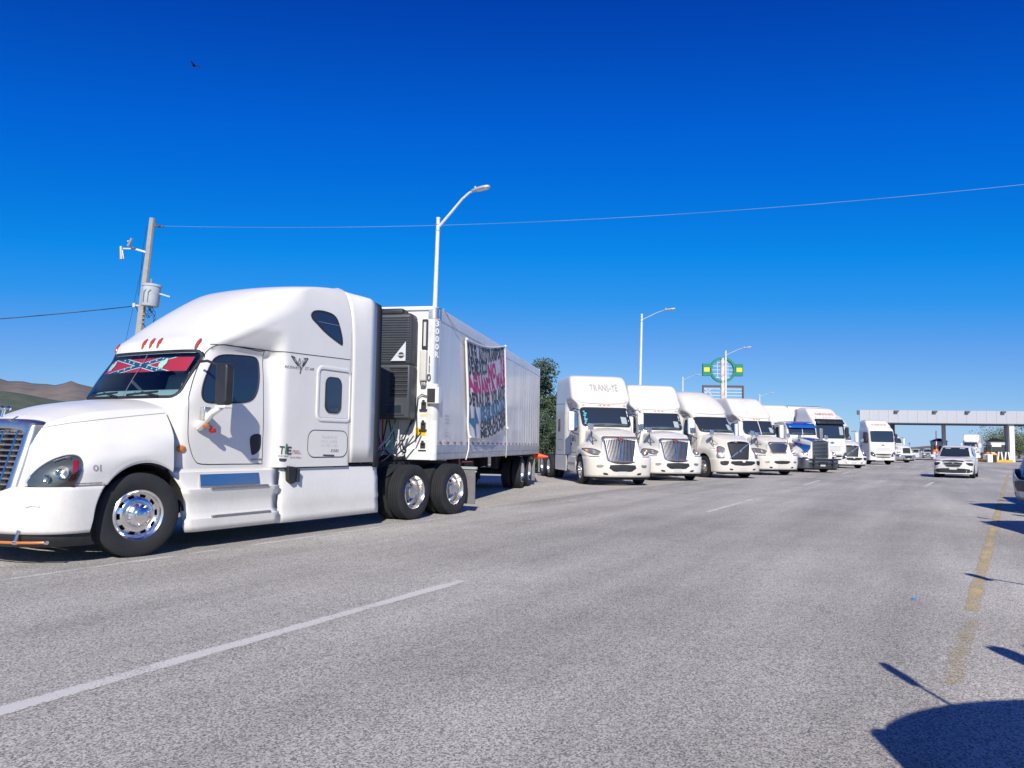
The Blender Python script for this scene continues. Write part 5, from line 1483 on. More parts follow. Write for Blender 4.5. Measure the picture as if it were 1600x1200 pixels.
    for s in (1, -1):
        fl_ = P.get('fog', (.80, .68, .11, .045))
        obj('fog_lamp', drape(SB.front, smooth_poly([(s*(fl_[0]-fl_[2]), fl_[1]+fl_[3]), (s*(fl_[0]+fl_[2]), fl_[1]+fl_[3]*.8), (s*(fl_[0]+fl_[2]*.8), fl_[1]-fl_[3]), (s*(fl_[0]-fl_[2]*.6), fl_[1]-fl_[3])], 2), .1, .007), P.get('fogm', M_DULL), bp, smooth=60)
        obj('tow_slot', drape(SB.front, smooth_poly([(s*.56, .44), (s*.70, .45), (s*.66, .38), (s*.52, .38)], 2), .1, .006), M_BLK, bp, smooth=60)
    obj('number_plate', drape(SB.front, [(-.17, .36), (.17, .36), (.17, .50), (-.17, .50)], .1, .012), mat('plate_white', (.6, .6, .58), .5), bp, smooth=None)
    for s in (1, -1):
        q_ = drape_line(SH.front, [(s*y/20, P['low']+.03) for y in range(14, 23)], .018, .004, .1)
        if len(q_.f) > 2: obj('bumper_seam', q_, mat('dark_red_seam', (.08, .04, .04), .6), hd, smooth=None)
    if P.get('guard'):
        mb = MB()
        for s in (1, -1): mb.box(bx+.02, bx+.09, s*.62-.04, s*.62+.04, .25, .95)
        for z in (.35, .55, .78): mb.bar((bx+.06, -.9, z), (bx+.06, .9, z), .05)
        obj('bumper_guard', mb, M_BLK, bp, smooth=None)
    obj('air_dam', MB().box(.75, 1.1, -1.0, 1.0, .2, .34), M_BLK, T, smooth=None)
    # mirrors
    mm = P.get('mirm', M_WHT)
    for s in (1, -1):
        m = empty('door_mirror', (-.75, s*1.02, 0), 0, T)
        h_ = obj('mirror_head', MB().prism(rrect(-.11, -.36, .11, .36, .05, 3), 'x', -.08, .06), mm, m, bevel=.02); h_.location = (.10, s*.34, 2.30)
        obj('mirror_glass', MB().prism(rrect(-.09, -.33, .09, .33, .04, 3), 'x', -.088, -.082), M_CHROME, h_, smooth=None)
        obj('mirror_bracket', MB().tube([(0, 0, 2.72), (.06, s*.25, 2.78), (.10, s*.34, 2.66)], .02, 6).tube([(0, 0, 1.80), (.06, s*.25, 1.86), (.10, s*.34, 1.95)], .02, 6), M_BLK, m)
        if P.get('hoodmir', 1):
            p = SH.side(.55, 1.42, 0, s); p = p or Vector((.55, s*1.0, 1.4))
            f_ = empty('fender_mirror', p, 0, T)
            hz = 1.98-p.z; q = Vector((.02, s*.10, hz))
            obj('mirror_stalk', MB().tube([(0, 0, 0), q], .014, 6).tube([q*.55, (.18, -s*.12, .12)], .012, 6).tube([q*.55, (-.22, -s*.05, .10)], .012, 6), M_BLK, f_)
            o_ = obj('mirror_head', MB().prism(rrect(-.10, -.12, .10, .12, .03, 3), 'x', -.03, .03), M_CHROME if P.get('chmir', 1) else M_BLK, f_, bevel=.012); o_.location = q+Vector((0, 0, .1))
    # side fairings, tanks, chassis, wheels
    for s in (1, -1):
        tz = P.get('tankm', paint)
        obj('step_box', MB().box(-1.95, -.68, s*.80, s*1.16, .42, 1.0) if s > 0 else MB().box(-1.95, -.68, -1.16, -.80, .42, 1.0), tz, T, bevel=.05)
        obj('step_tread', MB().box(-1.85, -.78, s*1.165-.01, s*1.165+.01, .70, .74), M_DULL, T, smooth=None)
        obj('fuel_tank', MB().cyl((-2.05, s*.85, .72), (-3.6, s*.85, .72), .33, 20), P.get('fuelm', M_ALU), T)
        if P['xr'] < -3: obj('lower_fairing', MB().box(-3.85, -2.0, s*1.19-.012, s*1.19+.012, .40, 1.0), tz, T, smooth=None, bevel=.01)
    chassis(T, -6.9, .9)
    obj('underbody', MB().box(-3.8, .6, -.8, .8, .5, 1.02), M_DARK, T, smooth=None)
    for s in (1, -1): wheel(T, 0, s*1.055, s, 'front', chrome=P.get('rimm', M_ALU))
    drive_axles(T, (-5.1, -6.4), M_ALU)
    for s in (1, -1): obj('mud_flap', MB().box(-7.0, -6.98, s*.95-.3, s*.95+.3, .15, .85), mat('grey_rubber', (.20, .20, .21)), T, smooth=None)
    return T, S, SH
def place(T, px_, Y, head, off=1.25, label=None):
    """stands the truck so that its grille centre is seen at column px_ at distance Y; head = degrees it is turned to the road"""
    X = (px_-800)/1200*Y*.997
    a = R(head); f = Vector((math.sin(a), -math.cos(a), 0))
    T.location = Vector((X, Y, 0))-f*off; T.rotation_euler = (0, 0, math.atan2(f.y, f.x))
    if label: tag(T, label, 'truck', 'trucks parked along the road')

pro = dict(head=smooth_poly([(.70, 1.13), (.80, 1.07), (1.0, 1.08), (1.13, 1.16), (1.18, 1.27), (1.05, 1.29), (.84, 1.25)], 3), badge='diamond', guardv=1)
A1, SA1, HA1 = build_truck('tractor_truck', pro, M_CREAM, None)
# columbia: split screen, flat roof with a dark seam
colu = dict(dip=.06, split=1, grille='wide', gz=(1.12, 1.72), gwid=(.50, .60), grr=.16, frame=.06, intake=(.44, .60, .74), low=1.0, bz=(.30, 1.0),
            XF=[(1.02, -.42), (2.02, -.42), (2.09, -.44), (2.80, -.80), (2.95, -.92), (3.08, -1.05), (3.35, -1.35), (3.8, -1.85), (4.1, -2.25), (4.16, -2.5)], ztop=4.16,
            HI=[(1, 1.20), (2.9, 1.20), (3.3, 1.15), (3.9, 1.04), (4.1, .96), (4.16, .8)],
            head=smooth_poly([(.72, 1.12), (.84, 1.10), (1.05, 1.14), (1.16, 1.22), (1.14, 1.30), (.98, 1.37), (.80, 1.33), (.70, 1.22)], 3))
A4, _, _ = build_truck('tractor_truck', colu, M_CREAM, None)
# volvo: black grille with a diagonal bar, upright lamps
vol = dict(dip=.10, grille='mesh', diag=1, gz=(.86, 1.62), gwid=(.46, .60), grr=.05, frame=.04, framem=M_BLK, xF=1.15, lean=.18, low=.88, bz=(.28, .90),
           XF=[(1.02, -.42), (2.02, -.42), (2.09, -.44), (2.75, -.90), (2.85, -.98), (3.0, -1.10), (3.45, -1.46), (3.85, -1.92), (4.1, -2.38), (4.18, -2.8)], ztop=4.18,
           N=[(1, 3.4), (2, 3.2), (2.9, 3), (3.2, 3), (4.0, 2.6)], D=[(1, .5), (2.8, .5), (3.1, .6), (4.0, .6)],
           HI=[(1, 1.20), (2.9, 1.20), (3.3, 1.16), (3.8, 1.06), (4.0, .95), (4.12, .80), (4.18, .6)],
           yt=[(-.5, .92), (.3, .86), (.8, .74), (1.1, .64)], zs=[(-.5, 1.38), (.0, 1.38), (.6, 1.30), (1.15, 1.12)], kk=[(-.5, .4), (.2, .35), (1.1, .3)],
           head=smooth_poly([(.76, .98), (.98, .93), (1.10, .98), (1.06, 1.18), (.96, 1.36), (.84, 1.44), (.74, 1.36), (.72, 1.15)], 3), turnm=M_RED,
           intake=(.62, .60, .78), fog=(.90, .70, .16, .09), fogm=M_BLK, mirm=M_WHT, markm=M_WHT)
A3, SA3, HA3 = build_truck('tractor_truck', vol, M_CREAM, None)
# old long-nose, blue and white day cab
blu = dict(XF=[(1.02, -.42), (2.02, -.42), (2.2, -.46), (2.80, -.60), (2.9, -.68), (3.0, -.85), (3.06, -1.1)], ztop=3.06, xr=-2.25, glass=(2.24, 2.80, .90, .05), split=1,
           D=[(1, .25), (3, .3)], N=[(1, 6), (3, 5)], HI=[(1, 1.05), (2.9, 1.02), (3.0, .97), (3.06, .85)], visor=(M_BLUE, 2.66, 2.93), markz=2.98, markm=M_RED,
           grille='hbars', gz=(.80, 1.80), gwid=(.54, .54), grr=.05, frame=.05, xF=1.30, lean=.02, low=.86,
           yt=[(-.5, .80), (.3, .76), (.8, .70), (1.3, .60)], zt=[(-.5, 1.98), (.3, 1.90), (.8, 1.84), (1.3, 1.78)], zc=[(-.5, 2.12), (.3, 2.02), (.8, 1.94), (1.3, 1.86)],
           zs=[(-.5, 1.22), (.0, 1.24), (.6, 1.18), (1.3, 1.10)], kk=[(-.5, .05), (.2, .05), (1.3, .1)], nose=.40, gw=.58,
           head=rrect(.68, 1.02, 1.05, 1.20, .03, 2), turnm=M_RED, bumpm=mat('dark_chrome', (.22, .24, .28), .3, metal=.8, noise_amt=.5, noise_scale=4), bz=(.24, .82), bx=1.55, bn=5, guard=1, shortb=1, dip=0, intake=(.30, .40, .62), mirm=M_DULL, mirrorcard=0, hoodmir=1)
A5, S5, H5 = build_truck('tractor_truck', blu, M_WHITE2, None)
for s in (1, -1):
    fn = lambda x, z, off, s=s: H5.side(x, z, off, s)
    hp = [c for c in bpy.data.objects if c.parent == A5 and c.name.startswith('hood')][0]
    obj('blue_sweep', drape(fn, [(1.24, 1.60), (.8, 1.66), (.2, 1.74), (-.38, 1.90), (-.38, 1.76), (.0, 1.62), (.5, 1.42), (.9, 1.28), (1.24, 1.16)], .06, .006), M_BLUE, hp, smooth=60)
mb = MB(); rows = []
for k in range(25):
    x = -.38+1.60*k/24; r_ = []
    for j in range(13):
        y = (-.55+1.10*j/12)*(1-.05*k/24); h = H5.b.ray_cast(Vector((x, y, 5)), Vector((0, 0, -1)))
        r_.append(tuple(h[0]+Vector((0, 0, .004))) if h[0] else (x, y, 1.8))
    rows.append(r_)
obj('blue_hood_top', mb.grid(rows), M_BLUE, hp, smooth=60)
obj('blue_roof', drape(lambda x, y, off: (lambda h: h[0]+Vector((0, 0, off)) if h[0] else None)(S5.b.ray_cast(Vector((x, y, 6)), Vector((0, 0, -1)))), rrect(-2.2, -.92, -.72, .92, .1, 3), .12, .004), M_BLUE, A5, smooth=60)
# day cab with a square black grille and chrome bumper
dayc = dict(XF=[(1.02, -.42), (2.02, -.42), (2.2, -.46), (2.70, -.66), (2.85, -.85), (2.92, -1.1)], ztop=2.92, xr=-2.2, glass=(2.14, 2.66, .90, .08), HI=[(1, 1.05), (2.9, 1.0), (2.92, .9)],
            D=[(1, .3), (3, .35)], N=[(1, 5), (3, 4)], grille='mesh', gz=(.98, 1.66), gwid=(.56, .58), grr=.05, frame=.05, framem=M_WHT, bumpm=M_CHROME, bz=(.34, .82), bx=1.45, bn=4, shortb=1, dip=0, low=.88,
            head=rrect(.74, 1.0, 1.08, 1.16, .03, 2), mirrorcard=0, badge=None, xF=1.2, lean=.08, markz=2.76)
A9, _, _ = build_truck('tractor_truck', dayc, M_WHITE2, None)

# flat-fronted (cab-over) truck
def build_cabover(big):
    T = empty('cabover_truck', (0, 0, 0), 0)
    XF = [(.42, 1.30), (.9, 1.38), (1.5, 1.36), (2.0, 1.32), (3.15, 1.12), (3.3, 1.02), (3.45, .80), (3.8, .42), (4.08, .10), (4.18, -.3)]
    HI = [(.4, 1.20), (3.1, 1.18), (3.4, 1.12), (3.9, 1.05), (4.1, .97), (4.18, .8)]
    zs_ = [.42+.08*i for i in range(45)]+[4.03, 4.09, 4.14, 4.17, 4.18]
    sl_ = [(z, interp(z, XF), interp(z, [(.4, .35), (3, .4), (3.9, .3)]), interp(z, [(.4, 4), (3, 4), (3.9, 3.5)]), lambda x, zz: interp(zz, HI), -.95) for z in zs_]
    # wheel arch: lift the lower edge of the sides
    mb = slice_loft(sl_, 18, 22)
    mb.v = [(x, y, max(z, .5+math.sqrt(max(0, .62**2-x*x))) if abs(x) < .62 and z < 1.15 and abs(y) > .9 else z) for x, y, z in mb.v]
    cab = obj('cab_shell', mb, M_WHITE2, T, smooth=42); S = Surf([cab])
    G = rrect(-1.04, 2.10, 1.04, 3.10, .10, 4)
    g = obj('windscreen', drape(S.front, G, .12, .006), M_TINT, T, smooth=60)
    obj('gasket', drape_line(S.front, G, .022, .010, .08, closed=True), M_BLK, g, smooth=60)
    for y in (-.5, .2): obj('wiper', drape_line(S.front, [(y-.3, 2.14), (y+.35, 2.20)], .014, .02, .1), M_BLK, g, smooth=None)
    if big:
        obj('windscreen_paper', drape(S.front, rrect(.62, 2.32, .92, 2.85, .03, 2), .1, .01), mat('pale_paper', (.35, .42, .42), .6), g, smooth=None)
        mb = MB(); r0, r1 = [], []
        for k in range(13):
            y = -1.05+2.1*k/12; p = S.front(y*.97, 3.26, 0); q = S.front(y*.97, 3.02, 0)
            r0.append((p.x+.02, y, 3.36)); r1.append((q.x+.18, y, 3.04))
        obj('sun_visor', mb.grid([r0, r1]), M_BLK, T, smooth=50, solid=.02)
    nm = 'TRANSPORTES NORTE' if big else 'TRANSPORTES'
    obj('roof_lettering', text_on(S.front, [(-.72, 3.62), (.72, 3.62), (.72, 3.77), (-.72, 3.77)], nm, .02, .01), M_REDT, cab, smooth=None)
    obj('oval_badge', drape(S.front, [(.16*math.cos(R(q*20)), 1.80+.07*math.sin(R(q*20))) for q in range(18)], .1, .012), M_CHROME, cab, smooth=60)
    for k in range(4):
        obj('front_vent', drape(S.front, rrect(-.62, 1.28+k*.085, .62, 1.32+k*.085, .015, 2), .1, .008), mat('vent_grey', (.45, .45, .45), .5), cab, smooth=None)
    obj('lower_grille', drape(S.front, smooth_poly([(-.70, .98), (.70, .98), (.55, .86), (-.55, .86)], 2), .1, .010), M_BLK, cab, smooth=None)
    obj('lower_grille', drape(S.front, smooth_poly([(-.62, .76), (.62, .76), (.5, .66), (-.5, .66)], 2), .1, .010), M_BLK, cab, smooth=None)
    obj('front_seam', drape_line(S.front, [(-1.15, 1.30), (-.8, 1.08), (-.4, 1.02), (.4, 1.02), (.8, 1.08), (1.15, 1.30)], .010, .006, .08), M_SEAM, cab, smooth=None)
    obj('number_plate', drape(S.front, rrect(-.16, .52, .16, .62, .01, 2), .1, .02), mat('plate_white', (.6, .6, .58)), cab, smooth=None)
    for s in (1, -1):
        h = empty('headlamp', (0, 0, 0), 0, T); H = smooth_poly([(s*.72, .74), (s*1.08, .84), (s*1.13, 1.14), (s*.98, 1.16), (s*.80, 1.0)], 3)
        obj('lamp_bowl', drape(S.front, H, .06, .008), mat('lamp_dark', (.10, .10, .12), .2, metal=.5), h, smooth=60)
        c = S.front(s*.95, .93, .012); obj('reflector', MB().lathe([(.001, 0), (.05, .01), (.07, .03)], axis='x', seg=12, c=tuple(c)), M_CHROME, h)
        fn = lambda x, z, off, s=s: S.side(x, z, off, s)
        W = smooth_poly([(.95, 2.05), (.78, 2.88), (.68, 2.98), (0, 2.98), (-.06, 2.85), (-.06, 2.1), (.1, 2.0)], 3)
        dr = obj('door', drape_line(fn, [(.98, 1.2), (.96, 1.8), (.7, 2.7), (-.15, 2.72), (-.15, 1.2)], .007, .004, .1, closed=True), M_SEAM, T, smooth=None)
        obj('door_window', drape(fn, W, .12, .008), M_TINT, dr, smooth=60)
        m = empty('door_mirror', (1.0, s*1.15, 0), 0, T)
        obj('mirror_head', MB().prism(rrect(s*.22-.12, 2.15, s*.22+.12, 2.85, .05, 3), 'x', -.05, .08), M_BLK, m, bevel=.02)
        obj('mirror_bracket', MB().tube([(-.05, 0, 2.9), (.0, s*.2, 2.92), (0, s*.22, 2.8)], .02, 6), M_BLK, m)
        wheel(T, 0, s*1.055, s, 'front', chrome=M_ALU)
    for y in (-.8, -.2, 0, .2, .8):
        p = S.front(y, 3.48, 0); obj('marker_lamp', MB().lathe([(.001, .03), (.025, .02), (.03, 0)], axis='z', seg=8).xf(Matrix.Translation(p) @ Matrix.Diagonal((1.4, 2, 1.3, 1))), M_ORANGE, T)
    obj('underbody', MB().box(-6.6, 1.1, -.45, .45, .45, .98), M_DARK, T, smooth=None)
    drive_axles(T, (-3.9, -5.2), M_ALU)
    for s in (1, -1): obj('fuel_tank', MB().cyl((-1.2, s*.85, .70), (-2.8, s*.85, .70), .32, 18), M_ALU, T)
    return T
A6 = build_cabover(True)
A8 = build_cabover(False)

place(A1, 973, 27.2, 10, label='white sleeper tractor with TRANSTE on its roof fairing and a tall chrome bar grille')
obj('roof_lettering', text_on(SA1.front, [(-.42, 3.52), (.72, 3.50), (.72, 3.78), (-.42, 3.80)], 'TRANS-TE', .015, .008, jitter=.15, seed=4), M_GTXT, A1, smooth=None)
fnr = lambda x, z, off: SA1.side(x, z, off, -1)
obj('door_lettering', text_on(fnr, [(-1.15, 1.55), (-1.75, 1.55), (-1.75, 1.80), (-1.15, 1.80)], '16', .03, .008, shear=.2), M_TXT, A1, smooth=None)
KID.clear()
A2 = copy_tree(A1)
for c in [c for c in KID.get('tractor_truck.001', [])]: pass
for o in list(bpy.data.objects):
    if o.parent == A2 and (o.name.startswith('roof_lettering') or o.name.startswith('door_lettering')): bpy.data.objects.remove(o)
place(A2, 1059, 31.5, 9, label='white sleeper tractor with a chrome bar grille and plain roof, second in the row')
place(A3, 1160, 35.0, 20, label='white sleeper tractor with black grille and diagonal bar, third in the row')
obj('fleet_number', text_on(lambda y, z, off: HA3.front(y, z, off), [(-1.16, 1.22), (-1.02, 1.22), (-1.02, 1.36), (-1.16, 1.36)], '11', .03, .006), M_TXT, A3, smooth=None)
place(A4, 1221, 39.6, 15, label='white sleeper tractor with split windscreen and small rounded chrome grille')
place(A5, 1285, 45.2, 12, off=1.4, label='blue and white long-nosed tractor with a low blue roof and tall square grille')
place(A6, 1303, 50.5, 14, off=1.4, label='flat-fronted white truck with black sun visor and red roof lettering')
KID.clear()
A7 = copy_tree(A3)
for o in list(bpy.data.objects):
    if o.parent == A7 and o.name.startswith('fleet_number'): bpy.data.objects.remove(o)
place(A7, 1334, 56, 5, label='small white sleeper tractor with black diagonal-bar grille beside the flat-fronted truck with black visor')
KID.clear()
A4b = copy_tree(A2)
place(A4b, 1240, 46.3, 4, label='white sleeper tractor whose roof rises between the split-windscreen one and the blue one')
place(A8, 1382, 71, 0, off=1.4, label='flat-fronted white truck with red lettering and no visor near the toll canopy')
place(A9, 1419, 84, 16, label='farthest white day cab in the row, square black grille and chrome bumper')
# simple box trailers behind some of them
def box_trailer(T, label, L=14.6, x0=-3.6, ztop=4.1, m=None):
    t = empty('box_trailer', T.location, T.rotation_euler.z)
    m = m or M_TRLF
    obj('box', MB().box(x0-L, x0, -1.28, 1.28, 1.15, ztop), m, t, smooth=None, bevel=.05)
    obj('lower_rail', MB().box(x0-L+.1, x0-.1, -1.29, 1.29, 1.1, 1.25), M_DULL, t, smooth=None)
    obj('roof_cap', MB().box(x0-L-.01, x0+.01, -1.24, 1.24, ztop, ztop+.04), M_ALU, t, smooth=None)
    for s in (1, -1):
        for x in (x0-L+2.2, x0-L+3.5): wheel(t, x, s*1.05, s, 'drive', True, M_ALU)
        obj('landing_leg', MB().box(x0-3.1, x0-2.95, s*.9-.07, s*.9+.07, .3, 1.1), M_DARK, t, smooth=None)
    tag(t, label, 'trailer', 'box trailers behind parked trucks'); return t
b6 = box_trailer(A6, 'long white box trailer behind the flat-fronted truck with black visor', x0=-1.6, ztop=4.3)
obj('reefer_unit', MB().box(-1.6, -1.1, -.8, .8, 2.5, 4.1), mat('reefer_grey', (.35, .37, .40), .5), b6, bevel=.06)
box_trailer(A7, 'long white box trailer behind the small tractor with diagonal-bar grille', x0=-4.3, ztop=4.1)

# =================================================================== helper: a point seen at a pixel at distance Y
def at_px(px_, py_, Y):
    d = CF*F_PX + CR*(px_-800) + CU*(600-py_); return CP+d*(Y/d.y)
# =================================================================== trucks on the right shoulder, noses towards the road
def place_nose(T, X, Y, f, label, off=1.42):
    f = Vector((f[0], f[1], 0)).normalized(); T.location = Vector((X, Y, 0))-f*off; T.rotation_euler = (0, 0, math.atan2(f.y, f.x))
    tag(T, label, 'truck', 'trucks parked on the right shoulder'); return T
KID.clear()
FR = (-.97, .26)
R1 = copy_tree(A2); place_nose(R1, 11.82, 17.9, FR, 'tractor on the right shoulder, only its shaded nose showing at the picture edge')
M_SHADE = mat('shade_grey_paint', (.30, .32, .36), .35, coat=.3, noise_amt=.4, noise_scale=2)  # darker grey that paints shade onto the white tractor at the edge
def repaint(T, old, new):
    for c in bpy.data.objects:
        p_ = c
        while p_ is not None and p_ != T: p_ = p_.parent
        if p_ == T and c.type == 'MESH':
            for sl__ in c.material_slots:
                if sl__.material == old: sl__.link = 'OBJECT'; sl__.material = new
repaint(R1, M_CREAM, M_SHADE)
R2 = copy_tree(A2); place_nose(R2, 8.95, 12.7, FR, 'tractor on the right shoulder, its bumper corner just inside the right edge of the picture')
R3 = copy_tree(A2); place_nose(R3, 5.35, 5.0, FR, 'tractor just outside the right edge whose added mirror throws a shadow across the yellow line')
R4 = copy_tree(A9); place_nose(R4, 1.47, 1.08, (-.99, .12), 'day cab right beside the camera that casts the large shadow at the lower right', off=1.45)

R3.update_tag(); m3 = Matrix.Translation(R3.location) @ Matrix.Rotation(R3.rotation_euler.z, 4, 'Z')
tip = m3.inverted() @ Vector((5.28, 5.62, 2.15)); foot = m3.inverted() @ Vector((5.9, 5.3, 1.5))
fa = empty('added_mirror', foot, 0, R3)  # unseen extra mirror, added and placed for the shadow it casts
obj('mirror_arm', MB().tube([(0, 0, 0), tip-foot], .02, 6), M_BLK, fa)
o_ = obj('mirror_head', MB().prism(rrect(-.07, -.14, .07, .14, .04, 3), 'x', -.04, .05), M_BLK, fa, bevel=.01); o_.location = tip-foot

for c in list(bpy.data.objects):
    if c.parent == R4 and c.name.startswith('door_mirror') and c.location.y < 0: c.location += Vector((.25, -.12, -.42))

repaint(A2, M_CREAM, M_WHITE2); repaint(A7, M_CREAM, M_WHITE2)
M_CRM2 = mat('yellowed_white_paint', (.75, .72, .65), .42, coat=.2, noise_amt=.7, noise_scale=1.2, col2=(.52, .47, .38), streak=True)
repaint(A4, M_CREAM, M_CRM2)
for k in range(7):
    obj('cyan_sticker', drape(SA1.front, rrect(-.86+.02*(k % 2), 2.20+k*.075, -.80+.03*(k % 3), 2.25+k*.075, .01, 2), .1, .012), mat('cyan_tape', (.10, .45, .50), .5), A1, smooth=None)

# =================================================================== the white SUV coming down the road
def build_suv():
    T = empty('suv_car', (0, 0, 0), 0)
    L0, L1 = -3.65, .93          # rear, front; front axle at 0
    def prof(x):
        w = interp(x, [(-3.65, .72), (-3.45, .86), (-2.7, .92), (0, .92), (.5, .88), (.80, .78), (.93, .60)])
        zb = .22 if not (abs(x) < .40 or abs(x+2.7) < .40) else max(.22, .34+math.sqrt(max(0, .40**2-(x if abs(x) < .4 else x+2.7)**2)))
        belt = interp(x, [(-3.65, 1.02), (-2.5, 1.08), (-.6, 1.02), (.2, .98), (.7, .90), (.93, .76)])
        zr = interp(x, [(-3.65, 1.08), (-3.55, 1.30), (-3.3, 1.52), (-2.9, 1.62), (-2.0, 1.67), (-1.5, 1.66), (-1.1, 1.58), (-.75, 1.38), (-.35, 1.12), (-.15, 1.06), (.3, 1.02), (.7, .94), (.93, .80)])
        yr = interp(x, [(-3.65, .62), (-3.3, .64), (-2.0, .66), (-1.3, .64), (-.75, .66), (-.3, .72), (.3, .72), (.93, .52)])
        zc = zr+.035
        return [(w-.03, zb), (w, max(zb+.05, .45)), (w+.01, max(zb+.08, .72)), (w-.02, belt), (yr+(w-yr)*.16, belt+(zr-belt)*.85), (yr*.9, zr+.005), (yr*.4, zc), (0, zc)]
    rows = []
    for i in range(85):
        x = L0+(L1-L0)*i/84; half = catmull([(x, y, z) for y, z in prof(x)], 5)
        rows.append([tuple(p) for p in half]+[(p[0], -p[1], p[2]) for p in half[-2::-1]])
    mb = MB().grid(rows)
    for r, base in ((rows[-1], len(rows)*len(rows[0])-len(rows[0])), (rows[0], 0)):
        m = len(r)
        for k in range(m//2): mb.f.append((base+k, base+k+1, base+m-2-k, base+m-1-k) if k < m//2-1 else (base+k, base+k+1, base+m-1-k))
    body = obj('body', mb, M_WHITE2, T, smooth=50); S = Surf([body])
    g = obj('windscreen', drape(S.front, smooth_poly([(-.60, 1.10), (.60, 1.10), (.68, 1.16), (.60, 1.50), (.52, 1.57), (-.52, 1.57), (-.60, 1.50), (-.68, 1.16)], 3), .08, .010), M_TINT, T, smooth=60)
    for s in (1, -1): obj('sun_visor_edge', drape(S.front, [(s*.20, 1.50), (s*.46, 1.50), (s*.44, 1.545), (s*.22, 1.55)], .08, .014), mat('pale_paper', (.35, .42, .42), .6), g, smooth=None)
    for s in (1, -1):
        fn = lambda x, z, off, s=s: S.side(x, z, off, s)
        obj('side_window', drape(fn, smooth_poly([(-.65, 1.12), (-1.15, 1.46), (-1.5, 1.55), (-1.95, 1.56), (-2.0, 1.14)], 2), .08, .008), M_TINT, T, smooth=60)
        obj('side_window', drape(fn, smooth_poly([(-2.06, 1.14), (-2.04, 1.56), (-2.6, 1.55), (-3.1, 1.46), (-3.2, 1.18)], 2), .08, .008), M_TINT, T, smooth=60)
        obj('arch_trim', drape_line(fn, [(.42*math.cos(R(a)), .34+.42*math.sin(R(a))) for a in range(0, 181, 15)], .03, .012, .1), M_BLK, T, smooth=None)
        obj('roof_rail', MB().tube([(-1.3, s*.62, 1.66), (-1.8, s*.63, 1.73), (-2.8, s*.62, 1.70), (-3.0, s*.61, 1.64)], .02, 6), M_DULL, T)
        m = empty('door_mirror', (-.72, s*.90, 1.10), 0, T)
        obj('mirror_head', MB().prism(rrect(s*.14-.11, -.06, s*.14+.11, .09, .04, 3), 'x', -.06, .08), M_WHITE2, m, bevel=.02)
        h = empty('headlamp', (0, 0, 0), 0, T)
        obj('upper_lamp', drape(S.front, smooth_poly([(s*.48, .90), (s*.80, .93), (s*.86, .89), (s*.74, .85)], 2), .05, .012), mat('suv_lamp', (.30, .31, .32), .25, metal=.3), h, smooth=60)
        obj('lower_lamp', drape(S.front, smooth_poly([(s*.56, .80), (s*.86, .78), (s*.84, .64), (s*.66, .68)], 2), .05, .010), M_BLK, h, smooth=60)
        obj('grille_chrome', drape_line(S.front, [(s*.50, .88), (s*.40, .72), (s*.28, .58), (0, .56)], .016, .018, .05), M_DULL, T, smooth=None)
        for x in (0, -2.7):
            w = empty('wheel', (x, s*.80, .34), 0, T); w.rotation_euler = (0, 0, 0 if s > 0 else math.pi)
            share('tyre', once('tyre/small', lambda: tyre_mb(.34, .22, .22, 28).xf(Matrix.Diagonal((1, 1, 1, 1))), M_RUB), w)
            share('rim', once('rim/small', lambda: MB().lathe([(.29, .02), (.28, .10), (.24, .09), (.22, .07), (.05, .09), (.001, .09)], seg=20, skip=lambda i, k: i == 3 and k % 4 in (1, 2)), M_ALU), w)
    obj('grille', drape(S.front, smooth_poly([(-.46, .90), (.46, .90), (.34, .64), (.24, .58), (-.24, .58), (-.34, .64)], 2), .06, .008), M_BLK, T, smooth=60)
    for z in (.70, .80): obj('grille_bar', drape_line(S.front, [(-.34, z), (.34, z)], .006, .014, .1), M_DULL, T, smooth=None)
    obj('round_badge', MB().lathe([(.001, .02), (.06, .02), (.07, 0)], axis='x', seg=16).xf(Matrix.Translation(S.front(0, .80, .01))), M_CHROME, T)
    obj('lower_intake', drape(S.front, smooth_poly([(-.80, .42), (-.5, .50), (.5, .50), (.80, .42), (.70, .28), (-.70, .28)], 2), .06, .008), M_BLK, T, smooth=60)
    obj('number_plate', drape(S.front, rrect(-.17, .44, .17, .56, .01, 2), .06, .03), mat('plate_white', (.6, .6, .58)), T, smooth=None)
    obj('underbody', MB().box(-3.4, .7, -.75, .75, .18, .40), M_DARK, T, smooth=None)
    return T
SV = build_suv()
a = R(34); f = Vector((-math.sin(a), -math.cos(a), 0)); p = ground_px(1490, 747)
SV.location = Vector((p.x, p.y, 0))-f*.75; SV.rotation_euler = (0, 0, math.atan2(f.y, f.x))
tag(SV, 'white SUV driving towards the camera in the right-hand lane', 'car')
KID.clear()
s2 = copy_tree(SV); a = R(30); f = Vector((-math.sin(a), -math.cos(a), 0)); q = at_px(1450, 708, 140); s2.location = (q.x, q.y, 0); s2.rotation_euler = (0, 0, math.atan2(f.y, f.x))
tag(s2, 'small distant car on the road beyond the toll canopy', 'car')
KID.clear()
t2 = copy_tree(A2); place(t2, 1520, 126, -26, label=None); t2.rotation_euler.z = math.atan2(-math.cos(R(33)), -math.sin(R(33)))
tag(t2, 'white truck approaching under the toll canopy behind the white SUV', 'truck')
bt = box_trailer(t2, 'grey box trailer of the truck approaching under the toll canopy', x0=-4.3, ztop=4.15, m=mat('box_grey', (.42, .45, .48), .5))

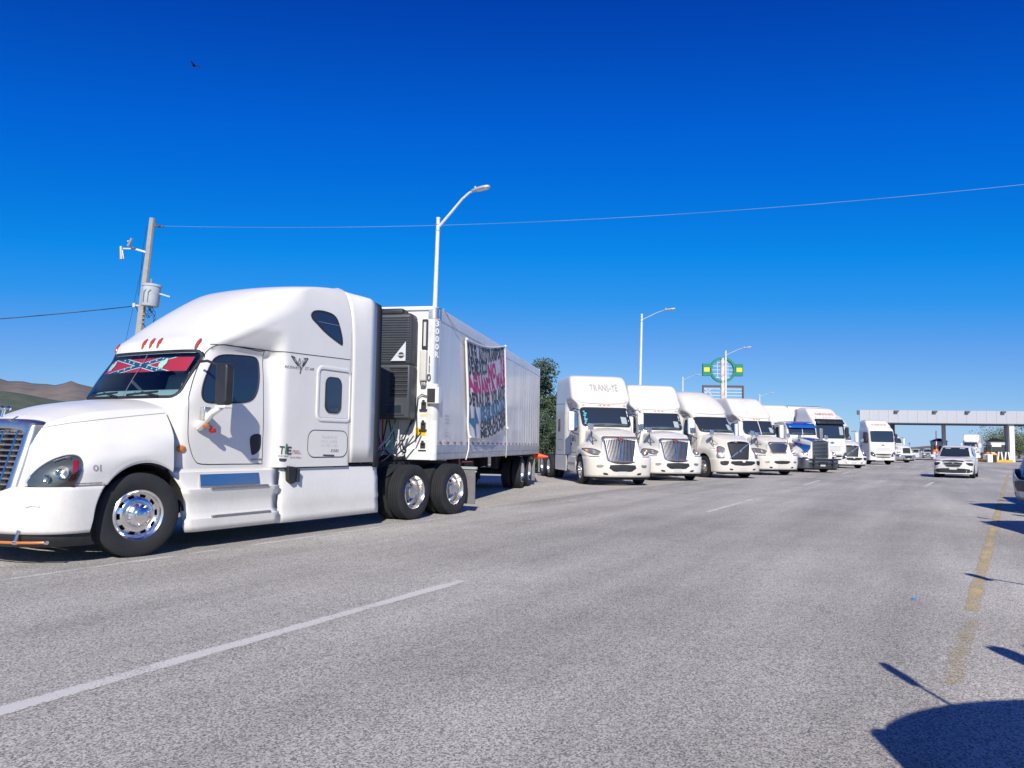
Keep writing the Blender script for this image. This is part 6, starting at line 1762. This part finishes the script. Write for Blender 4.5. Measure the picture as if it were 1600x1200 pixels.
# =================================================================== toll plaza
CA, CB = Vector((47.4, 104.5, 0)), Vector((92, 97.0, 0))
cd = (CB-CA).normalized(); cn_ = Vector((-cd.y, cd.x, 0)); CL = (CB-CA).length
CT = empty('toll_canopy', CA, math.atan2(cd.y, cd.x))
tag(CT, 'long pale grey toll canopy of flat metal panels spanning the road', 'toll canopy')
Z0, Z1 = 5.05, 6.72
M_PAN = mat('canopy_panel', (.47, .475, .50), .4, metal=.2, noise_amt=.35, noise_scale=.8, col2=(.41, .415, .44))
npan = int(CL/1.22)
pm = None
for k in range(npan):
    x = k*1.22
    if pm is None:
        o = obj('panel', MB().box(.008, 1.212, 0, .05, Z0, Z1), M_PAN, CT, smooth=None); pm = o
    else:
        o = pm.copy(); link(o, CT)
    o.location = (x, random.uniform(-.006, .006), 0)
obj('panel_backing', MB().box(0, CL, .06, .12, Z0+.02, Z1-.02), M_DULL, CT, smooth=None)
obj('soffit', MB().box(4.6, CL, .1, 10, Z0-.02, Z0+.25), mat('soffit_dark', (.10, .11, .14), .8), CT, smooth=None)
obj('roof_slab', MB().box(4.6, CL, .12, 10, Z1-.3, Z1-.1), M_PAN, CT, smooth=None)
obj('end_frame', MB().box(-.35, -.02, .0, .15, Z1-.65, Z1-.05), M_GREY, CT, smooth=None, bevel=.02)
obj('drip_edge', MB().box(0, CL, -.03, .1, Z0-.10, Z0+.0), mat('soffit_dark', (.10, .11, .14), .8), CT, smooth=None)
def on_canopy(px_):
    d = CF*F_PX + CR*(px_-800) + CU*(600-650); n = cn_; t = (CA-CP).dot(n)/d.dot(n); return (CP+d*t-CA).dot(cd)
for px_ in (1400, 1460, 1511, 1567):
    x = on_canopy(px_); fl_ = empty('floodlight', (x, -.05, Z1-.12), 0, CT)
    obj('lamp_body', MB().box(-.28, .22, -.35, .05, -.18, .08), M_GREY, fl_, smooth=None, bevel=.03)
    obj('lamp_arm', MB().bar((.2, 0, 0), (.75, .2, .12), .07), M_GREY, fl_, smooth=None)
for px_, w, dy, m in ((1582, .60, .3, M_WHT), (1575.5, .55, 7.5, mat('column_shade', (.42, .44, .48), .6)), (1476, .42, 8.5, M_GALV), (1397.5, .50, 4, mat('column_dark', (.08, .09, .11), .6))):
    x = on_canopy(px_)+(dy*-.42 if dy > 1 else 0)
    if px_ == 1476: x = on_canopy(px_)-dy*(-.02)+2.8
    if px_ == 1575.5: x = on_canopy(px_)+3.1
    if px_ == 1397.5: x = on_canopy(px_)+1.0
    o = obj('column', MB().box(x-w/2, x+w/2, dy, dy+.5, 0, Z0-.02), m, CT, smooth=None, bevel=.02)
def isl(px_, Y): q = at_px(px_, 705, Y); return Vector((q.x, q.y, 0))
RZT = math.atan2(cd.y, cd.x)
def booth(px_, Y, label, w=1.7, h=2.9):
    p = isl(px_, Y); b = empty('toll_booth', p, RZT+R(-8))
    obj('lower_wall', MB().box(-w/2, w/2, 0, 2.4, .15, 1.25), M_WHT, b, smooth=None, bevel=.02)
    obj('window_band', MB().box(-w/2+.03, w/2-.03, .03, 2.37, 1.25, 2.25), M_TINT, b, smooth=None)
    for x in (-w/2, w/2-.08):
        for y in (0, 2.32): obj('corner_post', MB().box(x, x+.08, y, y+.08, 1.25, 2.3), M_GREY, b, smooth=None)
    obj('sign_band', MB().box(-w/2-.02, w/2+.02, -.02, 2.42, 2.25, 2.72), M_GALV, b, smooth=None)
    obj('white_notice', MB().box(-w/2+.1, w/2-.5, -.03, -.02, 2.0, 2.45), M_WHT, b, smooth=None)
    obj('roof', MB().hexa([(-w/2-.2, -.2, 2.72), (w/2+.2, -.2, 2.72), (w/2+.2, 2.6, 2.72), (-w/2-.2, 2.6, 2.72), (-.2, .9, 3.15), (.2, .9, 3.15), (.2, 1.5, 3.15), (-.2, 1.5, 3.15)]), M_BLK, b, smooth=None)
    tag(b, label, 'toll booth', 'toll booths under the canopy'); return b
booth(1470, 112, 'toll booth with dark roof left of the white SUV, far end of the canopy')
booth(1560, 103, 'toll booth with dark peaked roof between the canopy columns on the right')
booth(1630, 101, 'toll booth hidden past the right edge of the picture')
k_ = isl(1564, 98); kb = empty('concrete_island', k_, RZT)
M_OR = mat('kerb_orange', (.85, .42, .02), .6, noise_amt=.4, noise_scale=3)
obj('kerb', MB().box(-1.1, 1.25, -.4, 9, 0, .32), M_OR, kb, smooth=None, bevel=.05)
obj('end_block', MB().box(-1.12, -.45, -.1, .5, .32, 1.15), M_OR, kb, smooth=None, bevel=.12)
obj('block_wall', MB().box(-.40, 1.2, .3, .7, .32, 1.35), mat('barrier_black', (.02, .02, .022), .6), kb, smooth=None, bevel=.03)
for k in range(4):
    x = -.34+k*.42; obj('white_stripe', MB().prism([(x, .33), (x+.17, .33), (x+.30, 1.33), (x+.13, 1.33)] if k % 2 == 0 else [(x+.13, .33), (x+.30, .33), (x+.17, 1.33), (x, 1.33)], 'y', .285, .296), M_WHT, kb, smooth=None)
tag(kb, 'orange kerbed toll island with black and white striped barrier block', 'toll island')
def striped_post(px_, Y, h, r, label, nb=5):
    p = isl(px_, Y); b = empty('striped_barrel', p, 0)
    for k in range(nb): obj('band', MB().cyl((0, 0, h*k/nb), (0, 0, h*(k+1)/nb), r, 14), mat('band_orange', (.85, .20, .04), .5) if k % 2 == 0 else M_WHT, b)
    tag(b, label, 'traffic barrel', 'striped barrels at the toll lanes'); return b
striped_post(1461.5, 101, 1.5, .35, 'orange and white striped barrel left of the white SUV')
striped_post(1466, 97, 1.25, .3, 'shorter orange and white barrel touching the windscreen side of the white SUV')
striped_post(1543, 100, 1.3, .22, 'slim orange and white post by the barrier arm')
def arm(px0, px1, Y, z, label, up=False):
    p = isl(px0, Y); q = isl(px1, Y); b = empty('barrier_arm', p, 0); d = q-p
    obj('arm_post', MB().box(-.18, .18, -.18, .18, 0, z), M_OR, b, smooth=None, bevel=.03)
    for k in range(6):
        if up: a0, a1 = Vector((0, 0, z+k*.5)), Vector((.05, 0, z+(k+1)*.5))
        else: a0, a1 = d*(k/6)+Vector((0, 0, z-.1)), d*((k+1)/6)+Vector((0, 0, z-.1))
        obj('arm_band', MB().bar(a0, a1, .10), M_WHT if k % 2 == 0 or k > 3 else mat('band_red', (.6, .04, .03), .5), b, smooth=None)
    tag(b, label, 'barrier', 'toll barrier arms')
arm(1556, 1538, 99, 1.05, 'lowered white barrier arm beside the orange toll island')
arm(1463, 1463.2, 106, 1.1, 'raised white barrier arm standing left of the white SUV', up=True)
wb_ = empty('concrete_block', isl(1546, 97), RZT)
obj('block', MB().box(-.3, .3, -.2, .2, 0, 1.0), M_WHT, wb_, smooth=None, bevel=.04); obj('block', MB().box(.35, .75, -.2, .2, 0, .95), M_BLK, wb_, smooth=None, bevel=.04)
tag(wb_, 'white and black concrete blocks beside the toll lane', 'concrete block')
kk_ = empty('roadside_kiosk', isl(1431, 150), RZT)
obj('wall', MB().box(-.6, .6, 0, 2, 0, 1.5), M_GALV, kk_, smooth=None); obj('roof', MB().box(-.7, .7, -.2, 2.2, 1.5, 1.6), M_GALV, kk_, smooth=None); obj('window', MB().box(-.5, .5, -.02, -.005, .9, 1.5), M_TINT, kk_, smooth=None)
tag(kk_, 'small white roadside kiosk beyond the last parked truck', 'kiosk')

# =================================================================== street lamps
def lamp_post():
    T = empty('street_lamp', (0, 0, 0), 0)
    obj('pole', MB().tube([(0, 0, 0), (0, 0, 9.05)], .115, 14, .062), M_POLEW, T)
    obj('base_plate', MB().box(-.22, .22, -.22, .22, 0, .04), M_GALV, T, smooth=None)
    obj('pole_cap', MB().cyl((0, 0, 9.05), (0, 0, 9.12), .072, 12), M_POLEW, T)
    for z in (8.86, 8.66): obj('collar', MB().cyl((0, 0, z), (0, 0, z+.05), .078, 12), M_GALV, T)
    obj('arm', MB().tube([(0, 0, 8.76), (.45, 0, 9.18), (.95, 0, 9.66), (1.22, 0, 9.84), (1.34, 0, 9.87)], [.05, .045, .04, .036, .034], 10), M_POLEW, T)
    h = empty('lamp_head', (1.34, 0, 9.88), 0, T); h.rotation_euler = (0, R(-6), 0)
    obj('head_shell', MB().prism(smooth_poly([(-.06, 0), (.05, -.07), (.30, -.13), (.55, -.12), (.66, -.05), (.66, .05), (.55, .12), (.30, .13), (.05, .07)], 3), 'z', -.03, .05), M_GALV, h, bevel=.02)
    obj('photocell', MB().cyl((.12, 0, .05), (.12, 0, .13), .035, 10), M_GALV, h)
    obj('led_panel', MB().box(.2, .58, -.09, .09, -.045, -.03), mat('led_lens', (.7, .7, .66), .3), h, smooth=None)
    return T
LP = lamp_post(); KID.clear()
def KID_L(o): return [c for c in bpy.data.objects if c.parent == o]
RP = math.atan2(-.4756, .8796)
lamps = [(686, 341, 26, 1.0, 'tall white street lamp rising behind the front corner of the refrigerated trailer'),
         (1003, 491, 44, 1.2, 'white street lamp rising above the second tractor in the row'),
         (1134, 548, 60, .3, 'white street lamp standing just behind the green ring sign'),
         (1067, 589, 84, .3, 'small far street lamp left of the green ring sign'),
         (1187, 616, 110, .2, 'tiny farthest street lamp above the roof beside the blue tractor')]
for i, (x, y, Y, lean_, lb_) in enumerate(lamps):
    o = LP if i == 0 else copy_tree(LP)
    q = at_px(x, y, Y); Y *= (9.12-CAM_H)/(q.z-CAM_H); q = at_px(x, y, Y); o.location = (q.x-math.tan(R(lean_))*9, q.y, 0); o.rotation_euler = (0, R(lean_), RP)
    o.scale = (1, 1, 1)
    if i:
        for c in KID_L(o):
            if c.name.startswith('arm'): c.scale.z = .45; c.location.z = 8.76*.55
            if c.name.startswith('lamp_head'): c.location.z = 8.76+1.12*.45
    tag(o, lb_, 'street lamp', 'street lamps along the road')

# =================================================================== utility pole, wires
top = at_px(238, 341, 30); low_ = at_px(218, 515, 30); dz = (top.x-low_.x)/(top.z-low_.z); lean_a = math.atan(dz)
UP = empty('utility_pole', (top.x-dz*top.z, 30, 0), 0); UP.rotation_euler = (0, lean_a, 0)
H_ = top.z/math.cos(lean_a)
tag(UP, 'leaning concrete utility pole with a grey transformer behind the nearest tractor', 'utility pole')
obj('pole', MB().tube([(0, 0, 0), (0, 0, H_)], .19, 8, .105), M_CONC, UP, smooth=None)
def upz(py_): return (at_px(228, py_, 30).z)/math.cos(lean_a)
zt = upz(463)
tr_ = empty('transformer', (.42, -.25, zt), 0, UP)
obj('tank', MB().lathe([(.001, -.42), (.31, -.42), (.33, -.38), (.34, .34), (.37, .36), (.37, .41), (.30, .46), (.001, .48)], axis='z', seg=28), mat('transformer_grey', (.50, .55, .58), .4, noise_amt=.4, noise_scale=4), tr_)
for x_ in (-.12, .05): obj('tank_rib', MB().tube([(x_, -.345, -.3), (x_, -.36, .1), (x_+.08, -.33, .2)], .015, 6), M_DULL, tr_)
obj('bushing', MB().lathe([(.04, .45), (.055, .5), (.03, .53), (.055, .57), (.03, .60), (.05, .64), (.001, .68)], axis='z', seg=12, c=(-.05, 0, 0)), mat('porcelain', (.35, .33, .32), .3), tr_)
obj('bracket', MB().bar((.3, 0, .12), (.75, 0, .02), .05), M_GALV, tr_, smooth=None)
obj('band', MB().bar((-.45, .2, .25), (-.05, .2, .25), .05).bar((-.45, .2, -.25), (-.05, .2, -.25), .05), M_GALV, tr_, smooth=None)
za = upz(395)
ar = empty('cross_arm', (0, 0, za), 0, UP)
obj('arm', MB().bar((0, 0, 0), (-.62, -.1, .12), .07).bar((-.52, -.1, .10), (-.98, -.3, .02), .05).bar((-.62, .0, .08), (-.60, -.5, .30), .05), M_GALV, ar, smooth=None)
obj('cutout', MB().cyl((-.95, -.3, .10), (-.85, -.35, -.42), .06, 10), mat('porcelain', (.35, .33, .32), .3), ar)
obj('cutout', MB().cyl((-.62, -.4, .12), (-.48, -.45, .42), .055, 10), mat('porcelain', (.35, .33, .32), .3), ar)
obj('fuse_clip', MB().cyl((-.86, -.33, -.05), (-.78, -.33, -.38), .025, 8), M_ALU, ar)
zb_ = upz(353)
obj('top_insulator', MB().cyl((0, 0, zb_), (.52, -.05, zb_), .035, 8).cyl((.15, 0, zb_-.03), (.15, 0, zb_+.10), .05, 8).lathe([(.03, 0), (.07, .03), (.03, .06), (.07, .09), (.02, .12)], axis='x', seg=10, c=(.28, -.05, zb_)), mat('insulator_brown', (.14, .12, .12), .4), UP)
zc_ = upz(478)
obj('service_rack', MB().bar((-.32, 0, zc_), (.1, 0, zc_), .06).box(-.36, -.26, -.06, .06, zc_-.08, zc_+.08), M_GALV, UP, smooth=None)
for k in range(4):
    obj('spool_insulator', MB().lathe([(.03, -.05), (.06, -.03), (.035, 0), (.06, .03), (.03, .05)], axis='z', seg=10, c=(.16, -.1, upz(485)-.16*k)), mat('porcelain', (.35, .33, .32), .3), UP)
rw = random.Random(5)
for k in range(7):
    a0 = Vector((.1+rw.uniform(-.1, .2), -.2, zt-.35+rw.uniform(-.2, .9))); b0 = Vector((.12+rw.uniform(.1, .6), -.2, upz(487)-rw.uniform(.0, .45)))
    P = [a0.lerp(b0, t/8)+Vector((.25*math.sin(math.pi*t/8)*rw.uniform(.3, 1), 0, -.25*math.sin(math.pi*t/8))) for t in range(9)]
    obj('drop_wire', MB().tube(P, .012, 5), M_BLK, UP)
obj('down_wire', MB().tube([(-.16, -.05, zb_), (-.20, -.05, za+.2), (-.17, -.05, zt)], .010, 5), M_BLK, UP)
def wire(nm, A, B, sag, r, m, label, n=48):
    o = empty(nm, A, 0); P = []
    for k in range(n+1):
        t = k/n; P.append((B-A)*t+Vector((0, 0, -sag*4*t*(1-t))))
    w = obj(nm, MB().tube(P, r, 6), m, smooth=60); bpy.data.objects.remove(o); w.location = A
    tag(w, label, 'cable', 'overhead cables'); return w
MW = UP.matrix_basis
wire('power_cable', at_px(250, 353, 30), at_px(1780, 268, 23), .62, .0065, mat('bare_cable', (.20, .30, .40), .6), 'thin pale cable crossing the sky from the utility pole to the right edge')
wire('service_cable', at_px(212, 478, 30), at_px(-400, 520, 27), .15, .018, M_BLK, 'dark cable running left from the utility pole')
wire('service_cable', at_px(212, 478, 30), at_px(222, 500, 30)+Vector((0, 1.5, -1)), .1, .014, M_BLK, 'short dark cable loop hanging at the utility pole', n=12)
wire('stay_wire', at_px(234, 360, 30), at_px(205, 480, 31)+Vector((-.4, 0, -3)), .0, .007, M_BLK, 'thin stay wire beside the utility pole', n=4)

# =================================================================== green ring sign
sc = at_px(1129, 578, 70); SG = empty('pole_sign', (sc.x, sc.y, 0), R(-2)); zc0 = sc.z
M_GRN = mat('sign_green', (.01, .22, .14), .4, noise_amt=.3); M_SY = mat('sign_yellow', (.85, .62, .02), .4)
tag(SG, 'green ring sign with yellow squares on a rusty white pole, its face panel gone', 'sign')
obj('ring', MB().lathe([(.98, -.18), (1.18, -.18), (1.18, .18), (.98, .18), (.98, -.18)], axis='y', seg=48, c=(0, 0, zc0)), M_GRN, SG, smooth=40)
for s in (1, -1):
    obj('wing_panel', MB().box(*sorted((s*1.08, s*1.82)), -.18, .18, zc0-.56, zc0+.56), M_GRN, SG, smooth=None, bevel=.02)
    obj('yellow_square', MB().box(*sorted((s*1.22, s*1.72)), -.20, -.185, zc0-.19, zc0+.19), M_SY, SG, smooth=None)
obj('sign_pole', MB().tube([(0, .0, 0), (0, 0, zc0+1.1)], .20, 14), mat('rusty_white', (.68, .64, .60), .6, noise_amt=.9, noise_scale=4, col2=(.35, .16, .08)), SG)
for z in (-.7, -.35, 0, .35, .7):
    w = math.sqrt(1-z*z)*.98; obj('inner_strut', MB().bar((-w, .05, zc0+z), (w, .05, zc0+z), .05), M_GALV, SG, smooth=None)
for x in (-.45, .5): obj('inner_strut', MB().bar((x, .08, zc0-.7), (x, .08, zc0+.6), .05), M_GALV, SG, smooth=None)
obj('frame', MB().box(-1.85, 1.9, -.1, .1, zc0-1.60, zc0-1.42).box(1.76, 1.9, -.1, .1, zc0-3.2, zc0-1.60).box(-1.85, -1.72, -.1, .1, zc0-3.2, zc0-1.60), mat('frame_brown', (.10, .06, .06), .6), SG, smooth=None)
for k in range(5): obj('inner_strut', MB().bar((-1.75, .05, zc0-1.75-.3*k), (1.8, .05, zc0-1.75-.3*k), .06), M_GALV, SG, smooth=None)
obj('frame_lattice', MB().bar((-1.7, 0, zc0-1.7), (-1.0, 0, zc0-2.3), .06).bar((-1.0, 0, zc0-1.7), (-1.7, 0, zc0-2.3), .06), M_GALV, SG, smooth=None)

# =================================================================== bird
q = at_px(303, 102, 45); BD = empty('bird', q, 0); BD.rotation_euler = (R(-12), R(-22), R(172)); BD.scale = (.78, .7, .78)
M_BIRD = mat('bird_dark', (.012, .012, .014), .8)
obj('body', MB().tube([(-.30, 0, .02), (-.2, 0, .0), (0, 0, -.03), (.15, 0, -.02), (.24, 0, .01), (.29, 0, .0)], [.02, .045, .075, .06, .035, .01], 10), M_BIRD, BD)
for s in (1, -1):
    obj('wing', MB().grid([[(x-.05, s*y, z) for x, z in ((.10-c*.35, .012), (0-c*.2, .02), (-.13-c*.1, .005))] for y, z0_, c in ((.03, 0, 0), (.28, .1, .0), (.55, .1, .25), (.80, .05, .55)) for z in (0,)]).xf(Matrix.Rotation(s*R(14), 4, 'X')), M_BIRD, BD, solid=.012)
obj('tail', MB().hexa([(-.46, -.09, .0), (-.28, -.03, .0), (-.28, .03, .0), (-.46, .09, .0), (-.46, -.09, .012), (-.28, -.03, .02), (-.28, .03, .02), (-.46, .09, .012)]), M_BIRD, BD, smooth=None)
tag(BD, 'dark bird gliding high in the sky at upper left', 'bird')

# =================================================================== trees
M_BARK = mat('bark', (.12, .09, .06), .9, noise_amt=.6, noise_scale=6, bump=.5, bump_scale=20)
def leaf_mat(name, c, c2):
    m = mat(name, c, .7, noise_amt=.9, noise_scale=1.4, col2=c2); return m
M_LF1 = leaf_mat('mesquite_leaves', (.085, .125, .07), (.035, .06, .035)); M_LF2 = leaf_mat('pale_leaves', (.16, .20, .11), (.09, .12, .07))
def tree(nm, loc, h, r, lf, label, seed, nl=2600, leafs=.10, gap=.25, trunk_h=None, cat='tree'):
    rr = random.Random(seed); T = empty(nm, loc, rr.uniform(0, 6)); th = trunk_h or h*.35
    mb = MB(); mb.tube([(0, 0, -.05), (.05*h*rr.uniform(-.3, .3), 0, th*.5), (.05, .04, th)], [.05*h**.8, .04*h**.8, .03*h**.8], 9)
    obj('trunk', mb, M_BARK, T); tips = []
    for k in range(9):
        a = rr.uniform(0, 6.28); e = rr.uniform(.25, 1.1); L = r*rr.uniform(.7, 1.05)
        p0 = Vector((.03, .03, th*rr.uniform(.6, 1))); p1 = p0+Vector((math.cos(a)*math.cos(e), math.sin(a)*math.cos(e), math.sin(e)))*L*.55
        p2 = p1+Vector((math.cos(a+.4)*math.cos(e*.8), math.sin(a+.4)*math.cos(e*.8), math.sin(e)*1.0))*L*.5
        p2.z = min(p2.z, h*.95)
        obj('limb', MB().tube([p0, p1, p2], [.022*h**.8, .014*h**.8, .006*h**.8], 6), M_BARK, T)
        for t in (.35, .6, .85, 1.0): tips.append(p0.lerp(p1, t*1.2) if t < .5 else p1.lerp(p2, t))
    cl = [(p+Vector((rr.gauss(0, r*.16), rr.gauss(0, r*.16), rr.gauss(0, r*.12))), r*rr.uniform(.16, .34)) for p in tips for _ in range(2)]
    for k in range(46):
        a = rr.uniform(0, 6.28); q = rr.uniform(.1, 1); z = th*.6+(h*.97-th*.6)*rr.random()**1.25
        lim = r*math.sqrt(max(.05, 1-((z-(th+h)/2)/((h-th)*.62))**2)); cl.append((Vector((math.cos(a)*lim*q, math.sin(a)*lim*q, z)), r*rr.uniform(.15, .34)))
    mb = MB()
    for k in range(nl):
        c, cr = cl[rr.randrange(len(cl))]
        d = Vector((rr.gauss(0, 1), rr.gauss(0, 1), rr.gauss(0, .8))).normalized()*cr*rr.random()**.4
        p = c+d
        if p.z > h*1.04: continue
        n = Vector((rr.gauss(0, 1), rr.gauss(0, 1), rr.gauss(.4, 1))).normalized(); u = n.orthogonal().normalized(); v = n.cross(u)
        s = leafs*rr.uniform(.5, 1.5)*r/2
        mb.v += [tuple(p-u*s*.5), tuple(p+v*s*.5), tuple(p+u*s*.9), tuple(p-v*s*.5)]; b = len(mb.v)-4; mb.f.append((b, b+1, b+2, b+3))
    o = obj('crown', mb, lf, T, smooth=None, fix=False); tag(T, label, cat); return T
q = at_px(842, 700, 41); tree('mesquite_tree', (q.x-.5, q.y, 0), 5.75, 2.35, M_LF1, 'bushy dark green mesquite tree between the refrigerated trailer and the TRANSTE tractor', 11, 48000, .075, trunk_h=1.0)
q = at_px(815, 700, 46); tree('mesquite_tree', (q.x, q.y, 0), 5.2, 2.4, M_LF1, 'dark mesquite bush standing behind the rear of the refrigerated trailer', 12, 26000, .08, trunk_h=.7)
q = at_px(862, 700, 38); tree('scrub_bush', (q.x, q.y, 0), 3.0, 1.5, M_LF1, 'low dark bush in the gap beside the TRANSTE tractor', 13, 16000, .08, trunk_h=.3, cat='bush')
for i, (px_, Y, h, r, lb_) in enumerate(((1548, 150, 7.0, 4.2, 'feathery pale green tree behind the right-hand toll booth'), (1568, 155, 6.2, 3.6, 'feathery pale tree next to the dark canopy column'), (1592, 150, 7.5, 4, 'pale green tree right of the white canopy column'), (1625, 160, 8, 5, 'pale green tree past the right edge of the picture'))):
    q = at_px(px_, 700, Y); tree('roadside_tree', (q.x, q.y, 0), h, r, M_LF2, lb_, 20+i, 5000, .07, trunk_h=1.6)['group'] = 'trees beyond the toll plaza'
# scrub in the distance, nobody could count it
rr = random.Random(31); mb = MB()
for k in range(2600):
    a = R(rr.uniform(-55, 62)); d_ = rr.uniform(230, 1100)
    if 24 < math.degrees(a) < 33 and d_ < 900 and rr.random() < .75: continue
    x, y = math.sin(a)*d_, math.cos(a)*d_; s = rr.uniform(1.0, 2.6)
    if abs((Vector((x, y, 0))).dot(ND)) < 45 and d_ < 1500: continue
    for j in range(12):
        p = Vector((x+rr.gauss(0, s), y+rr.gauss(0, s), abs(rr.gauss(s*.45, s*.35)))); q = s*rr.uniform(.3, .6)
        n = Vector((rr.gauss(0, 1), -1+rr.gauss(0, .4), rr.gauss(.5, .6))).normalized(); u = n.orthogonal().normalized()*q; v = n.cross(u)
        b = len(mb.v); mb.v += [tuple(p-u), tuple(p+v*.8), tuple(p+u), tuple(p-v*.7)]; mb.f.append((b, b+1, b+2, b+3))
o = obj('desert_scrub', mb, M_LF1, smooth=None, fix=False); o['kind'] = 'stuff'

# =================================================================== hills
def hills(nm, dist, prof, m, depth, seed, rough):
    """ridge line given in photograph pixels, built as terrain rising from the plain to the ridge at its distance"""
    rows = []; n = 260; px0, px1 = prof[0][0], prof[-1][0]
    for j in range(26):
        t = j/25; row = []
        for i in range(n+1):
            px_ = px0+(px1-px0)*i/n; az = math.atan((px_-800)/1200); Y = (dist-depth*(1-t))
            top_ = at_px(px_, interp(px_, prof), dist).z
            x = math.tan(az)*Y
            e = t**1.25 if t < 1 else 1
            nz = noise.fractal(Vector((x/dist*7, Y/dist*7, seed)), .9, 2.2, 6)*rough*top_*math.sin(math.pi*min(1, t*1.02))
            row.append((x, Y, -.2+max(0, top_*e+nz) if j else -3))
        rows.append(row)
    rows.append([(x*1.05, y*1.12, -5) for x, y, z in rows[-1]])
    o = obj(nm, MB().grid(rows), m, smooth=60); o['kind'] = 'structure'; return o
M_MTN = mat('mountain_rock', (.20, .165, .145), .95, noise_amt=1.0, noise_scale=.009, col2=(.11, .11, .085))
M_HILL = mat('hill_scrub_green', (.07, .10, .06), .95, noise_amt=1.0, noise_scale=.035, col2=(.14, .13, .09))
hills('mountains', 6000, [(-900, 560), (-500, 590), (-300, 570), (-120, 585), (-60, 578), (0, 592), (15, 596), (28, 595), (50, 599), (72, 600), (88, 602), (100, 598), (110, 595), (122, 600), (130, 603), (138, 602), (152, 608), (190, 612), (260, 626), (380, 640), (520, 655), (700, 672), (900, 682), (1100, 690), (1300, 696), (1420, 699), (1440, 697.5), (1452, 696.5), (1463, 699), (1520, 700.5), (1700, 702), (2300, 700)], M_MTN, 3200, 2, .34)
hills('foothills', 1700, [(-900, 600), (-300, 606), (0, 611), (40, 616), (80, 624), (120, 630), (160, 640), (300, 655), (500, 668), (800, 684), (1000, 690), (1300, 698), (1700, 704)], M_HILL, 1100, 8, .22)

# =================================================================== bits on the road
p = ground_px(1428, 937); o = obj('blue_litter', MB().hexa([(-.02, -.012, .004), (.02, -.015, .004), (.022, .012, .004), (-.018, .014, .004), (-.015, -.01, .02), (.017, -.012, .014), (.02, .01, .018), (-.015, .01, .012)]), mat('blue_plastic', (.02, .22, .50), .4), smooth=None); o.location = p; tag(o, 'small piece of blue plastic litter lying on the grey road', 'litter')
rr = random.Random(9); mb = MB()
for k in range(700):
    x, y, _ = road_pt(rr.uniform(-2, 40), rr.choice((rr.uniform(-2, 8), rr.uniform(7.6, 10.5), rr.uniform(7.6, 10.5)))); s = rr.uniform(.004, .013)
    P = [Vector((rr.uniform(-1, 1), rr.uniform(-1, 1), rr.uniform(0, .9)))*s for _ in range(4)]
    b = len(mb.v); mb.v += [(x+p_.x, y+p_.y, .003+p_.z) for p_ in P]; mb.f += [(b, b+1, b+2), (b, b+2, b+3), (b, b+3, b+1), (b+1, b+3, b+2)]
o = obj('gravel', mb, mat('gravel_grey', (.22, .21, .20), .9), smooth=None, fix=False); o['kind'] = 'stuff'
